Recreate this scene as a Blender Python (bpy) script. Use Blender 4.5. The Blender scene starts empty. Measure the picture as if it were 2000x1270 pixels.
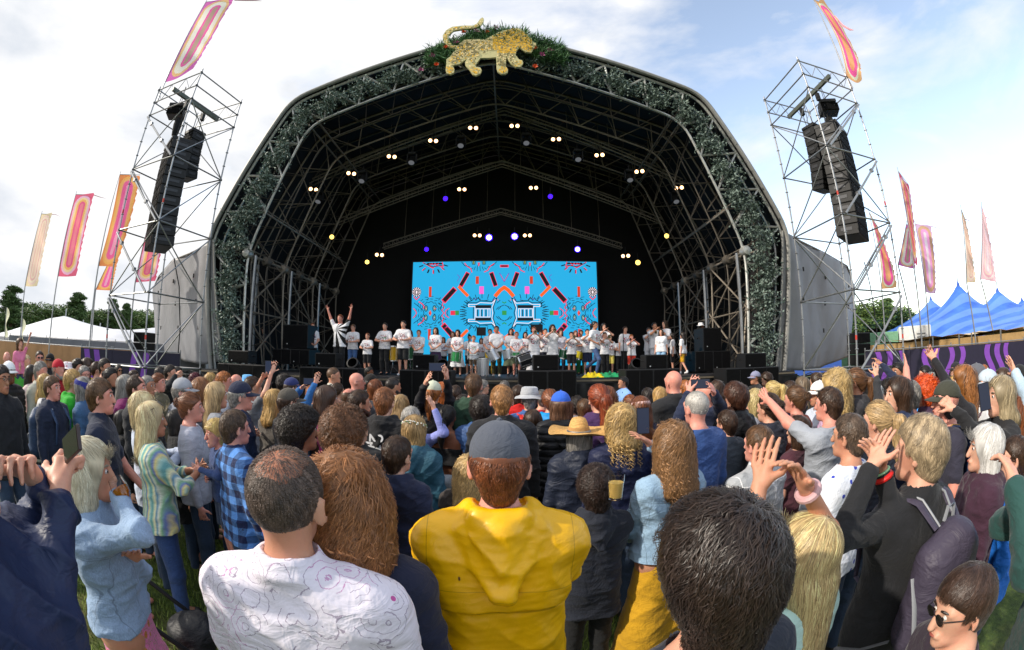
import bpy, bmesh, math, random
import numpy as np
from mathutils import Vector, Matrix, Euler
R = math.radians
random.seed(7)
rng = np.random.default_rng(7)
SC = bpy.context.scene
COL = SC.collection
# ---------------------------------------------------------------- camera, sky, sun, exposure
FPX, PITCH, CAMZ = 820.0, 0.09, 1.95          # focal length in pixels of a 2000 px wide picture
cd = bpy.data.cameras.new('camera')
cam = bpy.data.objects.new('camera', cd); COL.objects.link(cam); SC.camera = cam
cam.location = (0, 0, CAMZ); cam.rotation_euler = (math.pi/2 + PITCH, 0, 0)
SC.render.engine = 'CYCLES'
cd.type = 'PANO'
cd.sensor_fit = 'HORIZONTAL'; cd.sensor_width = 36.0; cd.sensor_height = 36.0*650/1024
cc = getattr(cd, 'cycles', cd)
FMM = FPX*36.0/2000.0
def setcam(k, v):
    for h in (cd, cc):
        try:
            setattr(h, k, v); return
        except Exception: pass
setcam('panorama_type', 'FISHEYE_LENS_POLYNOMIAL')
setcam('fisheye_fov', R(220))
for i, v in enumerate((0.0, -1.0/FMM, 0.0, 0.0, 0.0)): setcam('fisheye_polynomial_k%d' % i, v)
cd.clip_start = 0.02; cd.clip_end = 5000
def ray(px, py):
    x, y = px-1000.0, 635.0-py
    r = math.hypot(x, y); a = r/FPX
    k = math.sin(a)/r if r > 1e-6 else 1/FPX
    vx, vy, vz = x*k, y*k, math.cos(a)
    c, s = math.cos(PITCH), math.sin(PITCH)
    return Vector((vx, c*vz - s*vy, c*vy + s*vz))
def at_d(px, py, d):            # point at horizontal distance d from the camera's foot
    v = ray(px, py); k = d/math.hypot(v.x, v.y)
    return Vector((0, 0, CAMZ)) + v*k
def at_y(px, py, y):            # point on the plane Y = y
    v = ray(px, py); return Vector((0, 0, CAMZ)) + v*(y/v.y)
def at_z(px, py, z):
    v = ray(px, py); return Vector((0, 0, CAMZ)) + v*((z-CAMZ)/v.z)
SUN_EL, SUN_AZ = R(33), R(-108)               # azimuth measured from +Y, negative to the left
w = bpy.data.worlds.new('World'); SC.world = w; w.use_nodes = True
nt = w.node_tree; nt.nodes.clear()
def N(nt, t, **k):
    n = nt.nodes.new(t)
    for a, b in k.items():
        if a.startswith('i_'):
            n.inputs[a[2:].replace('_', ' ')].default_value = b
        else: setattr(n, a, b)
    return n
out = N(nt, 'ShaderNodeOutputWorld'); bg = N(nt, 'ShaderNodeBackground')
sky = N(nt, 'ShaderNodeTexSky', sky_type='NISHITA', sun_disc=False, sun_elevation=SUN_EL, sun_rotation=SUN_AZ)
sky.air_density = 1.0; sky.dust_density = 1.5; sky.ozone_density = 1.5
tc = N(nt, 'ShaderNodeTexCoord')
mp = N(nt, 'ShaderNodeMapping'); mp.inputs['Scale'].default_value = (1.0, 1.0, 2.6); mp.inputs['Location'].default_value = (0.35, 0.1, 0.0)
n1 = N(nt, 'ShaderNodeTexNoise'); n1.inputs['Scale'].default_value = 2.3; n1.inputs['Detail'].default_value = 9; n1.inputs['Roughness'].default_value = 0.56; n1.inputs['Distortion'].default_value = 0.35
nt.links.new(tc.outputs['Generated'], mp.inputs['Vector']); nt.links.new(mp.outputs[0], n1.inputs['Vector'])
# cloud cover is thicker to the left (towards the sun) and near the horizon
sx = N(nt, 'ShaderNodeSeparateXYZ'); nt.links.new(tc.outputs['Generated'], sx.inputs[0])
def M_(op, a, b=None, clamp=False):
    m = N(nt, 'ShaderNodeMath', operation=op, use_clamp=clamp)
    for i, v in enumerate((a, b)):
        if v is None: continue
        if hasattr(v, 'links') or hasattr(v, 'is_output'): nt.links.new(v, m.inputs[i])
        else: m.inputs[i].default_value = v
    return m.outputs[0]
bias = M_('MULTIPLY', sx.outputs['X'], -0.17)
hz = M_('MULTIPLY', M_('SUBTRACT', 0.35, sx.outputs['Z'], True), 0.25)
cov = M_('ADD', M_('ADD', n1.outputs['Fac'], bias), hz)
rp = N(nt, 'ShaderNodeValToRGB'); rp.color_ramp.elements[0].position = 0.34; rp.color_ramp.elements[1].position = 0.58
nt.links.new(cov, rp.inputs[0])
# cloud colour: bright tops, faint grey bellies
n2 = N(nt, 'ShaderNodeTexNoise'); n2.inputs['Scale'].default_value = 3.1; n2.inputs['Detail'].default_value = 6
nt.links.new(mp.outputs[0], n2.inputs['Vector'])
gb = N(nt, 'ShaderNodeValToRGB')
gb.color_ramp.elements[0].position = 0.34; gb.color_ramp.elements[0].color = (5.1, 5.5, 6.1, 1)
gb.color_ramp.elements[1].position = 0.56; gb.color_ramp.elements[1].color = (7.6, 7.6, 7.7, 1)
gl = M_('MULTIPLY', sx.outputs['X'], -0.05)
gz = M_('MULTIPLY', sx.outputs['Z'], 0.16)
nt.links.new(M_('ADD', M_('ADD', n2.outputs['Fac'], gl), gz), gb.inputs[0])
mx = N(nt, 'ShaderNodeMix', data_type='RGBA')
nt.links.new(rp.outputs['Color'], mx.inputs[0]); nt.links.new(sky.outputs[0], mx.inputs[6]); nt.links.new(gb.outputs[0], mx.inputs[7])
skg = N(nt, 'ShaderNodeMix', data_type='RGBA', blend_type='MULTIPLY'); skg.inputs[0].default_value = 1
skg.inputs[7].default_value = (4.0, 3.3, 2.7, 1)
nt.links.new(sky.outputs[0], skg.inputs[6]); nt.links.new(skg.outputs[2], mx.inputs[6])
nt.links.new(mx.outputs[2], bg.inputs[0]); bg.inputs[1].default_value = 0.115
nt.links.new(bg.outputs[0], out.inputs[0])
sl = bpy.data.lights.new('sun', 'SUN'); sl.energy = 3.4; sl.angle = R(1.5); sl.color = (1.0, 0.91, 0.78)
sun = bpy.data.objects.new('sun', sl); COL.objects.link(sun)
sd = Vector((math.sin(SUN_AZ)*math.cos(SUN_EL), math.cos(SUN_AZ)*math.cos(SUN_EL), math.sin(SUN_EL)))
sun.rotation_euler = sd.to_track_quat('Z', 'Y').to_euler()
SC.view_settings.view_transform = 'Standard'; SC.view_settings.look = 'None'
SC.view_settings.exposure = 0.28; SC.view_settings.gamma = 1.0
try: SC.cycles.max_bounces = 6; SC.cycles.transparent_max_bounces = 8
except Exception: pass
# ---------------------------------------------------------------- helpers
MATS = {}
def lin(c):
    if isinstance(c, str):
        c = c.lstrip('#'); c = tuple(int(c[i:i+2], 16)/255 for i in (0, 2, 4))
        return tuple(((x/12.92) if x <= .04045 else ((x+.055)/1.055)**2.4) for x in c)
    return tuple(c[:3])
class NT:
    """Small node helper bound to one material."""
    def __init__(s, name):
        s.m = bpy.data.materials.new(name); s.m.use_nodes = True; s.t = s.m.node_tree
        s.b = s.t.nodes['Principled BSDF']; s.L = s.t.links.new
    def n(s, t, **k):
        nn = s.t.nodes.new(t)
        for a, b in k.items(): setattr(nn, a, b)
        return nn
    def co(s, scale=(1, 1, 1), rot=(0, 0, 0), kind='Object'):
        t = s.n('ShaderNodeTexCoord'); m = s.n('ShaderNodeMapping')
        m.inputs['Scale'].default_value = scale; m.inputs['Rotation'].default_value = rot
        s.L(t.outputs[kind], m.inputs[0]); return m.outputs[0]
    def noise(s, vec, sc, det=4, rough=.55, dist=0):
        n = s.n('ShaderNodeTexNoise'); n.inputs['Scale'].default_value = sc; n.inputs['Detail'].default_value = det
        n.inputs['Roughness'].default_value = rough; n.inputs['Distortion'].default_value = dist
        s.L(vec, n.inputs['Vector']); return n.outputs['Fac']
    def ramp(s, fac, stops, interp='LINEAR'):
        r = s.n('ShaderNodeValToRGB'); cr = r.color_ramp; cr.interpolation = interp
        while len(cr.elements) < len(stops): cr.elements.new(.5)
        for e, (p, c) in zip(cr.elements, stops):
            e.position = p; e.color = tuple(c[:3])+(1,)
        s.L(fac, r.inputs[0]); return r.outputs[0]
    def mix(s, f, a, b, mode='MIX'):
        m = s.n('ShaderNodeMix', data_type='RGBA', blend_type=mode)
        for i, v in ((0, f), (6, a), (7, b)):
            if isinstance(v, (int, float)): m.inputs[i].default_value = v
            elif isinstance(v, tuple): m.inputs[i].default_value = v[:3]+(1,)
            else: s.L(v, m.inputs[i])
        return m.outputs[2]
    def math(s, op, a, b=0.0, clamp=False):
        m = s.n('ShaderNodeMath', operation=op, use_clamp=clamp)
        for i, v in enumerate((a, b)):
            if isinstance(v, (int, float)): m.inputs[i].default_value = v
            else: s.L(v, m.inputs[i])
        return m.outputs[0]
    def sep(s, vec):
        x = s.n('ShaderNodeSeparateXYZ'); s.L(vec, x.inputs[0]); return x.outputs
    def bump(s, h, strength=.3, dist=.01):
        b = s.n('ShaderNodeBump'); b.inputs['Strength'].default_value = strength; b.inputs['Distance'].default_value = dist
        s.L(h, b.inputs['Height']); s.L(b.outputs[0], s.b.inputs['Normal'])
    def set(s, **k):
        for a, v in k.items():
            a = a.replace('_', ' ')
            if isinstance(v, (int, float)): s.b.inputs[a].default_value = v
            elif isinstance(v, tuple): s.b.inputs[a].default_value = v[:3]+(1,)
            else: s.L(v, s.b.inputs[a])
        return s
def mat(name, col, rough=.6, metal=0, var=.12, vs=8, bump=0, bs=60, emit=None, spec=None, coat=0):
    key = (name, str(col), rough, metal, var, vs, bump, emit)
    if key in MATS: return MATS[key]
    s = NT(name); c = lin(col)
    if var:
        v = s.noise(s.co(), vs, 5)
        lo = tuple(x*(1-var) for x in c); hi = tuple(min(1, x*(1+var)) for x in c)
        s.set(Base_Color=s.ramp(v, [(.3, lo), (.7, hi)]))
    else: s.set(Base_Color=c)
    s.set(Roughness=rough, Metallic=metal)
    if spec is not None: s.set(Specular_IOR_Level=spec)
    if coat: s.set(Coat_Weight=coat, Coat_Roughness=.15)
    if bump: s.bump(s.noise(s.co(), bs, 5), bump, .01)
    if emit: s.set(Emission_Color=c, Emission_Strength=emit)
    MATS[key] = s.m; return s.m
def link(o, parent=None, label=None, cat=None, group=None, kind=None):
    COL.objects.link(o)
    if parent is not None: o.parent = parent
    if label: o['label'] = label
    if cat: o['category'] = cat
    if group: o['group'] = group
    if kind: o['kind'] = kind
    return o
def empty(name, loc, label, cat, group=None, rz=0):
    o = bpy.data.objects.new(name, None); o.location = loc; o.rotation_euler = (0, 0, rz); o.empty_display_size = .2
    return link(o, None, label, cat, group)
def npmesh(name, V, F, smooth=True, mats=(), mi=None):
    """V (n,3), F (m,k) of one k or a list of arrays of different k."""
    me = bpy.data.meshes.new(name)
    Fs = F if isinstance(F, list) else [F]
    Fs = [np.asarray(f, dtype=np.int32) for f in Fs if len(f)]
    nl = sum(f.size for f in Fs); nf = sum(len(f) for f in Fs)
    me.vertices.add(len(V)); me.vertices.foreach_set('co', np.ascontiguousarray(V, dtype=np.float32).ravel())
    me.loops.add(nl); me.loops.foreach_set('vertex_index', np.concatenate([f.ravel() for f in Fs]))
    me.polygons.add(nf)
    tot = np.concatenate([np.full(len(f), f.shape[1], dtype=np.int32) for f in Fs])
    st = np.concatenate([[0], np.cumsum(tot)[:-1]]).astype(np.int32)
    me.polygons.foreach_set('loop_start', st)
    try: me.polygons.foreach_set('loop_total', tot)
    except Exception: pass
    me.polygons.foreach_set('use_smooth', np.full(nf, smooth))
    for m in mats: me.materials.append(m)
    if mi is not None: me.polygons.foreach_set('material_index', np.asarray(mi, dtype=np.int32))
    me.update(calc_edges=True); return me
class MB:
    """Collects simple solids and builds them as one mesh object."""
    def __init__(s): s.V = []; s.F = []; s.M = []; s.n = 0; s.cur = 0
    def add(s, V, F):
        for f in F: s.F.append(tuple(i+s.n for i in f)); s.M.append(s.cur)
        s.V.extend(tuple(v) for v in V); s.n += len(V)
    def box(s, c, size, rot=None, bev=0):
        x, y, z = (d/2 for d in size); c = Vector(c)
        if bev:
            b = min(bev, x*.9, y*.9, z*.9)
            V = []
            for sz in (-1, 1):
                for ins in ((b, 0), (0, b)) if sz < 0 else ((0, b), (b, 0)):
                    i, h = ins
                    V += [(-x+i, -y+i, sz*(z-h)), (x-i, -y+i, sz*(z-h)), (x-i, y-i, sz*(z-h)), (-x+i, y-i, sz*(z-h))]
            F = [(3, 2, 1, 0), (12, 13, 14, 15)]
            for l in range(3):
                for k in range(4):
                    a, b2 = l*4+k, l*4+(k+1) % 4; F.append((a, b2, b2+4, a+4))
        else:
            V = [(a*x, b_*y, d*z) for d in (-1, 1) for a, b_ in ((-1, -1), (1, -1), (1, 1), (-1, 1))]
            F = [(3, 2, 1, 0), (4, 5, 6, 7)]+[(k, (k+1) % 4, (k+1) % 4+4, k+4) for k in range(4)]
        m = rot if rot is not None else Matrix.Identity(3)
        s.add([m @ Vector(v)+c for v in V], F); return s
    def tube(s, pts, r, n=8, cap=True, flat=None):
        pts = [Vector(p) for p in pts]; rr = r if isinstance(r, (list, tuple)) else [r]*len(pts)
        V = []; F = []; up = None
        for i, p in enumerate(pts):
            t = (pts[min(i+1, len(pts)-1)]-pts[max(i-1, 0)]).normalized()
            if up is None: up = Vector((0, 0, 1)) if abs(t.z) < .9 else Vector((1, 0, 0))
            a = t.cross(up).normalized(); b = a.cross(t).normalized(); up = b
            for k in range(n):
                q = 2*math.pi*k/n
                V.append(p+(a*math.cos(q)+b*math.sin(q)*(flat or 1))*rr[i])
        for i in range(len(pts)-1):
            for k in range(n):
                F.append((i*n+k, i*n+(k+1) % n, (i+1)*n+(k+1) % n, (i+1)*n+k))
        if cap: F.append(tuple(range(n-1, -1, -1))); F.append(tuple(range((len(pts)-1)*n, len(pts)*n)))
        s.add(V, F); return s
    def lathe(s, prof, c=(0, 0, 0), n=24, rot=None):
        V = []; F = []; c = Vector(c)
        for r_, z in prof:
            for k in range(n):
                q = 2*math.pi*k/n; v = Vector((r_*math.cos(q), r_*math.sin(q), z))
                V.append((rot @ v if rot is not None else v)+c)
        for i in range(len(prof)-1):
            for k in range(n): F.append((i*n+k, i*n+(k+1) % n, (i+1)*n+(k+1) % n, (i+1)*n+k))
        s.add(V, F); return s
    def poly(s, pts, nrm, th):
        """Flat outline (list of 3-D points) with thickness th against nrm."""
        nrm = Vector(nrm)*th; pts = [Vector(p) for p in pts]; n = len(pts)
        s.add(pts+[p-nrm for p in pts], [tuple(range(n)), tuple(range(2*n-1, n-1, -1))]+[(k, k+n, (k+1) % n+n, (k+1) % n) for k in range(n)])
        return s
    def build(s, name, mats, parent=None, smooth=False, **kw):
        me = bpy.data.meshes.new(name); me.from_pydata(s.V, [], s.F)
        for m in (mats if isinstance(mats, (list, tuple)) else [mats]): me.materials.append(m)
        if len(me.materials) > 1: me.polygons.foreach_set('material_index', s.M[:len(me.polygons)])
        if smooth:
            me.polygons.foreach_set('use_smooth', [True]*len(me.polygons))
            try: me.set_sharp_from_angle(angle=R(40))
            except Exception: pass
        me.update()
        return link(bpy.data.objects.new(name, me), parent, **kw)
def copy_tree(o, parent=None):
    c = o.copy(); COL.objects.link(c)
    if parent is not None: c.parent = parent
    for ch in [x for x in o.children]: copy_tree(ch, c)
    return c
def relabel(o, label):
    o['label'] = label; return o
# ---------------------------------------------------------------- implicit-surface mesher (smooth unions of tapered limbs)
def smin(a, b, k):
    h = np.maximum(k-np.abs(a-b), 0)/k
    return np.minimum(a, b)-h*h*k*.25
class Field:
    def __init__(s): s.p = []; s.cuts = []; s.late = []      # late: joined after the cuts (sleeves)
    def seg(s, a, b, ra, rb=None, k=.03, sc=None, rot=None, op=1):
        a = np.array(a, float); b = np.array(b, float); rb = ra if rb is None else rb
        M = None; q = 1.0
        if sc is not None or rot is not None:
            M = np.diag(sc if sc is not None else (1, 1, 1)).astype(float)
            if rot is not None: M = M @ np.array(rot).T
            q = 1.0/max(1.0, float(np.max(sc)) if sc is not None else 1.0)
            q = q**.6
        s.p.append((a, b, ra, rb, k, M, q, op)); return s
    def ell(s, c, r, k=.03, rot=None, op=1):
        r = np.array(r, float); m = r.max()
        return s.seg(c, c, m, m, k, tuple(m/r), rot, op)
    def cut(s, fn): s.cuts.append(fn); return s      # keep fn(P) < 0
    def grow(s, t, kk=None):
        f = Field(); f.p = [(a, b, ra+t, rb+t, k, M, q, op) for a, b, ra, rb, k, M, q, op in s.p]; f.cuts = list(s.cuts); return f
    @staticmethod
    def ev1(P, pr):
        a, b, ra, rb, k, M, q, op = pr
        if M is not None:
            P = P @ M.T; a = M @ a; b = M @ b
        pa = P-a; ba = b-a; bb = ba @ ba
        if bb < 1e-12: return (np.sqrt((pa*pa).sum(-1))-ra)*q
        h = np.clip((pa @ ba)/bb, 0, 1)
        d = pa-h[..., None]*ba
        return (np.sqrt((d*d).sum(-1))-(ra+(rb-ra)*h))*q
    def ev(s, P):
        d = np.full(P.shape[:-1], 9.0)
        for pr in s.p:
            e = s.ev1(P, pr)
            d = smin(d, e, pr[4]) if pr[7] > 0 else -smin(-d, e, pr[4])
        for c in s.cuts: d = np.maximum(d, c(P))
        for pr in s.late: d = smin(d, s.ev1(P, pr), pr[4])
        return d
    def mesh(s, v):
        los = []; his = []
        for a, b, ra, rb, k, M, q, op in s.p+s.late:
            if op < 0: continue
            e = max(ra, rb)+.01
            if M is not None:
                e = e/max(1e-3, np.linalg.svd(M, compute_uv=False).min())
            los.append(np.minimum(a, b)-e); his.append(np.maximum(a, b)+e)
        lo = np.min(los, 0)-3*v; hi = np.max(his, 0)+3*v
        B = 6; bs = B*v
        nb = np.ceil((hi-lo)/bs).astype(int)+1
        g = np.stack(np.meshgrid(*[np.arange(n) for n in nb], indexing='ij'), -1).reshape(-1, 3)
        C = lo+(g+.5)*bs
        half = bs*.87
        ds = [s.ev1(C, pr) for pr in s.p]
        d = np.full(len(C), 9.0)
        for pr, e in zip(s.p, ds):
            if pr[7] > 0: d = np.minimum(d, e)
        keep = (d < half*1.25+.02)
        deep = np.zeros(len(C), bool)
        # fully inside blocks are dropped when nothing cuts there
        if not s.cuts: keep &= (d > -half*1.6-.03) | (np.min([e for pr, e in zip(s.p, ds) if pr[7] < 0] or [np.full(len(C), 9.)], 0) < half*1.3)
        for c in s.cuts: keep &= c(C) < half*1.3+.01
        dl = [s.ev1(C, pr) for pr in s.late]
        for e in dl: keep |= (e < half*1.25+.02)
        idx = np.nonzero(keep)[0]; g = g[idx]; nk = len(idx)
        if nk == 0: return np.zeros((0, 3)), np.zeros((0, 4), int)
        o = np.stack(np.meshgrid(*[np.arange(B+1)]*3, indexing='ij'), -1)          # (B+1)^3,3
        P = lo+(g[:, None, None, None, :]*B+o[None])*v
        D = np.full(P.shape[:-1], 9.0)
        for pr, e in zip(s.p, ds):
            ee = e[idx]
            if pr[7] > 0: m = np.nonzero(ee < d[idx]+half*2.2+pr[4])[0]
            else: m = np.nonzero(ee < half*1.6+pr[4])[0]
            if not len(m): continue
            x = s.ev1(P[m], pr)
            D[m] = smin(D[m], x, pr[4]) if pr[7] > 0 else -smin(-D[m], x, pr[4])
        for c in s.cuts: D = np.maximum(D, c(P))
        for pr, e in zip(s.late, dl):
            m = np.nonzero(e[idx] < half*2.6+pr[4])[0]
            if len(m): D[m] = smin(D[m], s.ev1(P[m], pr), pr[4])
        ins = D < 0
        NX, NY, NZ = (nb*B+2)
        cs = ins[:, :-1, :-1, :-1].astype(np.int8)
        tot = np.zeros_like(cs)
        for i in (0, 1):
            for j in (0, 1):
                for k in (0, 1): tot += ins[:, i:B+i, j:B+j, k:B+k]
        act = (tot > 0) & (tot < 8)
        bi, ci, cj, ck = np.nonzero(act)
        G = g[bi]*B+np.stack([ci, cj, ck], 1)
        key = (G[:, 0]*NY+G[:, 1])*NZ+G[:, 2]
        acc = np.zeros((len(bi), 3)); cnt = np.zeros(len(bi))
        cor = {}
        for i in (0, 1):
            for j in (0, 1):
                for k in (0, 1): cor[(i, j, k)] = D[bi, ci+i, cj+j, ck+k]
        for ax in range(3):
            for u in (0, 1):
                for w_ in (0, 1):
                    a = [0, 0, 0]; oth = [x for x in range(3) if x != ax]
                    a[oth[0]] = u; a[oth[1]] = w_; b = list(a); b[ax] = 1
                    da = cor[tuple(a)]; db = cor[tuple(b)]; m = (da < 0) != (db < 0)
                    t = np.where(m, da/np.where(m, da-db, 1), 0)
                    p = np.zeros((len(bi), 3)); p[:, oth[0]] = u; p[:, oth[1]] = w_; p[:, ax] = t
                    acc += p*m[:, None]; cnt += m
        V = lo+(G+acc/cnt[:, None])*v
        order = np.argsort(key); key = key[order]; V = V[order]
        faces = []
        stride = (NY*NZ, NZ, 1)
        for ax in range(3):
            sl0 = [slice(None), slice(0, B), slice(0, B), slice(0, B)]; sl1 = list(sl0); sl1[ax+1] = slice(1, B+1)
            a = ins[tuple(sl0)]; b = ins[tuple(sl1)]
            e, x, y, z = np.nonzero(a != b)
            if not len(e): continue
            Gp = g[e]*B+np.stack([x, y, z], 1)
            kk = (Gp[:, 0]*NY+Gp[:, 1])*NZ+Gp[:, 2]
            o1, o2 = [stride[i] for i in range(3) if i != ax]
            if ax == 1: o1, o2 = o2, o1
            q = np.stack([kk-o1-o2, kk-o2, kk, kk-o1], 1)
            w0 = np.searchsorted(key, q.ravel()).clip(0, len(key)-1)
            ok = (key[w0] == q.ravel()).reshape(-1, 4).all(1); w0 = w0.reshape(-1, 4)
            fl = a[e, x, y, z]
            w0[~fl] = w0[~fl][:, ::-1]
            faces.append(w0[ok])
        return V, np.concatenate(faces) if faces else np.zeros((0, 4), int)
def vnormals(V, F):
    n = np.cross(V[F[:, 2]]-V[F[:, 0]], V[F[:, 3]]-V[F[:, 1]])
    N_ = np.zeros_like(V)
    for i in range(4): np.add.at(N_, F[:, i], n)
    return N_/np.maximum(np.linalg.norm(N_, axis=1, keepdims=True), 1e-9)
def wob(P, seed, f, n=4):
    """Cheap smooth noise in -1..1: warped sines."""
    r = np.random.default_rng(seed); s = 0; Q = P+.35/f*np.sin(P[:, [1, 2, 0]]*f*.8+r.random(3)*6)
    for i in range(n):
        d = r.normal(size=3); d /= np.linalg.norm(d)
        s = s+np.sin(Q @ d*f*(.7+.9*r.random())+r.random()*6.28)
    return s/n
def rotm(e): return np.array(Euler(e, 'XYZ').to_matrix())
# ---------------------------------------------------------------- skeleton
NECK = np.array((0, -.015, 1.50))
class Pose: pass
def ik(a, t, l1, l2, pole):
    a = np.array(a, float); t = np.array(t, float); d = t-a; L = np.linalg.norm(d); L2 = min(L, (l1+l2)*.995)
    d = d/L; t = a+d*L2
    x = (l1*l1-l2*l2+L2*L2)/(2*L2); h = math.sqrt(max(l1*l1-x*x, 1e-6))
    p = np.array(pole, float); p = p-d*(p @ d); p /= np.linalg.norm(p)+1e-9
    return a+d*x+p*h, t
ARMS = {   # right-hand target (mirrored for the left), elbow pole, fingers direction
    'down': ((.27, .04, .82), (.3, -1, 0)), 'hang': ((.25, -.02, .80), (.3, -1, 0)),
    'clap': ((.035, .33, 1.26), (1, -.3, -.8)), 'claphigh': ((.04, .28, 1.82), (1, 0, -.4)),
    'phone': ((.07, .42, 1.60), (1, 0, -.9)), 'phonehigh': ((.085, .26, 1.93), (1, -.1, .0)),
    'up': ((.42, .08, 1.93), (.6, -.4, -.3)), 'wave': ((.33, .12, 1.95), (.8, -.4, 0)), 'fold': ((-.06, .2, 1.16), (1, -.4, -.6)),
    'waist': ((.08, .26, 1.0), (1, -.6, -.3)), 'point': ((.12, .5, 1.68), (.5, 0, -1)), 'drink': ((.05, .22, 1.50), (1, .1, -1)),
    'play': ((.12, .3, 1.12), (1, -.5, -.5)), 'mouth': ((.05, .27, 1.50), (1, .2, -.8)), 'hip': ((.19, .05, 1.0), (1, -.8, .2)),
    'shade': ((.1, .16, 1.72), (1, .1, .2)),
}
def make_pose(kw):
    p = Pose(); g = kw.get('fem', 0); w_ = kw.get('wide', 1.0)
    sw = (.165 if g else .185)*w_
    p.g = g; p.w = w_; p.sw = sw
    arms = kw.get('arms', 'down')
    if isinstance(arms, str): arms = (arms, arms)
    p.el = []; p.wr = []; p.fd = []
    for i, sx in ((0, -1), (1, 1)):
        A = arms[i]; tgt, pole = ARMS[A] if isinstance(A, str) else A
        sh = np.array((sx*sw, -.01, 1.40))
        if isinstance(A, str): t = (sx*tgt[0], tgt[1], tgt[2]); po = (sx*pole[0], pole[1], pole[2])
        else: t, po = tgt, pole
        e, wv = ik(sh, t, .285, .255, po)
        p.el.append(e); p.wr.append(wv)
    p.arms = arms
    hr = kw.get('head', (0, 0, 0))      # pitch(down+), roll, yaw degrees
    p.HR = rotm((R(-hr[0]), R(hr[1]), R(hr[2]))); p.hs = kw.get('hs', 1.0)
    p.legs = kw.get('legs', 'stand')
    return p
def H(p, x):     # a head point, posed
    x = np.array(x, float); piv = np.array((0, -.01, 1.535))
    return piv+p.HR @ ((x-piv)*p.hs)
def head_field(f, p, v):
    h = p.hs; r = p.HR
    f.ell(H(p, (0, -.005, 1.658)), (.076*h, .096*h, .092*h), .03, r)
    f.seg(H(p, (0, .025, 1.625)), H(p, (0, .045, 1.565)), .062*h, .045*h, .03)
    f.seg(H(p, (0, .07, 1.545)), H(p, (0, .075, 1.54)), .024*h, .022*h, .025)
    if v < .02:
        f.seg(H(p, (0, .096, 1.645)), H(p, (0, .109, 1.606)), .009*h, .014*h, .012)
        f.seg(H(p, (-.045, .068, 1.665)), H(p, (.045, .068, 1.665)), .016*h, .016*h, .012)
        f.seg(H(p, (-.016, .092, 1.575)), H(p, (.016, .092, 1.575)), .011*h, .011*h, .01)
        for sx in (-1, 1):
            f.seg(H(p, (sx*.031, .098, 1.648)), H(p, (sx*.033, .098, 1.648)), .014*h, .014*h, .012, op=-1)
            f.ell(H(p, (sx*.083, -.006, 1.622)), (.009*h, .021*h, .034*h), .008, r @ rotm((R(-8), 0, R(sx*-28))))
            f.ell(H(p, (sx*.088, .004, 1.626)), (.006*h, .011*h, .018*h), .006, r @ rotm((R(-8), 0, R(sx*-28))), op=-1)
def hand_field(f, e, wv, v, curl=.3, spread=.25, sx=1, palm=None, grip=False):
    d = wv-e; d /= np.linalg.norm(d)
    up = np.array(palm if palm is not None else (-sx, .2, .1), float); up -= d*(up @ d); up /= np.linalg.norm(up)   # palm normal
    s = np.cross(d, up)*sx            # towards the thumb
    s = -s if palm is None and s[1] < 0 and abs(d[2]) > .5 else s
    mr = max(.0, .55*v)
    c = wv+d*.055
    f.seg(wv+d*.01-s*.0, c+s*.018+d*.01, max(.018, mr), max(.0135, mr), .012)
    f.seg(wv+d*.01, c-s*.02+d*.01, max(.018, mr), max(.0125, mr), .012)
    f.seg(wv+d*.02+s*.02, c+s*.012, max(.0145, mr), max(.013, mr), .012)
    L = (.073, .082, .077, .06)
    for i in range(4):
        o = (1.5-i)*.0195
        b = c+s*o*1.05+d*.028
        fd = d+s*(1.5-i)*.12*spread; fd /= np.linalg.norm(fd)
        ang = curl*(1+.12*i)
        d1 = fd*math.cos(ang)+up*math.sin(ang); d2 = fd*math.cos(ang*2.3)+up*math.sin(ang*2.3); d3 = fd*math.cos(ang*3.2)+up*math.sin(ang*3.2)
        m1 = b+d1*L[i]*.45; m2 = m1+d2*L[i]*.32; m3 = m2+d3*L[i]*.25
        f.seg(b-fd*.015, m1, max(.0088, mr), max(.0080, mr), .004); f.ell(m1, (max(.0086, mr),)*3, .004); f.seg(m1, m2, max(.0078, mr), max(.0072, mr), .003); f.seg(m2, m3, max(.0072, mr), max(.0058, mr), .003)
    t0 = wv+d*.025+s*.028; td = d*.62+s*.72+up*.25; td /= np.linalg.norm(td)
    t1 = t0+td*.042; td2 = td+d*.5+up*curl*.8; td2 /= np.linalg.norm(td2); t2 = t1+td2*.034
    f.seg(t0-s*.01, t1, max(.0135, mr), max(.011, mr), .014); f.seg(t1, t2, max(.0105, mr), max(.0085, mr), .006)
def legpts(p):
    g = .088 if p.g else .092
    if p.legs == 'run': return [(-g, 0, .93), (-.08, -.08, .52), (-.07, -.42, .28), (-.07, -.42, .22)], [(g, 0, .93), (.1, .22, .55), (.1, .1, .09), (.1, .22, .04)]
    if p.legs == 'walk': return [(-g, 0, .93), (-.09, -.02, .5), (-.09, -.25, .12), (-.09, -.14, .04)], [(g, 0, .93), (.1, .16, .52), (.1, .2, .08), (.11, .34, .035)]
    return [(-g, 0, .93), (-.1, .015, .5), (-.105, -.02, .085), (-.12, .12, .035)], [(g, 0, .93), (.1, .015, .5), (.105, -.02, .085), (.12, .12, .035)]
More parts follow.
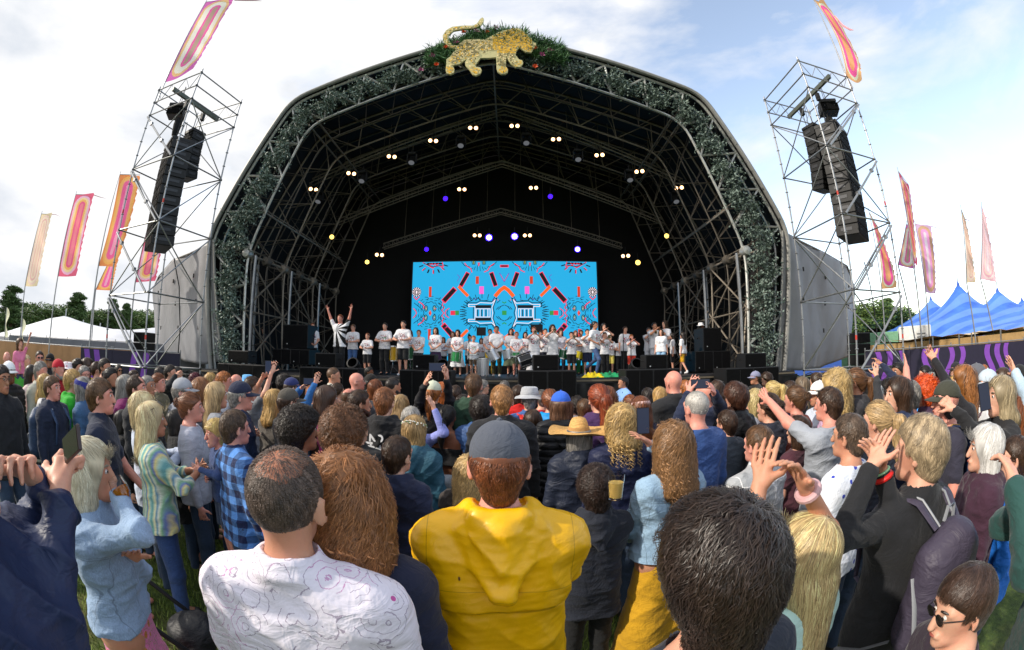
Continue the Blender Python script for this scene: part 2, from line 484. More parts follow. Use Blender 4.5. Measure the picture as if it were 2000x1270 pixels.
def torso_field(f, p, t=0.0, k=.09):
    w_ = p.w; g = p.g; sw = p.sw; b = getattr(p, 'belly', 1.0)
    fl = (1, 1.28, 1)
    f.seg((-.085*w_, -.005, 1.31), (.085*w_, -.005, 1.31), (.118+t), None, k, (1, 1.12, 1))
    f.seg((-sw*.78, -.012, 1.385), (sw*.78, -.012, 1.385), .062+t, None, .06)
    f.seg((-.05*w_, 0, 1.14), (.05*w_, 0, 1.14), (.095 if g else .108)*b+t, None, k)
    f.seg((-(.075 if g else .065)*w_, -.012, .96), ((.075 if g else .065)*w_, -.012, .96), (.112 if g else .105)+t, None, k)
    if g:
        for sx in (-1, 1): f.seg((sx*.07, .075, 1.255), (sx*.07, .08, 1.25), .055+t, None, .05)
def arm_field(f, p, t=0.0, to=1.0, sides=(0, 1), k=.03):
    for i in sides:
        sx = -1 if i == 0 else 1
        sh = np.array((sx*p.sw, -.01, 1.395)); e = p.el[i]; wv = p.wr[i]
        r0, r1, r2 = (.045, .036, .025) if p.g else (.052, .042, .029)
        if to <= .5:
            q = to*2; f.seg(sh, sh+(e-sh)*q, r0+t, r0+(r1-r0)*q+t*1.1, k)
        else:
            q = (to-.5)*2; f.seg(sh, e, r0+t, r1+t*.72, k); f.seg(e, e+(wv-e)*q, r1+t*.72, r1+(r2-r1)*q+t*.62, .025)
def body_mesh(p, v, kw):
    f = Field(); head_field(f, p, v)
    f.seg((0, -.02, 1.44), H(p, (0, -.02, 1.59)), .058, .05 if not p.g else .044, .03)
    for sx in (-1, 1): f.seg((0, -.035, 1.488), (sx*.135*p.w, -.02, 1.422), .047, .04, .03)
    torso_field(f, p); arm_field(f, p)
    hk = kw.get('hands', {})
    for i, sx in ((0, -1), (1, 1)):
        h = hk.get(i, {}) if isinstance(hk, dict) else {}
        A = p.arms[i]; cu = h.get('curl', {'down': .45, 'hang': .45, 'phone': .75, 'phonehigh': .75, 'drink': .8, 'play': .7, 'fold': .5, 'waist': .6, 'hip': .6}.get(A if isinstance(A, str) else '', .15))
        pal = h.get('palm')
        if pal is None and A in ('clap', 'claphigh'): pal = (-sx, 0, 0)
        if pal is None and A in ('up', 'wave'): pal = (0, 1, 0)
        hand_field(f, p.el[i], p.wr[i], v, cu, h.get('spread', .6), sx, pal)
    for L in legpts(p):
        a, b, c, d = map(np.array, L)
        f.seg(a, b, .085, .054, .04); f.seg(b, c, .053, .034, .03); f.seg(c, d, .032, .026, .02)
    if v <= .0075: f = f
    return f.mesh(v)
# ---------------------------------------------------------------- clothing
def folds(V, F, amp, seed, f=22, lim=.02):
    n = vnormals(V, F)
    Q = V*np.array((1, 1, 1.7))
    a = wob(Q, seed, f); b = wob(Q, seed+5, f*2.1)
    d = .42-1.15*np.abs(a)**.7-.42*np.abs(b)**.8
    fine = wob(Q, seed+7, f*4.5, 3)*.0012*(amp > .006)
    return V+n*np.maximum(d*amp+fine, -lim)[:, None]
def crease(x, w=.004): return np.exp(-(x/w)**2)
def top_mesh(p, v, kw):
    T = kw['top']; kind = T[0]; g = p.g
    t = {'tee': .012, 'vest': .010, 'long': .016, 'jacket': .019, 'hoodie': .021, 'puffer': .034, 'coat': .03, 'loose': .022, 'crop': .006, 'polo': .013, 'shirt': .016}[kind]
    to = {'tee': .34, 'vest': 0, 'crop': 0, 'polo': .36, 'loose': .7}.get(kind, .97); to = kw.get('sleeve', to)
    hem = kw.get('hem', {'tee': .86, 'vest': .88, 'crop': 1.15, 'jacket': .82, 'hoodie': .84, 'puffer': .80, 'coat': .62, 'loose': .86, 'polo': .86, 'shirt': .84, 'long': .86}[kind])
    f = Field(); f.seg((0, -.02, 1.40), (0, -.02, 1.47), .058+t, .058+t, .03)
    for sx in (-1, 1): f.seg((0, -.035, 1.488), (sx*.135*p.w, -.02, 1.422), .047+t, .04+t, .03)
    torso_field(f, p, t)
    flare = .0 if kind != 'coat' else .03
    f.seg((-.07*p.w, -.01, hem-.03), (.07*p.w, -.01, hem-.03), .125+t+flare, None, .06, (1, 1.15, 1))
    f.seg((-.07*p.w, -.01, hem-.03), (-.06*p.w, 0, 1.1), .12+t+flare, .105+t, .06, (1, 1.15, 1))
    f.seg((.07*p.w, -.01, hem-.03), (.06*p.w, 0, 1.1), .12+t+flare, .105+t, .06, (1, 1.15, 1))
    if to > 0:
        af = Field(); arm_field(af, p, t*.85+.005, to, k=.045); f.late = af.p
    if kind in ('hoodie', 'puffer') or kw.get('hood'):
        f.seg((0, -.10, 1.45), (0, -.135, 1.36), .07, .045, .03, (.8, 1, 1)); f.seg((-.05, -.085, 1.50), (.05, -.085, 1.50), .034, None, .02)
        for sx in (-1, 1):
            f.seg((sx*.055, -.085, 1.50), (sx*.088, .0, 1.50), .034, .03, .02); f.seg((sx*.088, .0, 1.50), (sx*.07, .07, 1.455), .03, .022, .02)
            f.seg((sx*.10, -.08, 1.46), (sx*.012, -.168, 1.30), .034, .022, .014); f.seg((sx*.06, -.12, 1.455), (0, -.172, 1.375), .022, .016, .006)
    nk = .073
    if kind in ('jacket', 'coat', 'shirt', 'polo') and not kw.get('hood'):
        f.seg((0, -.02, 1.45), (0, -.018, 1.515), .074, .071, .02); nk = .061
        for i in range(14):
            a0, a1 = (R(-205+i*230/14), R(-205+(i+1)*230/14)); zf = lambda a: 1.492-.022*(1+math.sin(a))*.5
            f.seg((.078*math.cos(a0), -.018+.08*math.sin(a0), zf(a0)), (.078*math.cos(a1), -.018+.08*math.sin(a1), zf(a1)), .013+t*.25, None, .008)
    top = kw.get('necktop', 1.535 if kind in ('jacket', 'coat', 'shirt', 'polo', 'hoodie', 'puffer') else 1.492)
    q = kw.get('lowback', 0)
    if kind == 'crop':
        f.cut(lambda P: P[..., 2]-1.33)
    elif q: f.cut(lambda P: (P[..., 2]-1.44)+.0-np.abs(P[..., 0])*1.6*0+np.where(P[..., 1] < 0, (.12-np.abs(P[..., 0]))*q*0, 0))
    else: f.cut(lambda P: P[..., 2]-top-.15*np.clip(-P[..., 1]-.1, 0, .05))
    f.cut(lambda P: nk-np.hypot(P[..., 0], P[..., 1]+.018)-np.clip((top-.022-P[..., 2])*8, 0, 1))
    f.cut(lambda P: hem-P[..., 2])
    V, F = f.mesh(v)
    if len(V) == 0: return V, F
    amp = {'tee': .010, 'loose': .012, 'shirt': .012, 'jacket': .015, 'coat': .016, 'hoodie': .015, 'puffer': .005, 'polo': .010}.get(kind, .008)*kw.get('fold', 1)
    V = folds(V, F, amp, kw['seed'], lim=t*.55)
    if kind == 'puffer':
        n = vnormals(V, F); V = V-n*(crease((np.mod(V[:, 2], .065)-.032), .009)*.014)[:, None]
    for (zz, w_, dep) in kw.get('seams', ()):
        n = vnormals(V, F); V = V-n*(crease(V[:, 2]-zz-.02*np.abs(V[:, 0]), w_)*dep)[:, None]
    if kw.get('flap'):
        n = vnormals(V, F); z0, z1 = kw['flap']; zz = V[:, 2]+.05*np.abs(V[:, 0])-.006*np.sin(V[:, 0]*14)
        m = (V[:, 1] < .02) & (np.abs(V[:, 0]) < .19*p.w)
        V = V+n*(m*.017*np.clip((zz-z0)/.006, 0, 1)*np.clip((z1-zz)/.09, 0, 1))[:, None]
    return V, F
def bottom_mesh(p, v, kw):
    B_ = kw['bot']; kind = B_[0]; f = Field(); t = .014
    if kind == 'skirt' or kind == 'midi':
        hz_ = {'skirt': .35, 'midi': .12}[kind]
        f.seg((-.05, -.01, 1.0), (.05, -.01, 1.0), .112, None, .05); f.seg((-.055, -.01, .93), (-.12, 0, hz_-.05), .12, .19, .06); f.seg((.055, -.01, .93), (.12, 0, hz_-.05), .12, .19, .06)
        f.cut(lambda P: hz_-P[..., 2]); f.cut(lambda P: P[..., 2]-1.045)
    else:
        f.seg((-.07*p.w, -.012, .97), (.07*p.w, -.012, .97), .118, None, .05)
        for L in legpts(p):
            a, b, c, d = map(np.array, L)
            lw = {'shorts': .03, 'wide': .035, 'jeans': .012, 'trousers': .02, 'leggings': .006}[kind]
            f.seg(a, b, .09+t*.7, .058+lw, .04)
            if kind != 'shorts': f.seg(b, c, .056+lw, .038+lw*1.25, .03)
        if kind == 'shorts': f.cut(lambda P: .50-P[..., 2])
        else: f.cut(lambda P: .06-P[..., 2])
        f.cut(lambda P: P[..., 2]-1.05)
    V, F = f.mesh(v)
    return (folds(V, F, .012 if kind in ('skirt', 'midi') else .008, kw['seed']+9, 16), F) if len(V) else (V, F)
# ---------------------------------------------------------------- hair
def hair_field(p, st, kw):
    """Field in posed head space, and the flow function for strands."""
    f = Field(); h = p.hs; r = p.HR; g = {'short': .008, 'buzz': .003, 'crop': .012, 'curly': .030, 'afro': .045, 'bob': .018, 'long': .016, 'pony': .009, 'bun': .009, 'messy': .020, 'wavy': .024}[st]
    vol = kw.get('vol', 1.0); g *= vol
    f.ell(H(p, (0, -.008, 1.662)), ((.077+g)*h, (.098+g)*h, (.092+g)*h), .03, r)
    inv = p.HR.T; piv = np.array((0, -.01, 1.535))
    def loc(P): return ((P-piv) @ p.HR)/h+piv
    if st in ('short', 'buzz', 'crop', 'curly', 'messy', 'afro', 'pony', 'bun'):
        if st not in ('buzz',): f.seg(H(p, (0, -.055, 1.62)), H(p, (0, -.052, (1.575 if st != 'curly' else 1.56)-max(0, 1.525-kw.get('nape', 1.525)))), (.052+g*.8)*h, (.045+g*.6)*h, .03)
        b0 = kw.get('nape', {'curly': 1.50, 'afro': 1.5, 'messy': 1.525}.get(st, 1.54))
        if st in ('pony', 'bun'): b0 = 1.54
        f.cut(lambda P: -(lambda q: q[..., 2]-b0-.98*(q[..., 1]+.08)-.25*np.clip(np.abs(q[..., 0])-.05, 0, .05)*(q[..., 1] > -.03))(loc(P)))
    else:
        lo = kw.get('hlen', {'bob': 1.50, 'long': 1.26, 'wavy': 1.36}[st])
        wd = {'bob': .062, 'long': .066, 'wavy': .078}[st]*kw.get('hwide', 1)
        f.seg(H(p, (-.03, -.03, 1.62)), H(p, (-.034, -.035, 1.53)), wd+g*.3, wd*.95+g*.3, .03); f.seg(H(p, (.03, -.03, 1.62)), H(p, (.034, -.035, 1.53)), wd+g*.3, wd*.95+g*.3, .03)
        if lo < 1.5:
            for sx in (-1, 1):
                f.seg(H(p, (sx*.035, -.055, 1.54)), (sx*.06*kw.get('hwide', 1), -.105, lo+.05), wd*.9, wd*.62, .04, (1, 1.1, 1))
            f.seg(H(p, (0, -.06, 1.55)), (0, -.12, lo+.03), wd, wd*.55, .04)
        f.ell(H(p, (0, .105, 1.60)), (.064*h, .085*h, .115*h), .012, r, op=-1)
        f.cut(lambda P: lo+.03*np.abs(P[..., 0])*3-P[..., 2])
    root = None
    f.nocut = Field()
    if st == 'pony':
        hi = kw.get('ponyz', 1.655); root = H(p, (0, -.115, hi)); L = kw.get('ponyl', .26)
        f.seg(root, root+np.array((0, -.045, -.015)), .022*vol, .03*vol, .02); f.seg(root+np.array((0, -.045, -.015)), root+np.array((0, -.05, -L*.6)), .034*vol, .03*vol, .02); f.seg(root+np.array((0, -.05, -L*.6)), root+np.array((0, -.04, -L)), .03*vol, .012, .02)
    if st == 'bun':
        hi = kw.get('ponyz', 1.67); root = H(p, (0, -.125, hi)); f.ell(root, (.038*vol, .032*vol, .036*vol), .012)
    if kw.get('recede'):
        f.ell(H(p, (0, .09, 1.745)), (.06*h, .075*h, .05*h), .01, r, op=-1)
    crown = H(p, (.012, -.055, 1.757+g)); up = p.HR @ np.array((0, 0, 1.0))
    f.nocut.p = list(f.p)
    def flow(P):
        d = P-crown; d /= np.linalg.norm(d, axis=1, keepdims=True)+1e-6
        if root is not None:
            t = root-P; L = np.linalg.norm(t, axis=1, keepdims=True); t = t/(L+1e-6)
            tail = (P[:, 1] < root[1]-.012) | (L[:, 0] < .02)
            t[tail] = np.array((0, -.15, -1)) if st == 'pony' else rng.normal(size=(int(tail.sum()), 3))
            return t
        low = np.clip((1.66-P[:, 2])/.06, 0, 1)[:, None]
        return d*(1-low)+np.array((0, -.12, -1))*low
    return f, flow
def strands(f, flow, V, F, n, L, wdt, wave, seed, hug=.004, jit=.35, steps=7):
    f = getattr(f, 'nocut', f); r = np.random.default_rng(seed)
    pick = r.integers(0, len(F), n); w4 = r.dirichlet((1, 1, 1, 1), n)
    P = (V[F[pick]]*w4[..., None]).sum(1)
    def grad(P):
        e = .004; return np.stack([f.ev(P+np.eye(3)[i]*e)-f.ev(P-np.eye(3)[i]*e) for i in range(3)], 1)/(2*e)
    nr = grad(P); nr /= np.linalg.norm(nr, axis=1, keepdims=True)+1e-6
    ok = f.ev(P) > -.02; hs = r.uniform(0, hug*2, n); L_ = L*r.uniform(.55, 1.25, n)
    ph = r.uniform(0, 6.28, n); tone = r.uniform(0, 1, n)
    base = r.normal(size=(n, 3))*jit*.35
    cf = 1.0 if jit < .3 else .8
    cl = wob(P, seed+3, 190.*cf, 3); base += np.stack([wob(P, seed+5, 150.*cf, 3), wob(P, seed+4, 140.*cf, 3), wob(P, seed+6, 145.*cf, 3)], 1)*jit*1.6
    base += np.stack([wob(P, seed+15, 45., 3), wob(P, seed+14, 40., 3), wob(P, seed+16, 42., 3)], 1)*jit*1.2
    ph = wob(P, seed+8, 75., 3)*7+r.normal(size=n)*.3
    tone = np.clip(tone*.45+.25+.38*cl, 0, 1)
    pts = []; sds = []
    Q = P.copy()
    for s_ in range(steps+1):
        g = grad(Q) if s_ % 2 == 0 else g
        gl = np.linalg.norm(g, axis=1, keepdims=True)+1e-6; nn = g/gl
        d = flow(Q)+base*(.6+.8*s_/steps); d -= nn*(d*nn).sum(1, keepdims=True)*.92
        d /= np.linalg.norm(d, axis=1, keepdims=True)+1e-6
        sd_ = np.cross(d, nn); sd_ /= np.linalg.norm(sd_, axis=1, keepdims=True)+1e-6
        off = sd_*(np.sin(ph+s_*1.9)*wave)[:, None]+nn*(np.cos(ph+s_*1.9)*wave*.8)[:, None]
        pts.append(Q+off+nn*(hs*(.25+1.15*math.sin(math.pi*min(1, .12+s_/steps*.86))))[:, None]); sds.append(sd_+nn*(r.normal(size=(n, 1))*.25))
        Q = Q+d*(L_/steps)[:, None]
        e = f.ev(Q)[:, None]; Q = Q-nn*np.clip(e, -.02, .03)*.8
    pts = np.stack(pts, 1); sds = np.stack(sds, 1)
    tp = np.sin(np.linspace(.35, 1, steps+1)*math.pi)**.5; tp[-1] = .08
    wv = (wdt*tp)[None, :, None]*r.uniform(.6, 1.4, (n, 1, 1))
    A = pts-sds*wv; B = pts+sds*wv
    VV = np.stack([A, B], 2).reshape(-1, 3)
    k = np.arange(n)[:, None]*(steps+1)*2+np.arange(steps)[None]*2
    FF = np.stack([k, k+1, k+3, k+2], -1).reshape(-1, 4)
    return VV, FF, np.repeat(tone, (steps+1)*2)
def hair_mat(col, wavy=False):
    key = ('hair', col)
    if key in MATS: return MATS[key]
    s = NT('hair'); c = lin(col)
    at = s.n('ShaderNodeAttribute'); at.attribute_name = 'tone'
    dk = tuple(x*.30 for x in c); md = tuple(x*.9 for x in c); lt = tuple(min(1, x*1.9+.014) for x in c)
    nz = s.noise(s.co((1, 1, .25)), 90, 3)
    f = s.math('ADD', s.math('MULTIPLY', at.outputs['Fac'], .75), s.math('MULTIPLY', nz, .3))
    s.set(Base_Color=s.ramp(f, [(.1, dk), (.5, md), (.95, lt)]), Roughness=.42, Specular_IOR_Level=.45)
    try: s.set(Sheen_Weight=.15, Sheen_Roughness=.4)
    except Exception: pass
    s.bump(s.noise(s.co((1, 1, .18)), 220, 3), .25, .002)
    MATS[key] = s.m; return s.m
def skin_mat(tone):
    key = ('skin', tone)
    if key in MATS: return MATS[key]
    c = lin({'fair': '#d6a68d', 'pink': '#d99c8a', 'tan': '#b58468', 'brown': '#7b4e36', 'dark': '#4c2f22', 'warm': '#c79478'}[tone])
    s = NT('skin'); v = s.noise(s.co(), 9, 4); v2 = s.noise(s.co(), 55, 3)
    red = (min(1, c[0]*1.08), c[1]*.78, c[2]*.74)
    s.set(Base_Color=s.mix(.35, s.ramp(v, [(.35, c), (.68, red)]), s.ramp(v2, [(.3, tuple(x*.8 for x in c)), (.7, c)])), Roughness=.5, Specular_IOR_Level=.35,
          Subsurface_Weight=.12, Subsurface_Scale=.03)
    s.b.inputs['Subsurface Radius'].default_value = (1, .3, .15)
    s.bump(s.noise(s.co(), 240, 3), .12, .003)
    MATS[key] = s.m; return s.m
# ---------------------------------------------------------------- cloth materials
def cloth(spec):
    """spec 'kind:colour[:colour2]'"""
    if spec in MATS: return MATS[spec]
    q = spec.split(':'); kind = q[0]; c = lin(q[1]); c = tuple(x*min(1.18, max(1.0, .8/max(c)))+(.006 if max(c) < .3 else 0) for x in c); c2 = lin(q[2]) if len(q) > 2 else tuple(x*.5 for x in c)
    s = NT('fabric'); co = s.co()
    base = s.ramp(s.noise(co, 5, 5), [(.3, tuple(x*.86 for x in c)), (.7, tuple(min(1, x*1.12) for x in c))])
    rough = .85; bs, bstr = 420, .25
    if kind == 'denim':
        base = s.mix(.6, base, s.ramp(s.noise(co, 3.2, 6, .6), [(.35, tuple(x*.55 for x in c)), (.62, tuple(min(1, x*1.35) for x in c))]))
        base = s.mix(.35, base, s.ramp(s.noise(s.co((1, 1, .3)), 260, 2), [(.3, tuple(x*.6 for x in c)), (.7, tuple(min(1, x*1.5) for x in c))]))
        o = s.sep(co); ax_ = s.math('ABSOLUTE', o['X'])
        def near(v, c_, w_): return s.math('LESS_THAN', s.math('ABSOLUTE', s.math('SUBTRACT', v, c_)), w_)
        yk = s.math('SUBTRACT', o['Z'], s.math('MULTIPLY', ax_, .12))
        vt = s.math('MULTIPLY', s.math('MAXIMUM', near(s.math('SUBTRACT', ax_, s.math('MULTIPLY', s.math('SUBTRACT', o['Z'], 1.1), .12)), .075, .0016), near(ax_, .185, .0016)), s.math('LESS_THAN', yk, 1.335))
        ln = s.math('MULTIPLY', s.math('MAXIMUM', s.math('MAXIMUM', near(yk, 1.335, .0018), near(yk, 1.345, .0012)), vt), s.math('GREATER_THAN', o['Z'], .9))
        base = s.mix(s.math('MULTIPLY', ln, .6), base, tuple(x*.38 for x in c))
    elif kind == 'plaid':
        o = s.sep(co)
        def band(ax, ph): return s.math('GREATER_THAN', s.math('FRACT', s.math('ADD', s.math('MULTIPLY', o[ax], 9.5), ph)), .5)
        f = s.math('ADD', s.math('MULTIPLY', band('X', .2), .5), s.math('MULTIPLY', band('Z', .1), .5))
        base = s.ramp(f, [(0, c), (.4, tuple((a+b)/2*.75 for a, b in zip(c, c2))), (.8, c2)], 'CONSTANT')
    elif kind == 'stripe':      # many soft vertical pastel stripes
        o = s.sep(co); f = s.math('FRACT', s.math('MULTIPLY', s.math('ADD', o['X'], s.math('MULTIPLY', o['Y'], .6)), 7.0))
        base = s.ramp(f, [(0, lin('#7fb0a2')), (.13, lin('#e2dcae')), (.24, lin('#5f8fa8')), (.34, lin('#d9dcc8')), (.46, lin('#86b38c')), (.58, lin('#6f7fb4')), (.68, lin('#dccb85')), (.8, lin('#a9c9bb')), (.92, lin('#6ea3a0'))], 'LINEAR')
    elif kind == 'hoop':
        f = s.math('FRACT', s.math('MULTIPLY', s.sep(co)['Z'], 14.0)); base = s.ramp(f, [(0, c), (.5, c2)], 'CONSTANT')
    elif kind in ('spots', 'floral'):
        vo = s.n('ShaderNodeTexVoronoi'); vo.inputs['Scale'].default_value = 15 if kind == 'spots' else 17; s.L(co, vo.inputs['Vector'])
        base = s.mix(s.math('LESS_THAN', vo.outputs['Distance'], .22 if kind == 'spots' else .30), base, c2)
        if kind == 'floral':
            base = s.mix(s.math('LESS_THAN', vo.outputs['Distance'], .12), base, lin('#7d4a16'))
            vo2 = s.n('ShaderNodeTexVoronoi'); vo2.feature = 'DISTANCE_TO_EDGE'; vo2.inputs['Scale'].default_value = 38; s.L(co, vo2.inputs['Vector'])
            base = s.mix(s.math('LESS_THAN', vo2.outputs['Distance'], .035), base, lin('#a88b6a'))
    elif kind == 'lines':       # thin drawn flower outlines on pale cloth
        vo = s.n('ShaderNodeTexVoronoi'); vo.inputs['Scale'].default_value = 15; vo.inputs['Randomness'].default_value = 1; s.L(co, vo.inputs['Vector'])
        nz = s.noise(co, 24, 4, .6, .5)
        rings = s.math('FRACT', s.math('ADD', s.math('MULTIPLY', vo.outputs['Distance'], 4.2), s.math('MULTIPLY', nz, 1.7)))
        ln = s.math('LESS_THAN', s.math('ABSOLUTE', s.math('SUBTRACT', rings, .5)), .055)
        where = s.math('GREATER_THAN', s.noise(co, 5.5, 2), .41)
        colr = s.mix(s.math('GREATER_THAN', s.noise(co, 6, 2), .52), lin('#8e7f96'), c2)
        base = s.mix(s.math('MULTIPLY', s.math('MULTIPLY', ln, where), .75), base, colr)
        base = s.mix(s.math('MULTIPLY', s.math('LESS_THAN', vo.outputs['Distance'], .10), s.math('GREATER_THAN', s.noise(co, 7, 2), .6)), base, lin('#c0569a'))
    elif kind == 'print':       # bold patchy print
        f = s.noise(co, 16, 4, .6, .8); base = s.ramp(f, [(.47, c), (.5, c2)], 'CONSTANT')
    elif kind == 'palm':
        f = s.noise(co, 9, 6, .7, .6); base = s.ramp(f, [(.30, tuple(x*.4 for x in c)), (.44, c), (.56, c), (.66, c2)])
        o = s.sep(co); g1 = s.math('LESS_THAN', s.math('ABSOLUTE', s.math('SUBTRACT', s.math('FRACT', s.math('MULTIPLY', o['X'], 7)), .5)), .02)
        g2 = s.math('LESS_THAN', s.math('ABSOLUTE', s.math('SUBTRACT', s.math('FRACT', s.math('MULTIPLY', o['Z'], 6)), .5)), .02)
        base = s.mix(s.math('MAXIMUM', g1, g2), base, lin('#dedede'))
    elif kind == 'rays':        # black sunburst on white, from a point on the chest
        o = s.sep(co); dx = s.math('SUBTRACT', o['X'], .07); dz = s.math('SUBTRACT', o['Z'], 1.33)
        an = s.math('ARCTAN2', dz, dx); f = s.math('GREATER_THAN', s.math('FRACT', s.math('MULTIPLY', an, 1.9)), .5)
        low = s.math('LESS_THAN', o['X'], .075)
        base = s.mix(s.math('MULTIPLY', f, low), base, (.01, .01, .01))
    elif kind == 'marker':      # white tee scribbled with coloured pens on the front
        o = s.sep(co); vo = s.n('ShaderNodeTexVoronoi'); vo.feature = 'DISTANCE_TO_EDGE'; vo.inputs['Scale'].default_value = 14; s.L(co, vo.inputs['Vector'])
        ar = s.math('MULTIPLY', s.math('LESS_THAN', s.math('ABSOLUTE', s.math('SUBTRACT', o['Z'], 1.24)), .11), s.math('LESS_THAN', s.math('ABSOLUTE', o['X']), .12))
        ar = s.math('MULTIPLY', ar, s.math('GREATER_THAN', o['Y'], .03))
        ln = s.math('MULTIPLY', s.math('LESS_THAN', vo.outputs['Distance'], .09), ar)
        base = s.mix(ln, base, s.ramp(s.noise(co, 12, 2), [(.4, c2), (.5, lin('#3a3a48')), (.6, lin('#b8434f'))]))
    elif kind == 'mesh':
        vo = s.n('ShaderNodeTexVoronoi'); vo.inputs['Scale'].default_value = 95; vo.inputs['Randomness'].default_value = .1; s.L(co, vo.inputs['Vector'])
        base = s.mix(s.math('LESS_THAN', vo.outputs['Distance'], .30), base, c2)
    elif kind == 'rubber':
        rough = .38; bs, bstr = 30, .05; o = s.sep(co); zz = s.math('ADD', o['Z'], s.math('MULTIPLY', s.math('ABSOLUTE', o['X']), .05))
        ln = s.math('LESS_THAN', s.math('ABSOLUTE', s.math('SUBTRACT', zz, 1.213)), .0028); l2 = s.math('LESS_THAN', s.math('ABSOLUTE', s.math('SUBTRACT', zz, 1.29)), .0012)
        l3 = s.math('LESS_THAN', s.math('ABSOLUTE', s.math('SUBTRACT', s.math('ABSOLUTE', o['X']), .205)), .0014)
        bk = s.math('MULTIPLY', s.math('LESS_THAN', o['Y'], .03), .6)
        base = s.mix(s.math('MULTIPLY', s.math('MAXIMUM', s.math('MAXIMUM', ln, l2), l3), bk), base, tuple(x*.4 for x in c))
    elif kind == 'nylon': rough = .52; bs, bstr = 60, .15
    elif kind == 'leather': rough = .4
    elif kind == 'sequin':
        vo = s.n('ShaderNodeTexVoronoi'); vo.inputs['Scale'].default_value = 60; s.L(co, vo.inputs['Vector'])
        base = s.mix(.5, base, vo.outputs['Color'], 'MULTIPLY'); rough = .3
    s.set(Base_Color=base, Roughness=rough, Specular_IOR_Level=.3 if kind not in ('rubber', 'leather') else .5)
    if kind not in ('rubber', 'nylon', 'leather'):
        try: s.set(Sheen_Weight=.12, Sheen_Roughness=.5)
        except Exception: pass
    rg = s.math('ABSOLUTE', s.math('SUBTRACT', s.noise(s.co((1, 1, 1.5)), 7.5, 3, .55, 1.6), .5))
    rg2 = s.math('ABSOLUTE', s.math('SUBTRACT', s.noise(s.co((1.4, 1, .8), (.4, .2, .7)), 13, 2, .5, 1.2), .5))
    h = s.math('ADD', s.math('MULTIPLY', s.noise(co, bs, 2), .07), s.math('ADD', s.math('MULTIPLY', rg, -3.2), s.math('MULTIPLY', rg2, -1.5)))
    s.bump(h, .6 if kind not in ('rubber',) else .35, .0055 if kind != 'rubber' else .003)
    MATS[spec] = s.m; return s.m
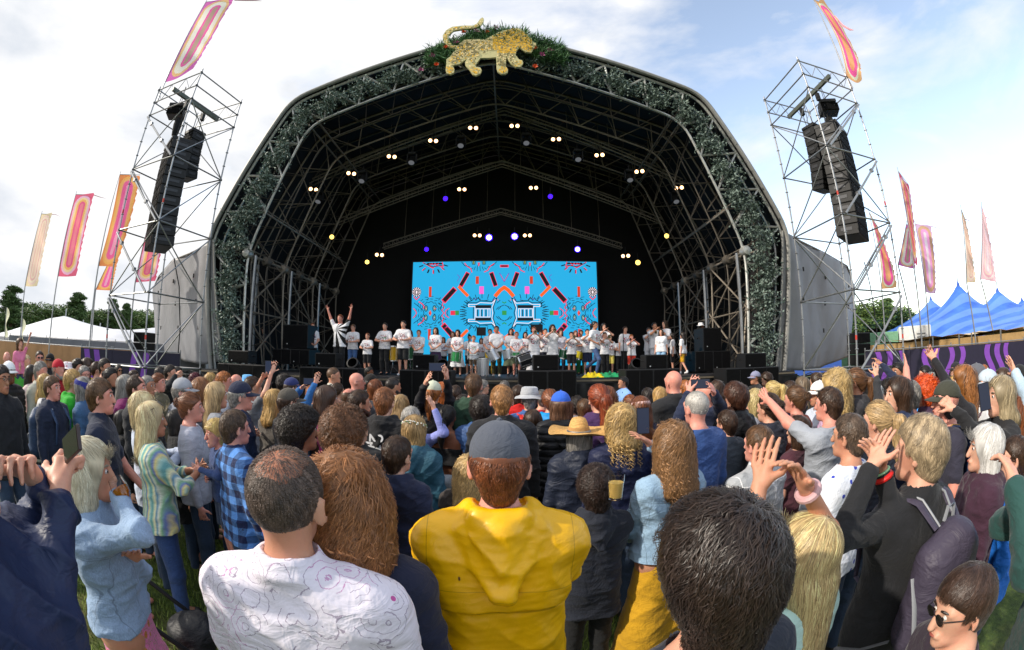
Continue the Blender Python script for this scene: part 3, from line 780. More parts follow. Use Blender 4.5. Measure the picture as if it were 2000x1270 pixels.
# ---------------------------------------------------------------- hats
def hat(p, kind, col, kw, v, par, seed):
    h = p.hs; HRm = Matrix(p.HR.tolist())
    def T(x): return Vector(H(p, x))
    back = kw.get('capback', False); sg = -1 if back else 1
    m = cloth(col) if ':' in col else None
    f = Field()
    if kind == 'cap':
        f.ell(H(p, (0, -.006, 1.672)), (.086*h, .106*h, .094*h), .01, p.HR)
        def cutf(P):
            q = ((P-np.array((0, -.01, 1.535))) @ p.HR)/h+np.array((0, -.01, 1.535))
            d = 1.663-.14*(q[..., 1]*-sg)-q[..., 2]
            return d
        f.cut(cutf)
        V, F = f.mesh(min(v, .009))
        # seams between the panels
        q = ((V-np.array((0, -.01, 1.535))) @ p.HR)/h+np.array((0, -.01, 1.535))
        an = np.arctan2(q[:, 0], q[:, 1]+.006); n_ = vnormals(V, F)
        V = V-n_*(crease(np.mod(an+math.pi/6, math.pi/3)-math.pi/6, .03)*.0016)[:, None]
        o = link(bpy.data.objects.new('cap', npmesh('cap', V, F, True, [m])), par)
        b = MB(); pts = []; nn = 14
        top = []; bot = []
        for i in range(nn+1):
            a = math.pi*(i/nn); x = -.078*math.cos(a); y0 = .086+.0*math.sin(a)
            inner = (x, sg*(.108*math.sqrt(max(0, 1-(x/.087)**2))-.006-.004), 1.668); ou = (x*.98, sg*(.108*math.sqrt(max(0, 1-(x/.087)**2))+.068*math.sin(a)**.6), 1.655-.012*abs(math.cos(a)))
            top += [T(inner), T(ou)]; bot += [T((inner[0], inner[1], inner[2]-.005)), T((ou[0], ou[1], ou[2]-.005))]
        VV = top+bot; k = len(top); FF = []
        for i in range(nn):
            a = 2*i; FF += [(a, a+1, a+3, a+2), (k+a+2, k+a+3, k+a+1, k+a), (a+1, k+a+1, k+a+3, a+3)]
        b.add(VV, FF); b.build('cap_brim', m, o, True)
        if back is None: pass
        bt = MB(); bt.lathe([(0, .012), (.007, .009), (.009, 0)], T((0, -.006, 1.762)), 10); bt.build('cap_button', m, o, True)
        return
    if kind == 'beanie':
        f.ell(H(p, (0, -.01, 1.668)), (.087*h, .105*h, .10*h), .01, p.HR); f.cut(lambda P: H(p, (0, 0, 1.655))[2]-.35*(P[..., 1]-p.HR[1, 2]*0)*-1*.0-.12*P[..., 1]*-1-P[..., 2])
        V, F = f.mesh(min(v, .01)); link(bpy.data.objects.new('beanie', npmesh('beanie', V, F, True, [m])), par); return
    if kind == 'band':
        b = MB(); n = 28; pts = []
        for i in range(n+1):
            a = 2*math.pi*i/n; pts.append(T((.084*math.cos(a), .103*math.sin(a)-.006, 1.685-.02*math.sin(a))))
        b.tube(pts, .009*kw.get('bandw', 1), 6, False, 2.2); b.build('headband', m, par, True); return
    if kind == 'crown':       # flower crown
        b = MB(); g_ = MB(); n = 26
        for i in range(n):
            a = 2*math.pi*i/n; c = T((.09*math.cos(a), .108*math.sin(a)-.006, 1.69-.035*math.sin(a)))
            for j in range(4):
                c2 = c+Vector(np.random.default_rng(i*9+j).normal(size=3)*.007)
                (b if (i+j) % 3 else g_).lathe([(0, -.006), (.007, -.002), (.007, .003), (0, .006)], c2, 6)
        o = b.build('flower_crown', cloth('plain:#f1ece0'), par, True); g_.build('crown_leaves', cloth('plain:#5d7a3c'), o); return
    # brimmed hats: lathe
    b = MB()
    if kind == 'straw':
        prof = [(0, .108), (.03, .106), (.052, .096), (.066, .07), (.082, .012), (.09, 0), (.13, -.010), (.18, -.012), (.232, .004), (.236, .001), (.18, -.016), (.088, -.006)]
        base = 1.675
    else:
        prof = [(0, .082), (.055, .08), (.078, .072), (.084, .06), (.092, 0), (.1, -.005), (.125, -.022), (.152, -.03), (.153, -.033), (.09, -.012)]
        base = 1.685
    n = 48; V = []; FF = []
    for r_, z in prof:
        for k in range(n):
            a = 2*math.pi*k/n; wv = (r_/.23)**2*.014*math.sin(a*3+1)+(r_/.23)**2*.008*math.sin(a*5+2)
            V.append(T((r_*math.cos(a)*(1.0 if r_ > .1 else 1), r_*math.sin(a)*1.08-.006, base+z+wv)))
    for i in range(len(prof)-1):
        for k in range(n): FF.append((i*n+k, i*n+(k+1) % n, (i+1)*n+(k+1) % n, (i+1)*n+k))
    b.add(V, FF); o = b.build({'straw': 'straw_hat', 'bucket': 'bucket_hat'}[kind], straw_mat() if kind == 'straw' else m, par, True)
    bb = MB(); V = []; FF = []
    for z in (.008, .03):
        for k in range(n):
            a = 2*math.pi*k/n; rr = (.0845 if z < .01 else .0785)+.002
            if kind == 'bucket': rr = .0935-.0015*(z > .01)
            V.append(T((rr*math.cos(a), rr*math.sin(a)*1.08-.006, base+z)))
    for k in range(n): FF.append((k, (k+1) % n, n+(k+1) % n, n+k))
    bb.add(V, FF); bb.build('hat_band', cloth('plain:#a37b4a') if kind == 'straw' else m, o, True)
def straw_mat():
    if 'straw' in MATS: return MATS['straw']
    s = NT('straw'); c = lin('#d6a763'); o = s.sep(s.co())
    rr = s.math('SQRT', s.math('ADD', s.math('POWER', o['X'], 2), s.math('POWER', o['Y'], 2)))
    f = s.math('SINE', s.math('MULTIPLY', rr, 900.0)); nz = s.noise(s.co(), 60, 4)
    s.set(Base_Color=s.ramp(nz, [(.3, tuple(x*.72 for x in c)), (.7, tuple(min(1, x*1.15) for x in c))]), Roughness=.8)
    s.bump(s.math('ADD', f, s.math('MULTIPLY', nz, 2)), .5, .002)
    MATS['straw'] = s.m; return s.m
# ---------------------------------------------------------------- a person
def eye_mats(): return mat('eye_white', '#d8d2cc', .3, var=0), mat('iris', '#2a211c', .25, var=0)
NP = 0
def person(loc, yaw, height, label, **kw):
    """Top-level body mesh named person; hair, clothes and hats are its children. Local +Y is forward."""
    global NP
    NP += 1; seed = kw.get('seed', NP*17); kw['seed'] = seed
    d = kw.get('dist', max(.6, math.hypot(loc[0], loc[1])))
    v = kw.get('vox', min(.019, max(.0078, .0029*d)))
    p = make_pose(kw); p.belly = kw.get('belly', 1.0)
    V, F = body_mesh(p, v, kw)
    sk = skin_mat(kw.get('skin', 'fair'))
    o = bpy.data.objects.new('person', npmesh('person', V, F, True, [sk]))
    s_ = height/1.752
    o.location = loc; o.scale = (s_,)*3; o.rotation_euler = (R(kw.get('lean', 0)), R(kw.get('roll', 0)), yaw)
    link(o, None, label, kw.get('cat', 'person'), kw.get('group'))
    if kw.get('top'):
        V, F = top_mesh(p, v, kw)
        nm = {'tee': 'tshirt', 'crop': 'crop_top', 'long': 'jumper', 'loose': 'blouse', 'vest': 'vest_top', 'polo': 'polo_shirt'}.get(kw['top'][0], kw['top'][0])
        t = link(bpy.data.objects.new(nm, npmesh(nm, V, F, True, [cloth(kw['top'][1])])), o); o2 = t
    if kw.get('bot'):
        V, F = bottom_mesh(p, max(v, .009), kw)
        nm = {'midi': 'skirt', 'wide': 'trousers'}.get(kw['bot'][0], kw['bot'][0])
        link(bpy.data.objects.new(nm, npmesh(nm, V, F, True, [cloth(kw['bot'][1])])), o)
    if kw.get('shoes', d < 3.2):
        col = kw.get('shoes') if isinstance(kw.get('shoes'), str) else 'leather:#1d1a18'
        for L in legpts(p):
            f = Field(); c, e = np.array(L[2]), np.array(L[3])
            f.seg(c-np.array((0, .01, .05)), e, .045, .034, .02); f.seg(c, c+np.array((0, 0, -.03)), .046, .045, .02)
            if kw.get('boots'): f.seg(c, c+np.array((0, 0, .24)), .048, .058, .02)
            V, F = f.mesh(.011); link(bpy.data.objects.new('boot' if kw.get('boots') else 'shoe', npmesh('shoe', V, F, True, [cloth(col)])), o)
    hs_ = kw.get('hair')
    if hs_ and hs_[0] != 'bald':
        st, hc = hs_; f, flow = hair_field(p, st, kw)
        if kw.get('hat') and kw['hat'][0] in ('cap', 'bucket', 'straw', 'beanie'):
            zc = 1.68; f.cut(lambda P: (((P-np.array((0, -.01, 1.535))) @ p.HR)/p.hs+np.array((0, -.01, 1.535)))[..., 2]-zc)
        V, F = f.mesh(min(v*1.1, .014))
        n = int(1.35*kw.get('ns', min(9000, 9500/d**1.5)))
        if st in ('buzz',): n = n//2 if d > 2 else n
        m = hair_mat(hc)
        if kw.get('thin') and len(V):       # ragged thin patch over the crown: scalp shows between strands
            c_ = H(p, (0, -.03, 1.765)); q_ = np.linalg.norm((V-c_)*np.array((1, .85, 1.1)), axis=1)+wob(V, seed+2, 60)*.012
            bad = q_ < .076; bf = bad[F].any(1); Fx = F[bf]; F = F[~bf]
        if len(V):
            if st in ('curly', 'afro', 'messy', 'wavy'):
                nn = vnormals(V, F); V = V+nn*((.3-np.abs(wob(V, seed, 130 if st != 'wavy' else 90))*.9)*(.010 if st != 'wavy' else .008)*min(1.2, kw.get('vol', 1))+wob(V, seed+11, 34)*(.009 if st != 'wavy' else .012))[:, None]
            tone = np.clip(.35+.35*wob(V, seed+1, 60), 0, 1)
            FF = [F]
            if n > 40:
                L = {'short': .035, 'buzz': .008, 'crop': .05, 'curly': .07, 'afro': .06, 'bob': .13, 'long': .18, 'pony': .12, 'bun': .10, 'messy': .11, 'wavy': .20}[st]*kw.get('sl', 1)
                wave = {'curly': .008, 'afro': .009, 'messy': .004, 'wavy': .008}.get(st, .0008)*kw.get('wv', 1)
                V2, F2, t2 = strands(f, flow, V, F, n, L, max(.00075, .00045*d+.0003)*kw.get('sw', 1), wave, seed, {'curly': .006, 'afro': .009, 'messy': .004, 'wavy': .004, 'buzz': .001, 'short': .002}.get(st, .003)*kw.get('hug', 1), {'curly': .55, 'messy': .42, 'afro': .7, 'wavy': .28, 'short': .3}.get(st, .16), 9 if d < 1.6 else (7 if d < 3 else 5))
                m_ = V2.shape[0]//n; Q3 = ((V2.reshape(n, m_, 3)-np.array((0, -.01, 1.535))) @ p.HR)/p.hs+np.array((0, -.01, 1.535))
                ok_ = np.ones(n, bool)
                if st in ('short', 'buzz', 'crop', 'curly', 'messy', 'pony', 'bun'): ok_ &= ~((Q3[..., 1] > .045) & (Q3[..., 2] < 1.69)).any(1) & ~((Q3[..., 1] > .0) & (Q3[..., 2] < 1.62)).any(1)
                else: ok_ &= ~((Q3[..., 1] > .035) & (Q3[..., 2] < 1.69) & (Q3[..., 2] > 1.42)).any(1)
                if kw.get('hat') and kw['hat'][0] in ('cap', 'bucket', 'straw', 'beanie'): ok_ &= Q3[..., 2].max(1) < 1.668
                F2 = F2.reshape(n, -1, 4)[ok_].reshape(-1, 4)
                FF.append(F2+len(V)); V0_ = V; V = np.concatenate([V, V2]); tone = np.concatenate([tone, t2])
                if kw.get('thin') and len(Fx):
                    V3, F3, t3 = strands(f, flow, V0_, Fx, max(30, n//14), L*.9, max(.0007, .0005*d), .0008, seed+1, .0015, .22, 5); FF.append(F3+len(V)); V = np.concatenate([V, V3]); tone = np.concatenate([tone, t3])
            if kw.get('ringlets'):
                rr_ = np.random.default_rng(seed+77); nr_ = kw['ringlets']; low = np.nonzero((V0_[:, 2] < 1.60) & (V0_[:, 1] < .02))[0]; rt = V0_[rr_.choice(low, nr_)]
                for q_ in range(nr_):
                    a0 = rt[q_]; o2_ = a0-np.array((0, -.04, a0[2])); o2_ /= np.linalg.norm(o2_); Ls = rr_.uniform(.08, .17); ra_ = rr_.uniform(.006, .012); p0_ = rr_.uniform(0, 6.28); pi_ = rr_.uniform(.026, .04); K = 20
                    tt = np.linspace(0, 1, K); an = p0_+tt*Ls/pi_*6.283
                    C2 = a0+o2_*(.004+.012*tt[:, None])+np.stack([np.cos(an)*ra_, np.sin(an)*ra_, -tt*Ls], 1)*np.array((1, 1, 1))
                    w2_ = .0042*(1-.75*tt)[:, None]; e1 = np.stack([np.cos(an), np.sin(an), an*0], 1); e2 = np.array((0, 0, 1.0))
                    R4 = np.stack([C2+e1*w2_, C2+e2*w2_, C2-e1*w2_, C2-e2*w2_], 1).reshape(-1, 3); b0_ = np.arange(K-1)[:, None]*4
                    F4 = np.concatenate([np.stack([b0_[:, 0]+i, b0_[:, 0]+(i+1) % 4, b0_[:, 0]+4+(i+1) % 4, b0_[:, 0]+4+i], 1) for i in range(4)])
                    FF.append(F4+len(V)); V = np.concatenate([V, R4]); tone = np.concatenate([tone, np.full(len(R4), rr_.uniform(.3, 1))])
            me = npmesh('hair', V, np.concatenate(FF), True, [m])
            a = me.attributes.new('tone', 'FLOAT', 'POINT'); a.data.foreach_set('value', tone.astype(np.float32))
            link(bpy.data.objects.new('hair', me), o)
    if kw.get('beard'):
        f = Field(); f.seg(H(p, (-.045, .02, 1.575)), H(p, (0, .075, 1.54)), .026*p.hs, .03*p.hs, .02); f.seg(H(p, (.045, .02, 1.575)), H(p, (0, .075, 1.54)), .026*p.hs, .03*p.hs, .02)
        V, F = f.mesh(max(v, .008)); me = npmesh('beard', V, F, True, [hair_mat(kw['beard'])]); link(bpy.data.objects.new('beard', me), o)
    if kw.get('hat'): hat(p, kw['hat'][0], kw['hat'][1], kw, v, o, seed)
    if kw.get('face', False):
        w_, ir = eye_mats()
        for sx in (-1, 1):
            b = MB(); b.lathe([(0, .0105), (.006, .0085), (.0105, 0), (.006, -.0085), (0, -.0105)], H(p, (sx*.031, .081, 1.648)), 10)
            e = b.build('eye', w_, o, True)
            b = MB(); c = Vector(H(p, (sx*.031, .0915, 1.648))); b.box(c, (.010, .004, .010), Matrix(p.HR.tolist()), .002); b.build('pupil', ir, e)
            b = MB(); b.tube([H(p, (sx*.018, .093, 1.668)), H(p, (sx*.034, .092, 1.673)), H(p, (sx*.05, .078, 1.667))], [.0035, .0045, .0025], 6)
            b.build('eyebrow', hair_mat(hs_[1] if hs_ and hs_[0] != 'bald' else '#4a3626'), o, True)
        b = MB()
        if kw['face'] == 'shout': b.lathe([(0, .022), (.012, .016), (.017, 0), (.012, -.016), (0, -.022)], H(p, (0, .086, 1.568)), 12); mm = mat('open_mouth', '#3a0f10', .5, var=0)
        else: b.tube([H(p, (-.022, .091, 1.575)), H(p, (-.01, .1015, 1.5765)), H(p, (0, .104, 1.5755)), H(p, (.01, .1015, 1.5765)), H(p, (.022, .091, 1.575))], [.002, .0042, .0045, .0042, .002], 6); mm = mat('lips', '#a2564c', .45)
        b.build('mouth', mm, o, True)
    if kw.get('glasses'):
        b = MB(); top = kw['glasses'] == 'top'; gm = mat('glasses_frame', '#141214', .25, var=0)
        dz, dy = (.075, -.035) if top else (0, 0)
        for sx in (-1, 1):
            pts = [H(p, (sx*.031+.022*math.cos(a), .104+dy*2, 1.648+dz+.016*math.sin(a))) for a in np.linspace(0, 2*math.pi, 13)]
            b.tube(pts, .002, 6, False)
            b.tube([H(p, (sx*.053, .1+dy*2, 1.652+dz)), H(p, (sx*.08, .05+dy, 1.65+dz)), H(p, (sx*.084, -.01+dy, 1.642+dz*.7))], .002, 6)
            if kw['glasses'] != 'clear':
                pts = [H(p, (sx*.031+.021*math.cos(a), .1045+dy*2, 1.648+dz+.0155*math.sin(a))) for a in np.linspace(0, 2*math.pi, 13)[:-1]]
                b.poly([Vector(q) for q in pts], (0, 1, 0), .002)
        b.tube([H(p, (-.009, .105+dy*2, 1.65+dz)), H(p, (.009, .105+dy*2, 1.65+dz))], .002, 6)
        b.build('glasses', gm, o, True)
    if kw.get('scrunchie'):
        rt = H(p, (0, -.117, kw.get('ponyz', 1.655))); b = MB()
        b.tube([rt+np.array((.024*math.cos(a), 0, .024*math.sin(a))) for a in np.linspace(0, 2*math.pi, 13)], .012, 8, False); b.build('scrunchie', cloth(kw['scrunchie']), o, True)
    o['_s'] = s_
    return o, p
def world_pt(o, x):
    return Matrix.LocRotScale(o.location, o.rotation_euler.to_quaternion(), o.scale) @ Vector(x)
# ================================================================ the place
XC, DZ = -0.70, 1.50            # middle of the stage, height of its deck
alu = mat('scaffold_steel', '#9b9d9f', .42, .75, var=.2, vs=3)
dalu = mat('truss_metal', '#8d8376', .5, .35, var=.25, vs=2)
black = mat('black_cloth', '#0b0b0d', .9, var=.3, bump=.3, bs=3)
blackp = mat('black_paint', '#0c0c0e', .6, var=.2, bump=.15, bs=80)
blackg = mat('grille_black', '#08080a', .9, var=.15, spec=.15, bump=.5, bs=220)
# ---- ground: one sheet with trodden grass
def ground():
    n = 60; xs = np.sign(np.linspace(-1, 1, n+1))*np.abs(np.linspace(-1, 1, n+1))**3*900
    X, Y = np.meshgrid(xs, xs, indexing='ij'); Z = np.zeros_like(X)
    V = np.stack([X, Y+20, Z-.0], -1).reshape(-1, 3)
    i = np.arange(n)[:, None]*(n+1)+np.arange(n)[None]
    F = np.stack([i, i+n+1, i+n+2, i+1], -1).reshape(-1, 4)
    s = NT('turf'); co = s.co()
    a = s.noise(co, .5, 6); b = s.noise(co, 14, 5, .7)
    g = s.ramp(b, [(.3, lin('#2a3a14')), (.55, lin('#465a20')), (.75, lin('#66722e'))])
    s.set(Base_Color=s.mix(s.ramp(a, [(.5, (0, 0, 0)), (.68, (1, 1, 1))]), g, s.ramp(b, [(.3, lin('#4a3d28')), (.7, lin('#7f7347'))])), Roughness=.95)
    s.bump(s.noise(co, 40, 5, .7), .7, .03)
    link(bpy.data.objects.new('ground', npmesh('ground', V, F, False, [s.m])), kind='structure')
    # blades of grass where the photograph shows open turf
    r = np.random.default_rng(5); n = 52000
    x = r.uniform(-7.5, 1.5, n); y = r.uniform(.6, 5.5, n)
    P = np.stack([x, y, np.zeros(n)], 1); a = r.uniform(0, 6.28, n); h = r.uniform(.03, .075, n); wd = r.uniform(.003, .006, n)
    dx = np.stack([np.cos(a), np.sin(a), a*0], 1)*wd[:, None]; t = np.stack([np.cos(a+1.3)*h*.5, np.sin(a+1.3)*h*.5, h], 1)
    V = np.stack([P-dx, P+dx, P+t*.6+dx*.6, P+t*.6-dx*.6, P+t], 1).reshape(-1, 3); k = np.arange(n)*5
    F1 = np.stack([k, k+1, k+2, k+3], 1); F2 = np.stack([k+3, k+2, k+4], 1)
    g = NT('grass_blade'); v = g.noise(g.co(), 6, 3); g.set(Base_Color=g.ramp(v, [(.3, lin('#4c6420')), (.7, lin('#86983c'))]), Roughness=.7)
    link(bpy.data.objects.new('grass', npmesh('grass', V, [F1, F2], False, [g.m])), kind='stuff', label='short trodden green grass between the people', cat='grass')
ground()
# ---- the stage
ST = empty('festival_stage', (XC, 12.5, 0), 'huge dark arched open-air concert stage with a black interior of metal trusses', 'stage')
def sloc(v): return Vector(v)-Vector((XC, 12.5, 0))
OUT = [(-9.8, 0), (-10.65, 6.35), (-7.85, 11.8), (0, 14.2), (7.85, 11.8), (10.65, 6.35), (9.8, 0)]
INN = [(-8.55, 0), (-8.75, 5.65), (-6.9, 10.6), (0, 12.9), (6.9, 10.6), (8.75, 5.65), (8.55, 0)]
def rnd(P, r=.7, n=5):
    """Round the corners of a profile."""
    P = [Vector((a, b)) for a, b in P]; out_ = [P[0]]
    for i in range(1, len(P)-1):
        a = (P[i-1]-P[i]).normalized()*r+P[i]; c = (P[i+1]-P[i]).normalized()*r+P[i]
        for k in range(n+1):
            t = k/n; out_.append(a*(1-t)**2+P[i]*2*t*(1-t)+c*t*t)
    return out_+[P[-1]]
def along(P, t):
    L = [(P[i+1]-P[i]).length for i in range(len(P)-1)]; T = sum(L)*t
    for i, l in enumerate(L):
        if T <= l or i == len(L)-1: return P[i]+(P[i+1]-P[i])*(T/l)
        T -= l
def sheet(name, prof, y0, y1, m, th=.03, parent=ST, wave=0):
    b = MB(); n = len(prof); V = []; F = []
    ys = np.linspace(y0, y1, 9)
    for y in ys:
        for q in (0, 1):
            for i, p in enumerate(prof):
                a = prof[max(0, i-1)]; c = prof[min(n-1, i+1)]; t = (c-a).normalized(); nn = Vector((-t.y, t.x))
                o = p+nn*(th*q); V.append((o.x, y-12.5, o.y))
    w2 = 2*n
    for j in range(len(ys)-1):
        for i in range(n-1):
            a = j*w2+i; F.append((a, a+1, a+1+w2, a+w2)); a += n; F.append((a+w2, a+1+w2, a+1, a))
    for i in range(n-1): F.append((i, i+n, i+n+1, i+1)); e = (len(ys)-1)*w2+i; F.append((e+1, e+n+1, e+n, e))
    b.add(V, F); return b.build(name, m, parent, True)
pro = rnd(OUT); pri = rnd(INN)
roofm = mat('roof_membrane', '#0e1014', .7, var=.3, vs=.6, bump=.3, bs=1.2)
sheet('roof_canopy', rnd([(a*1.004, b+.05) for a, b in OUT]), 12.45, 22.6, roofm, .04)
edge = mat('roof_edge_trim', '#8e8d89', .5, .2, var=.1)
b = MB(); b.tube([(p.x, -.12, p.y+.02) for p in rnd([(a*1.008, b+.09) for a, b in OUT])], .085, 8); b.build('roof_edge', edge, ST, True)
b = MB(); b.add([(-10.5, 10.1, 0), (10.5, 10.1, 0), (10.5, 10.1, 14.3), (-10.5, 10.1, 14.3), (-10.5, 10.2, 0), (10.5, 10.2, 0), (10.5, 10.2, 14.3), (-10.5, 10.2, 14.3)], [(0, 1, 2, 3), (7, 6, 5, 4)])
b.F = [tuple(f) for f in b.F]; b = MB()
bp = rnd([(a*1.0, c) for a, c in OUT]); V = [(p.x*1.02, 10.12, p.y*1.02) for p in bp]; V2 = [(p.x*1.02, 10.2, p.y*1.02) for p in bp]; k = len(V)
b.add(V+V2, [tuple(range(k-1, -1, -1)), tuple(range(k, 2*k))]+[(i, i+1, i+1+k, i+k) for i in range(k-1)]); b.build('rear_wall', black, ST)
b = MB(); b.box((0, 4.75, DZ-.08), (20.4, 10.6, .16)); b.build('stage_deck', mat('deck_board', '#26262a', .5, var=.3, vs=2, bump=.2, bs=4), ST)
b = MB(); b.box((0, -.57, DZ-.075), (20.4, .04, .05)); b.build('deck_edge_trim', mat('edge_strip', '#6d6353', .6), ST)
# creased black skirt below the deck
n = 240; V = []; F = []
for i in range(n+1):
    x = -10.4+20.8*i/n; yy = -.52+.035*math.sin(i*.9)+.03*math.sin(i*.37+1)
    for q, z in enumerate((0, .5, 1.0, DZ-.12)): V.append((x, yy+.03*math.sin(i*.5+z*4)*(q % 3 > 0), z))
for i in range(n):
    for q in range(3): a = i*4+q; F.append((a, a+4, a+5, a+1))
b = MB(); b.add(V, F); b.build('deck_skirt', mat('skirt_vinyl', '#101114', .42, var=.3, vs=2, bump=.4, bs=3), ST, True)
def arch_truss(y, r=.046, seg=44, m=dalu, rz=.025, name='arch_truss'):
    b = MB(); y -= 12.5
    b.tube([(p.x, y, p.y) for p in pro], r, 7); b.tube([(p.x, y, p.y) for p in pri], r*.85, 7)
    b.tube([(p.x*.99, y+.45, p.y-.05) for p in pro], r*.7, 6)
    for i in range(seg):
        a = along(pro if i % 2 else pri, (i+.5)/seg); c = along(pri if i % 2 else pro, (i+1.5)/seg) if i < seg-1 else None
        if c: b.tube([(a.x, y, a.y), (c.x, y, c.y)], rz, 5)
        if c and i % 2: b.tube([(a.x*.99, y+.45, a.y-.05), (c.x, y, c.y)], rz*.8, 5)
    for x_, z_ in [INN[1], INN[5]]: b.lathe([(0, -.2), (.16, -.16), (.2, 0), (.16, .16), (0, .2)], (x_, y, z_), 10, rotm_x90)
    return b.build(name, m, ST, True)
rotm_x90 = Matrix.Rotation(math.pi/2, 3, 'X')
fm = mat('front_truss_metal', '#b9b9b4', .4, .5, var=.15)
arch_truss(12.55, .06, 52, fm, .045, 'front_arch_truss')
for y in (15.3, 18.1, 20.9): arch_truss(y)
for y in (13.9, 16.7, 19.5): arch_truss(y, .035, 64, mat('dark_truss_metal', '#5f584f', .6, .3), .016, 'light_arch_truss')
# purlins and wind braces between the arches
nodes = [INN[1], INN[2], INN[3], INN[4], INN[5]]+[tuple(along(pri, t)) for t in (.2, .31, .69, .8)]
for x_, z_ in nodes:
    b = MB(); b.tube([(x_, 0, z_), (x_, 8.4, z_)], .035, 6); b.tube([(x_*1.05, .1, z_+.35), (x_*1.05, 8.4, z_+.35)], .025, 6)
    for k in range(12): b.tube([(x_, k*.7, z_), (x_*1.05, k*.7+.35, z_+.35)], .014, 4)
    b.build('purlin', dalu, ST, True)
for sx in (-1, 1):
    for k in range(3):
        y0, y1 = k*2.8, k*2.8+2.8; xi = sx*8.66
        for z0, z1 in ((1.5, 3.6), (3.6, 5.65)):
            b = MB(); b.tube([(xi, y0, z0), (xi, y1, z1)], .035, 6); b.tube([(xi, y1, z0), (xi, y0, z1)], .035, 6); b.tube([(xi, y0, z0), (xi, y1, z0)], .03, 6); b.build('wind_brace', dalu, ST, True)
        b = MB(); b.tube([(sx*9.9, y0, 5.9), (sx*8.7, y1, 5.7)], .03, 6); b.build('corner_brace', dalu, ST, True)
    # raking legs that show inside the opening
    for y0 in (.25, 1.6, 3.05, 4.4, 5.85):
        b = MB(); xa = sx*(8.5 if y0 in (.25, 3.05, 5.85) else 9.3); b.tube([(xa, y0, DZ), (xa, y0, 5.6)], .06, 8); b.build('inner_leg', alu, ST, True)
    s_ = sheet('side_wall', [Vector((sx*9.98, 0.0)), Vector((sx*10.6, 6.3))], 12.9, 22.5, black, .03)
# grey tarpaulin wings
tarp = NT('tarpaulin'); c = lin('#85868a')
tarp.set(Base_Color=tarp.ramp(tarp.noise(tarp.co(), .9, 6, .6), [(.3, tuple(x*.9 for x in c)), (.7, tuple(x*1.06 for x in c))]), Roughness=.5)
tarp.bump(tarp.noise(tarp.co((1, 1, .5)), 2.2, 3, .5, .3), .45, .07)
def wing(side):
    if side < 0: T = [at_y(418, 468, 12.4), at_y(378, 492, 12.9), at_y(338, 508, 13.6), at_y(310, 540, 14.5), at_y(300, 562, 15.4)]; Bm = [at_y(434, 703, 12.4), at_y(400, 712, 12.7), at_y(360, 706, 13.0), at_y(322, 690, 13.8), at_y(302, 680, 15.2)]
    else: T = [at_y(1528, 452, 12.4), at_y(1565, 472, 12.8), at_y(1610, 494, 13.3), at_y(1655, 520, 14.0), at_y(1668, 560, 15.0)]; Bm = [at_y(1516, 722, 12.4), at_y(1560, 724, 12.6), at_y(1600, 720, 12.9), at_y(1650, 700, 13.6), at_y(1663, 690, 14.8)]
    nu, nv = 60, 40; V = []; F = []
    for i in range(nu+1):
        u = i/nu*4; k = min(3, int(u)); f = u-k; t = T[k].lerp(T[k+1], f); bt = Bm[k].lerp(Bm[k+1], f)
        for j in range(nv+1):
            v = j/nv; p = bt.lerp(t, v)
            p.y += .08*math.sin(u*3.3+v*4)*(1-v*.4)+.025*math.sin(u*9+v*7)+.012*math.sin(u*17-v*15); V.append(p-Vector((XC, 12.5, 0)))
    for i in range(nu):
        for j in range(nv): a = i*(nv+1)+j; q = (a, a+nv+1, a+nv+2, a+1); F.append(q if side > 0 else q[::-1])
    b = MB(); b.add(V, F); o = b.build('wing_tarpaulin', tarp.m, ST, True)
    m = o.modifiers.new('thick', 'SOLIDIFY'); m.thickness = .02
    b = MB(); b.tube([p-Vector((XC, 12.5, 0)) for p in T], .035, 6); b.tube([Bm[0]-Vector((XC, 12.5, 0)), T[0]-Vector((XC, 12.5, 0))], .05, 6); b.build('wing_edge_pole', edge, o, True)
    for k in (1, 2, 3):
        for q in (.25, .5, .75):
            b = MB(); p = Bm[k].lerp(T[k], .08).lerp(T[k], q)-Vector((XC, 12.58, 0)); b.box(p, (.05, .04, .16)); b.build('tarpaulin_strap', blackp, o)
wing(-1); wing(1)
# scaffold underneath, cable clutter beside the stage
for sx, x0, x1 in ((-1, -15.5, -10.9), (1, 9.3, 14.2)):
    b = MB(); r = random.Random(4)
    n = 60; V = []; F = []
    for i in range(n+1):
        x = x0+(x1-x0)*i/n
        for q, z in enumerate((0, .5, .95+.06*math.sin(i*.7), 1.12+.07*math.sin(i*.31))): V.append((x, 11.2+.06*math.sin(i*1.1+z*3)+.25*(q == 3), z))
    for i in range(n):
        for q in range(3): a = i*4+q; F.append((a, a+4, a+5, a+1))
    b.add(V, F)
    for k in range(26):
        p = [Vector((r.uniform(x0, x1), 11.6+r.random(), 1.15+r.random()*.15)) for _ in range(2)]
        b.tube([p[0], (p[0]+p[1])/2+Vector((0, 0, .12)), p[1]], .02, 5)
    b.build('platform_skirt', mat('skirt_vinyl', '#101114', .42, var=.3, vs=2, bump=.4, bs=3), smooth=True, label='black sheeted side platform strewn with cables on the %s of the stage' % ('left' if sx < 0 else 'right'), cat='platform', group='side platforms')
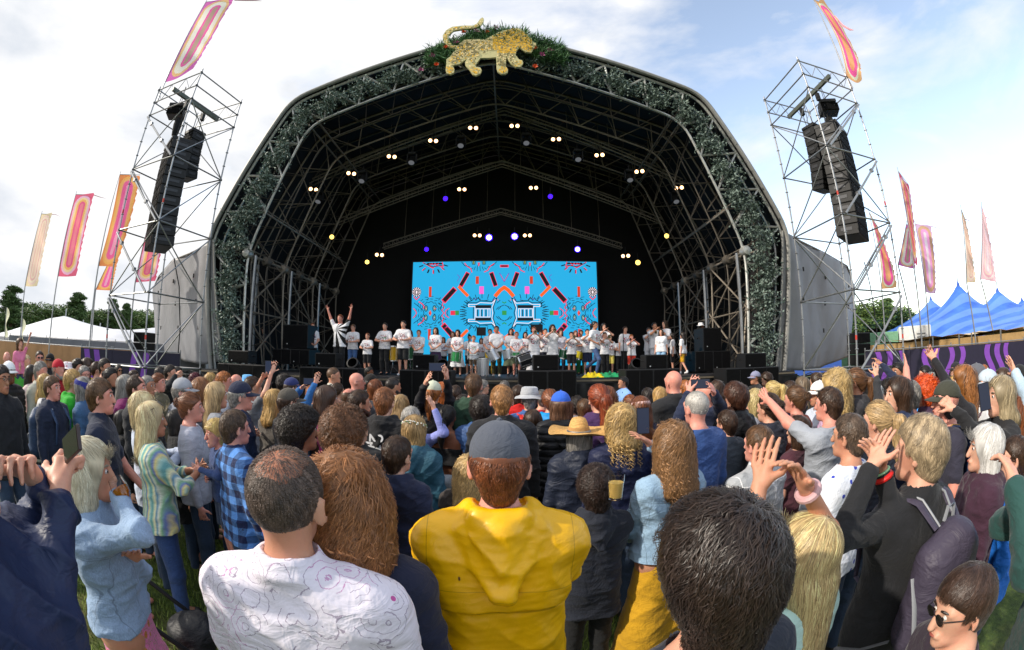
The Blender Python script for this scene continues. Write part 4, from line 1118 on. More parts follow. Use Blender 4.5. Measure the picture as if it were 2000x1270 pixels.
# ---- screen with its picture (strokes are thin raised pieces on the lit face)
SX, SY, SZ0, SZ1 = -.40, 21.5, 1.75, 7.25; SW = 9.75
scr = empty('video_screen', (SX, SY, SZ0), 'wide bright blue video screen with mirrored black, red and orange doodles behind the band', 'screen')
def emit(name, c, st=1.0):
    s = NT(name); c = lin(c); s.set(Base_Color=(0, 0, 0), Roughness=.6, Emission_Color=c, Emission_Strength=st); return s.m
H_ = SZ1-SZ0
b = MB(); b.box((0, .1, H_/2), (SW+.14, .18, H_+.14)); b.build('screen_frame', blackp, scr)
b = MB(); b.box((0, -.01, H_/2), (SW, .04, H_)); b.build('screen_face', emit('led_blue', '#1fa3d6', 1.0), scr)
EM = {'k': emit('led_black', '#141018', .6), 'r': emit('led_red', '#e2294b', 1.0), 'o': emit('led_orange', '#f2601c', 1.0), 'm': emit('led_pink', '#f05fc4', 1.0), 'g': emit('led_green', '#2f8f45', 1.0), 'w': emit('led_white', '#efdfe4', 1.0), 'y': emit('led_olive', '#6d7a35', 1.0), 'p': emit('led_purple', '#5b58b8', 1), 'd': emit('led_rust', '#c93c1d', 1)}
LAY = {c: MB() for c in EM}
PXW, PXH = 1505.0, 850.0        # the picture's own grid, from a 1505 x 850 drawing
def S(x, y, l): return Vector(((x/PXW-.5)*SW, -.032-.003*l, H_-(y/PXH)*H_))
def stroke(c, pts, w=5, l=1, mir=True):
    for sg in ((1, -1) if mir is True else (1,)):
        P = [Vector(((x if sg > 0 else PXW-x), y)) for x, y in pts]
        for i in range(len(P)-1):
            d = P[i+1]-P[i]
            if d.length < .01: continue
            d.normalize(); n_ = Vector((-d.y, d.x))*w/2; e = d*(min(w*.3, 3) if mir != 2 else 0)
            q = [P[i]-n_-e, P[i+1]-n_+e, P[i+1]+n_+e, P[i]+n_-e]
            q3 = [S(v.x, v.y, l) for v in q]
            if (q3[1]-q3[0]).cross(q3[2]-q3[0]).y > 0: q3.reverse()
            LAY[c].poly(q3, (0, -1, 0), .002)
def rect(c, x0, y0, x1, y1, l=1, mir=True): stroke(c, [(x0, (y0+y1)/2), (x1, (y0+y1)/2)], abs(y1-y0), l, mir)
def both(c, pts, w=5, l=1):      # mirrored left-right and up-down about y = 423
    stroke(c, pts, w, l); stroke(c, [(x, 846-y) for x, y in pts], w, l)
# (coordinates: left half; origin at the screen's top left)
for x, t in ((430, .28), (665, -.18)):
    dx = -50*t*2
    stroke('r', [(x+dx*-1, 95), (x+dx, 205)], 36, 1); stroke('k', [(x+dx*-1, 103), (x+dx, 197)], 27, 2)
rect('d', 525, 125, 545, 188); rect('m', 555, 208, 585, 270); both('d', [(152, 210), (152, 290)], 22)
both('o', [(385, 208), (420, 245), (460, 285)], 24); both('o', [(680, 288), (720, 240), (755, 215)], 30, 2)
both('r', [(262, 330), (355, 225)], 44, 1); both('k', [(268, 322), (350, 232)], 33, 2)
rect('r', 720, 30, 785, 52, 1, False); rect('k', 730, 36, 775, 46, 2, False)
stroke('p', [(715, 100), (752, 170)], 8); stroke('r', [(722, 112), (750, 162)], 3, 2); stroke('p', [(372, 110), (392, 130), (372, 165)], 5)
rect('r', 325, 405, 358, 440); rect('g', 358, 405, 388, 440); rect('g', 738, 405, 768, 440, 1, False)
both('g', [(740, 335), (753, 345), (768, 335)], 7)
# the barred chair shapes
for c, w, off, l in (('k', 6, 14, 1), ('w', 5, 0, 2)):
    both(c, [(468-off, 355-off), (530, 355-off), (560, 340-off), (655, 345-off), (680+off, 315-off), (655+off*.6, 380), (660+off, 423)], w, l)
    both(c, [(468-off, 355-off), (468-off, 372), (520-off, 372), (520-off, 423)], w, l)
both('k', [(525, 372), (645, 372)], 24, 3)
for x in (528, 560, 590, 622, 640): both('w', [(x, 392), (x, 423)], 5, 3)
for x in (540, 573, 607): both('k', [(x, 398), (x, 423)], 7, 3)
both('w', [(528, 390), (640, 390)], 5, 3)
both('k', [(468, 335), (500, 318), (510, 300), (525, 322), (545, 296), (560, 325), (600, 325), (625, 318)], 5, 1)
for i in range(9):
    a = R(200+i*17); both('k', [(580+150*math.cos(a), 423+120*math.sin(a)), (580+185*math.cos(a), 423+155*math.sin(a))], 5)
for i in range(7):
    a = R(150+i*13); both('k', [(600-215*math.cos(a)*-.75, 423-150*abs(math.sin(a))), (600-250*math.cos(a)*-.75, 423-180*abs(math.sin(a)))], 5)
for x in (690, 705): both('k', [(x, 395), (x+18, 375)], 5)
for y in (395, 410): both('k', [(400, y), (450, y+8)], 5)
# the dotted faces at the sides
for (cx_, sgn) in ((155, 1),):
    for ox in (-35, 35):
        P = [(cx_+ox+14*math.cos(a), 385+24*math.sin(a)) for a in np.linspace(0, 6.28, 11)]
        both('k', P, 5); both('y', [(cx_+ox, 372), (cx_+ox, 398)], 14, 1); both('w', [(cx_+ox-3, 378), (cx_+ox+3, 392)], 3, 2)
    both('r', [(cx_-8, 423), (cx_, 405), (cx_+8, 423)], 7); both('o', [(cx_, 410), (cx_, 423)], 10)
    for k in range(3):
        P = []
        for i in range(17):
            a = math.pi+i*math.pi/16; rr = 78+k*22+6*math.sin(i*2.4); P.append((cx_+rr*.95*math.cos(a), 410+rr*math.sin(a)))
        for j in range(0, 16, 2 if k else 1): both('k', P[j:j+2], 4)
    both('r', [(260, 330), (255, 360), (270, 380), (250, 400), (268, 423)], 7); both('r', [(310, 385), (285, 402), (278, 423)], 7)
    both('k', [(300, 400), (292, 423)], 5); both('r', [(15, 385), (35, 405), (42, 423)], 7); both('k', [(20, 340), (60, 370), (95, 400), (105, 423)], 5)
    both('r', [(60, 330), (90, 350), (105, 370), (100, 385)], 9)
    both('k', [(225, 340), (250, 360), (235, 385), (255, 410)], 5)
# starburst badges
for i in range(14):
    a = i*2*math.pi/14; stroke('k', [(38+14*math.cos(a), 250+14*math.sin(a)), (38+38*math.cos(a), 250+38*math.sin(a))], 8)
    stroke('w', [(38+16*math.cos(a+.22), 250+16*math.sin(a+.22)), (38+36*math.cos(a+.22), 250+36*math.sin(a+.22))], 6)
rect('k', 28, 235, 48, 270, 3); rect('w', 34, 240, 42, 264, 4); stroke('r', [(15, 290), (38, 312), (62, 290)], 9)
# cut-off shapes along the top edge
stroke('r', [(85, 5), (120, 25), (165, 52), (200, 30), (255, 45), (245, 5)], 8); stroke('k', [(90, 10), (165, 42), (245, 30)], 6, 2); stroke('k', [(120, 15), (240, 15)], 14)
stroke('r', [(140, 12), (150, 26), (160, 12), (172, 28), (184, 12), (200, 26), (215, 12)], 5, 3)
for i in range(7):
    a = R(20+i*23); stroke('r' if i % 2 else 'k', [(170+95*math.cos(a), 5+65*math.sin(a)), (170+125*math.cos(a), 5+92*math.sin(a))], 9)
    stroke('k', [(176+97*math.cos(a), 5+67*math.sin(a)), (176+125*math.cos(a), 5+94*math.sin(a))], 4, 2)
for ox in (-42, 42):
    stroke('y', [(545+ox, 2), (545+ox, 20)], 16); stroke('k', [(530+ox, 2), (535+ox, 26), (556+ox, 26), (560+ox, 2)], 4, 2)
stroke('r', [(540, 12), (545, 38), (552, 12)], 7)
for i in range(6): stroke('k', [(500+i*18, 30+10*abs(i-2.5)), (480+i*26, 85-8*abs(i-2.5))], 4)
stroke('r', [(430, 15), (450, 40), (480, 60), (490, 90)], 8); stroke('r', [(670, 20), (635, 45), (620, 75), (590, 90)], 8); stroke('k', [(405, 5), (430, 35), (470, 45)], 5); stroke('k', [(690, 5), (660, 35), (615, 50)], 5)
r_ = random.Random(3)
for i in range(46):
    x, y = r_.uniform(20, 730), r_.uniform(300, 600); a = r_.uniform(0, 6.28); L = r_.uniform(8, 26)
    if 300 < x < 740 and 330 < y < 520: continue
    stroke(r_.choice('kkkkrpg'), [(x, y), (x+L*math.cos(a), y+L*math.sin(a))], 5, 4)
pic = MB()
for i_, (c, mb) in enumerate(LAY.items()): pic.cur = i_; pic.add(mb.V, mb.F)
pic.build('screen_picture', [EM[c] for c in LAY], scr)
# ---- lamps in the rig
warm = emit('lamp_warm', '#ffc48a', 5.0); pur = emit('lamp_purple', '#3412ff', 6.0); core = emit('lamp_core', '#c4b8ff', 6.0); amb = emit('lamp_amber', '#ffd36a', 4.0); dimw = emit('lamp_dim', '#cfd3da', .16)
def face_cam(p):
    d = (Vector((0, 3, 1.2))-p).normalized(); return d.to_track_quat('Z', 'Y').to_matrix()
def blinder(px, py, y, label, dim=False):
    p = at_y(px, py, y); e = empty('blinder_lamp', p, label, 'stage light', 'pairs of warm stage lamps'); m3 = face_cam(p)
    b = MB()
    for s_ in (-1, 1): b.lathe([(0, -.16), (.07, -.15), (.105, 0), (.105, .05), (.095, .05), (.085, .01)], m3 @ Vector((s_*.13, 0, 0)), 14, m3)
    b.box((0, 0, 0)+m3 @ Vector((0, 0, -.06)) if False else m3 @ Vector((0, 0, -.06)), (.5, .06, .06), m3); b.tube([m3 @ Vector((0, 0, -.06)), (0, .0, .45)], .018, 5); b.build('lamp_housing', blackp, e, True)
    for s_ in (-1, 1):
        b = MB(); b.lathe([(0, .022), (.05, .02), (.083, .012)], m3 @ Vector((s_*.13, 0, 0)), 14, m3); b.build('bulb', warm, e, True)
def parlamp(px, py, y, m, label, r=.14, grp='round coloured stage lamps'):
    p = at_y(px, py, y); e = empty('par_lamp', p, label, 'stage light', grp); m3 = face_cam(p)
    b = MB(); b.lathe([(0, -.2), (r*.8, -.18), (r*1.1, -.02), (r*1.1, .05), (r, .05), (r, .0), (0, -.005)], (0, 0, 0), 16, m3); b.tube([m3 @ Vector((0, 0, -.1)), (0, 0, .5)], .02, 5); b.build('lamp_housing', blackp, e, True)
    b = MB()
    for k, (rr, n_) in enumerate(((0, 1), (.38, 6), (.76, 12))):
        for i in range(n_):
            a = 6.2832*i/n_+k*.2; b.lathe([(0, .035), (r*.13, .03), (r*.165, .01)], m3 @ Vector((rr*r*math.cos(a), rr*r*math.sin(a), 0)), 8, m3)
    b.build('led_lens', m, e, True)
    if r > .15:
        b = MB(); b.lathe([(0, .045), (r*.6, .04), (r*.68, .02)], (0, 0, 0), 14, m3); b.build('lamp_core', core, e, True)
def mover(px, py, y, label):
    p = at_y(px, py, y); e = empty('moving_head_lamp', p, label, 'stage light', 'dark moving head lamps in the roof')
    b = MB(); b.box((0, 0, .42), (.34, .3, .14), None, .03); b.tube([(0, 0, .5), (0, 0, .75)], .03, 6); b.build('lamp_base', blackp, e)
    b = MB()
    for s_ in (-1, 1): b.box((s_*.2, 0, .22), (.05, .14, .42), None, .02)
    b.box((0, 0, .40), (.42, .12, .04)); b.build('yoke', blackp, e)
    m3 = Matrix.Rotation(R(155), 3, 'X'); b = MB(); b.lathe([(0, -.24), (.12, -.2), (.17, -.05), (.16, .14), (.13, .15)], (0, 0, .1), 16, m3); b.build('lamp_head', blackp, e, True)
    b = MB(); b.lathe([(0, .155), (.1, .15), (.13, .14)], (0, 0, .1), 14, m3); b.build('lens', dimw, e, True)
ordn = ['highest', 'second highest', 'third highest', 'fourth highest', 'lowest']
for i, (x, y) in enumerate([(924, 250), (846, 275), (765, 306), (686, 339), (612, 370)]): blinder(x, y, 16.4, 'warm lit lamp pair, %s of five on the left front roof slope' % ordn[i])
for i, (x, y) in enumerate([(1005, 246), (1086, 272), (1171, 303), (1249, 335), (1326, 367)]): blinder(x, y, 16.4, 'warm lit lamp pair, %s of five on the right front roof slope' % ordn[i])
blinder(902, 370, 19, 'small warm lamp pair beside the upper left purple lamp'); blinder(1042, 367, 19, 'small warm lamp pair beside the upper right purple lamp')
blinder(741, 498, 19.5, 'warm lamp pair low on the left near an amber lamp'); blinder(1222, 500, 19.5, 'warm lamp pair low on the right near an amber lamp')
blinder(932, 460, 20.6, 'warm lamp pair just left of the two brightest purple lamps'); blinder(1030, 460, 20.6, 'warm lamp pair just right of the two brightest purple lamps')
for x, y, yy, m, l, r in ((870, 388, 18.6, pur, 'purple lamp high on the left of the inner rig', .12), (1075, 384, 18.6, pur, 'purple lamp high on the right of the inner rig', .12), (833, 487, 20.6, pur, 'small purple lamp over the left end of the screen', .12), (1128, 487, 20.6, pur, 'bright purple lamp over the right end of the screen', .17), (955, 464, 20.7, pur, 'bright purple lamp over the screen, left one of the middle two', .2), (1005, 462, 20.7, pur, 'bright purple lamp over the screen, right one of the middle two', .2),
    (648, 463, 18, amb, 'amber lamp on the left slope of the roof', .12), (717, 512, 20, amb, 'amber lamp low on the left above the raised-arm man', .12), (1302, 461, 18, amb, 'amber lamp on the right slope of the roof', .12), (1246, 513, 20, amb, 'bright amber lamp low on the right beyond the screen', .14)): parlamp(x, y, yy, m, l, r)
for i, (x, y) in enumerate([(900, 285), (804, 318), (707, 354), (622, 394)]): mover(x, y, 16.0, 'black moving head lamp hanging under the left roof slope, %s of four' % ['highest', 'second highest', 'third highest', 'lowest'][i])
for i, (x, y) in enumerate([(1028, 280), (1129, 312), (1230, 352), (1320, 394)]): mover(x, y, 16.0, 'black moving head lamp hanging under the right roof slope, %s of four' % ['highest', 'second highest', 'third highest', 'lowest'][i])
# lighting truss under the roof, parallel to its slopes
for sx, P, yt_, wh_ in ((-1, [(985, 240), (600, 384)], 16.4, 'front'), (1, [(985, 240), (1340, 384)], 16.4, 'front'), (-1, [(980, 345), (655, 462)], 18.9, 'middle'), (1, [(980, 345), (1300, 462)], 18.9, 'middle'), (-1, [(978, 440), (745, 510)], 20.6, 'rear'), (1, [(978, 440), (1218, 510)], 20.6, 'rear')):
    a, c = (at_y(x, y-14, yt_)+Vector((0, .1, .35)) for x, y in P); b = MB()
    for o in ((0, 0, 0), (0, .3, 0), (0, .15, .28)): b.tube([a+Vector(o), c+Vector(o)], .03, 6)
    for k in range(26):
        p = a.lerp(c, k/26); q = a.lerp(c, (k+1)/26); b.tube([p, q+Vector((0, .15, .28)), q+Vector((0, .3, 0))], .014, 4)
    for k in (3, 9, 15, 21): p = a.lerp(c, k/26); b.tube([p, p+Vector((0, 0, 3))], .012, 4)
    b.build('lighting_truss', dalu, smooth=True, label='%s sloping lighting truss under the %s half of the stage roof' % (wh_, 'left' if sx < 0 else 'right'), cat='truss', group='lighting trusses')
# ---- loudspeakers on and in front of the stage
def cabinet(loc, size, label, name='subwoofer', rz=0, split=1, port=True, group='black loudspeaker boxes along the stage front'):
    e = empty(name, loc, label, 'loudspeaker', group, rz); w_, d_, h_ = size
    b = MB(); b.box((0, 0, h_/2), size, None, .02); b.build('cabinet', blackp, e)
    n_ = split
    for i in range(n_):
        x = -w_/2+w_*(i+.5)/n_; b = MB(); b.box((x, -d_/2-.006, h_/2), (w_/n_-.05, .02, h_-.06), None, .008); g = b.build('grille', blackg, e)
        b = MB(); b.box((x-w_/n_*.3, -d_/2-.019, h_*.2), (.035, .006, .035)); b.build('badge', mat('badge_silver', '#b9bcc0', .3, .6, var=0), g)
        if port and n_ > 1:
            b = MB(); b.box((x, -d_/2-.018, h_/2), (.012, .008, h_-.1)); b.build('grille_rib', blackp, g)
    b = MB()
    for s_ in (-1, 1): b.tube([(s_*(w_/2+.004), -.08, h_*.55), (s_*(w_/2+.03), -.05, h_*.6), (s_*(w_/2+.03), .05, h_*.6), (s_*(w_/2+.004), .08, h_*.55)], .012, 6)
    b.build('handle', blackp, e, True)
    return e
def box_px(x0, x1, ytop, yb, y, depth, label, **k):
    a = at_y(x0, ytop, y); c = at_y(x1, ytop, y); zb = k.pop('z0', None)
    if zb is None: zb = at_y((x0+x1)/2, yb, y).z
    return cabinet(((a.x+c.x)/2, y+depth/2, zb), (c.x-a.x, depth, a.z-zb), label, **k)
box_px(585, 700, 716, 0, 11.0, .8, 'wide black subwoofer stack on the ground in front of the raised-arm man', z0=0, split=2)
box_px(780, 882, 722, 0, 11.0, .8, 'wide black subwoofer stack on the ground below the left end of the screen', z0=0, split=2)
box_px(1012, 1126, 724, 0, 11.0, .8, 'wide black subwoofer stack on the ground below the girls with long hair', z0=0, split=2)
box_px(1222, 1328, 722, 0, 11.0, .8, 'wide black subwoofer stack on the ground below the trumpet player', z0=0, split=2)
box_px(1418, 1521, 720, 0, 11.0, .8, 'wide black subwoofer stack at the right end of the stage front', z0=0, split=2)
box_px(425, 520, 709, 0, 11.0, .8, 'wide black subwoofer stack at the left end of the stage front', z0=0, split=2)
G2 = 'front fill speakers on the stage lip'
for (x0, x1, yt, yb, l) in ((616, 656, 689, 716, 'small black fill speaker standing at the feet of the raised-arm man'), (806, 850, 692, 722, 'small black fill speaker in front of the purple-skirted girl'), (1041, 1091, 693, 723, 'small black fill speaker in front of the girl in the white dress'), (1261, 1303, 693, 721, 'small black fill speaker in front of the trumpet player'), (1455, 1496, 690, 719, 'small black fill speaker at the right end of the stage lip'), (446, 485, 684, 709, 'small black fill speaker at the left end of the stage lip')):
    box_px(x0, x1, yt, yb, 11.15, .5, l, name='fill_speaker', port=False, group=G2)
G3 = 'side fill speakers on the deck'
box_px(553, 602, 634, 681, 13.6, .8, 'black upper side fill speaker under the left trusses, on top of the lower box', name='side_fill', group=G3, port=False)
box_px(533, 604, 681, 712, 13.6, .9, 'wide lower side fill speaker standing on the left of the deck', name='side_fill', group=G3, split=2)
box_px(1373, 1408, 640, 686, 13.6, .8, 'black upper side fill speaker beside the white-hatted man', name='side_fill', group=G3, port=False)
box_px(1358, 1426, 686, 726, 13.6, .9, 'wide lower side fill speaker standing on the right of the deck', name='side_fill', group=G3, split=2)
# risers and small black boxes near the back
for x0, x1, yt, l in ((931, 949, 640, 'black monitor screen on a pole behind the tall drummer'), (1036, 1060, 634, 'black monitor screen on a pole behind the girl in the white dress')):
    a = at_y(x0, yt, 17); c = at_y(x1, yt, 17); e = empty('monitor_screen', ((a.x+c.x)/2, 17, DZ), l, 'monitor', 'monitors on poles'); b = MB(); b.box((0, 0, a.z-DZ-.16), (c.x-a.x, .06, .34), None, .01); b.build('display', blackp, e); b = MB(); b.tube([(0, .03, 0), (0, .03, a.z-DZ-.3)], .02, 6); b.lathe([(.2, 0), (.2, .02), (.02, .05)], (0, .03, 0), 12); b.build('pole', blackp, e)
e = empty('drum_riser', (XC+.2, 18.2, DZ), 'low black platform at the back of the deck under the band', 'riser'); b = MB(); b.box((0, 0, .16), (9, 3, .32), None, .02); b.build('platform', blackp, e)
# ---------------------------------------------------------------- garland on the front arch
def leaf_quads(P, Nn, L, W, r):
    """One folded leaf (two triangles pairs) per point; P (n,3), direction spread round Nn."""
    n = len(P); d = r.normal(size=(n, 3))+Nn*.7; d /= np.linalg.norm(d, axis=1, keepdims=True)
    u = np.cross(d, r.normal(size=(n, 3))); u /= np.linalg.norm(u, axis=1, keepdims=True)
    l = (L*r.uniform(.6, 1.3, n))[:, None]; w_ = (W*r.uniform(.7, 1.3, n))[:, None]
    V = np.stack([P, P+d*l*.5+u*w_, P+d*l, P+d*l*.5-u*w_], 1).reshape(-1, 3); k = np.arange(n)*4
    return V, np.stack([k, k+1, k+2, k+3], 1)
def leafmat(name, a, b_, c, rough=.6):
    s = NT(name); g = s.n('ShaderNodeNewGeometry'); v = s.noise(s.co(), 1.2, 4); v2 = s.noise(s.co(), 14, 2)
    f = s.math('ADD', s.math('MULTIPLY', v, .5), s.math('MULTIPLY', v2, .5))
    s.set(Base_Color=s.mix(g.outputs['Backfacing'], s.ramp(f, [(.35, lin(a)), (.62, lin(b_))]), lin(c)), Roughness=rough); return s.m
r = np.random.default_rng(11)
n = 38000; t = r.random(n)*1.0
g_arc = [along(pro, i/400) for i in range(401)]; g_in = [along(pri, i/400) for i in range(401)]
GA = np.array([(p.x, p.y) for p in g_arc]); GI = np.array([(p.x, p.y) for p in g_in])
ti = t*400; i0 = np.clip(ti.astype(int), 0, 399); fr = (ti-i0)[:, None]
A_ = GA[i0]*(1-fr)+GA[i0+1]*fr; B_ = GI[i0]*(1-fr)+GI[i0+1]*fr
mix = np.clip(r.normal(.62, .145, n)+.12*np.sin(ti*.5)+.08*np.sin(ti*1.7), .03, 1.13)[:, None]
XY = A_*(1-mix)+B_*mix
clump = np.sin(ti*1.1)+np.sin(ti*.43+1)+np.sin(ti*2.3)*.6+np.sin(mix[:, 0]*14+ti*.8)*.8
keep = clump > r.uniform(-3.0, .9, n)-.9*(np.abs(t-.5) > .27)
XY = XY[keep]; m_ = len(XY)
P = np.stack([XY[:, 0]+XC, 12.5+r.normal(-.12, .13, m_), XY[:, 1]], 1)
V, F = leaf_quads(P, np.array((0, -.8, -.2)), .13, .028, r)
link(bpy.data.objects.new('leaf_garland', npmesh('leaf_garland', V, F, False, [leafmat('garland_leaf', '#2a3830', '#5a6b60', '#7f9086')])), None, 'long grey-green leaf garland wound along the whole front arch of the stage', 'garland')
# flower and fern cluster behind the gold big cat
n = 9000; px = r.normal(0, 1, (n, 2)); c0 = at_y(970, 95, 12.2)
ang = r.uniform(0, math.pi*2, n); u = r.uniform(-1, 1, n)
X = u*2.45; Zt = .62-.25*u**2-.17*np.abs(u)**3*3
Z = r.uniform(-1, 1, n)*(.42+.16*np.cos(u*9)*.4)+np.where(np.abs(u) > .45, -.55*(np.abs(u)-.45)*1.6, .35)
P = np.stack([c0.x+X, 12.15+r.normal(0, .12, n), c0.z+Z+.05], 1)
Nn = np.stack([u*.9, np.full(n, -.5), np.full(n, .9)-np.abs(u)*.3], 1)
V, F = leaf_quads(P, Nn*1.6, .34, .016, r)
fc = link(bpy.data.objects.new('flower_cluster', npmesh('flower_cluster', V, F, False, [leafmat('fern_leaf', '#1d3a22', '#3f6a3a', '#5f8a57')])), None, 'dark green fern cluster with orange and purple flowers at the top of the arch', 'flower arrangement')
def flower(px_, py_, col, big):
    p = at_y(px_, py_, 11.93); b = MB(); rr = random.Random(px_)
    for k in range(14 if big else 8):
        a = k*2.4; e = rr.uniform(.2, 1); d = Vector((math.cos(a)*e, -.6, math.sin(a)*e)).normalized(); L = .13 if big else .17; s_ = d.cross(Vector((0, 1, .3))).normalized()*(.035 if big else .026)
        b.add([p, p+d*L*.5+s_, p+d*L, p+d*L*.5-s_], [(0, 1, 2, 3)])
    b.build('flower_head', mat('petal_'+col, col, .6, var=.3, vs=12), fc)
for q in [(906, 64), (951, 64), (871, 93), (853, 127), (1044, 95), (1045, 131)]: flower(q[0], q[1], '#d8511a', True)
for q in [(931, 62), (968, 55), (844, 110), (823, 138), (1059, 108), (1074, 100), (891, 84)]: flower(q[0], q[1], '#a5487e', False)
# ---- the gold big cat
CAT = [(1450, 550), (1380, 540), (1330, 510), (1300, 485), (1260, 520), (1245, 580), (1290, 640), (1335, 655), (1345, 690), (1310, 735), (1250, 740), (1195, 705), (1150, 650), (1130, 600), (1120, 680), (1122, 735), (1148, 770), (1145, 805), (1110, 828), (1060, 828), (1015, 800), (998, 750), (998, 680), (992, 612), (900, 622), (790, 620), (760, 660), (722, 715), (730, 738), (785, 745), (805, 780), (785, 825), (730, 850), (690, 835), (645, 770), (592, 715), (588, 680), (615, 632), (560, 665), (510, 702), (440, 712), (430, 725), (450, 770), (440, 815), (395, 835), (350, 820), (335, 780), (345, 700), (345, 640), (400, 600), (440, 540), (478, 508), (400, 492), (340, 440), (302, 390), (297, 330), (340, 262), (420, 215), (560, 200), (690, 200), (745, 172), (785, 112), (815, 93), (835, 112), (828, 155), (785, 205), (700, 235), (560, 245), (440, 265), (372, 325), (372, 395), (425, 448), (488, 465), (520, 430), (580, 385), (700, 377), (850, 379), (940, 330), (1020, 290), (1100, 262), (1200, 237), (1290, 237), (1340, 262), (1400, 312), (1460, 370), (1475, 410), (1515, 430), (1515, 460), (1480, 500)]
def catpt(x, y, yy=11.85): return at_y(820+x/6.667, 20+y/6.667, yy)
bm = bmesh.new(); o0 = catpt(900, 500)
from mathutils.geometry import tessellate_polygon
pl_ = [catpt(x, y)-o0 for x, y in CAT]; vs_ = [bm.verts.new(p) for p in pl_]
for tri in tessellate_polygon([[Vector((p.x, p.z, 0)) for p in pl_]]):
    try: bm.faces.new([vs_[i] for i in tri])
    except ValueError: pass
ex = bmesh.ops.extrude_face_region(bm, geom=list(bm.faces)); bmesh.ops.translate(bm, verts=[e for e in ex['geom'] if isinstance(e, bmesh.types.BMVert)], vec=(0, .09, 0)); bmesh.ops.recalc_face_normals(bm, faces=bm.faces)
me = bpy.data.meshes.new('big_cat_sign'); bm.to_mesh(me); bm.free(); me.materials.append(mat('cream_board', '#cfc68e', .5, var=.1))
cat = bpy.data.objects.new('big_cat_sign', me); cat.location = o0; link(cat, None, 'big gold sequinned prowling cat cut-out fixed on top of the stage arch', 'sign')
def inside(x, y):
    c = False; j = len(CAT)-1
    for i in range(len(CAT)):
        xi, yi = CAT[i]; xj, yj = CAT[j]
        if (yi > y) != (yj > y) and x < (xj-xi)*(y-yi)/(yj-yi)+xi: c = not c
        j = i
    return c
rr = random.Random(9); GR = {k: MB() for k in range(4)}
cols = ['#f0b800', '#f0d79c', '#7d6f3c', '#ef9fb4']
gx = 310
while gx < 1520:
    gy = 95
    while gy < 845:
        x, y = gx+rr.uniform(-5, 5), gy+rr.uniform(-5, 5)
        gy += 19
        if not all(inside(x+a, y+b_) for a, b_ in ((-9, -9), (9, -9), (9, 9), (-9, 9))): continue
        if 780 < x < 1000 and y > 520 and rr.random() < .95: continue
        if y > 600 and rr.random() < .45: continue
        hot = (950 < x < 1260 and y < 560) or (1240 < x < 1460) or y > 740
        q = rr.random()
        k = 0 if hot and q < .88 else 3 if 1200 < x < 1420 and y < 430 and q < .85 else 1 if q < (.62 if x < 940 else .8) else (2 if q < .82 or x > 950 else 0)
        if k == 1 and y > 440 and rr.random() < .35: k = 2
        c = catpt(x, y, 11.83)-o0; a = R(45)+rr.uniform(-.2, .2); s_ = rr.uniform(.026, .042); tx, tz = rr.uniform(-.22, .22), rr.uniform(-.22, .22)
        pts = [c+Vector((math.cos(a+i*math.pi/2)*s_, 0, math.sin(a+i*math.pi/2)*s_)) for i in range(4)]
        for p in pts: p.y = (c.y-.008)+(p.x-c.x)*tx+(p.z-c.z)*tz
        GR[k].add(pts, [(0, 1, 2, 3)])
    gx += 19
for k, mb in GR.items():
    if mb.V: mb.build('sequins', mat('sequin_%d' % k, cols[k], .35, .0, var=.1), cat)
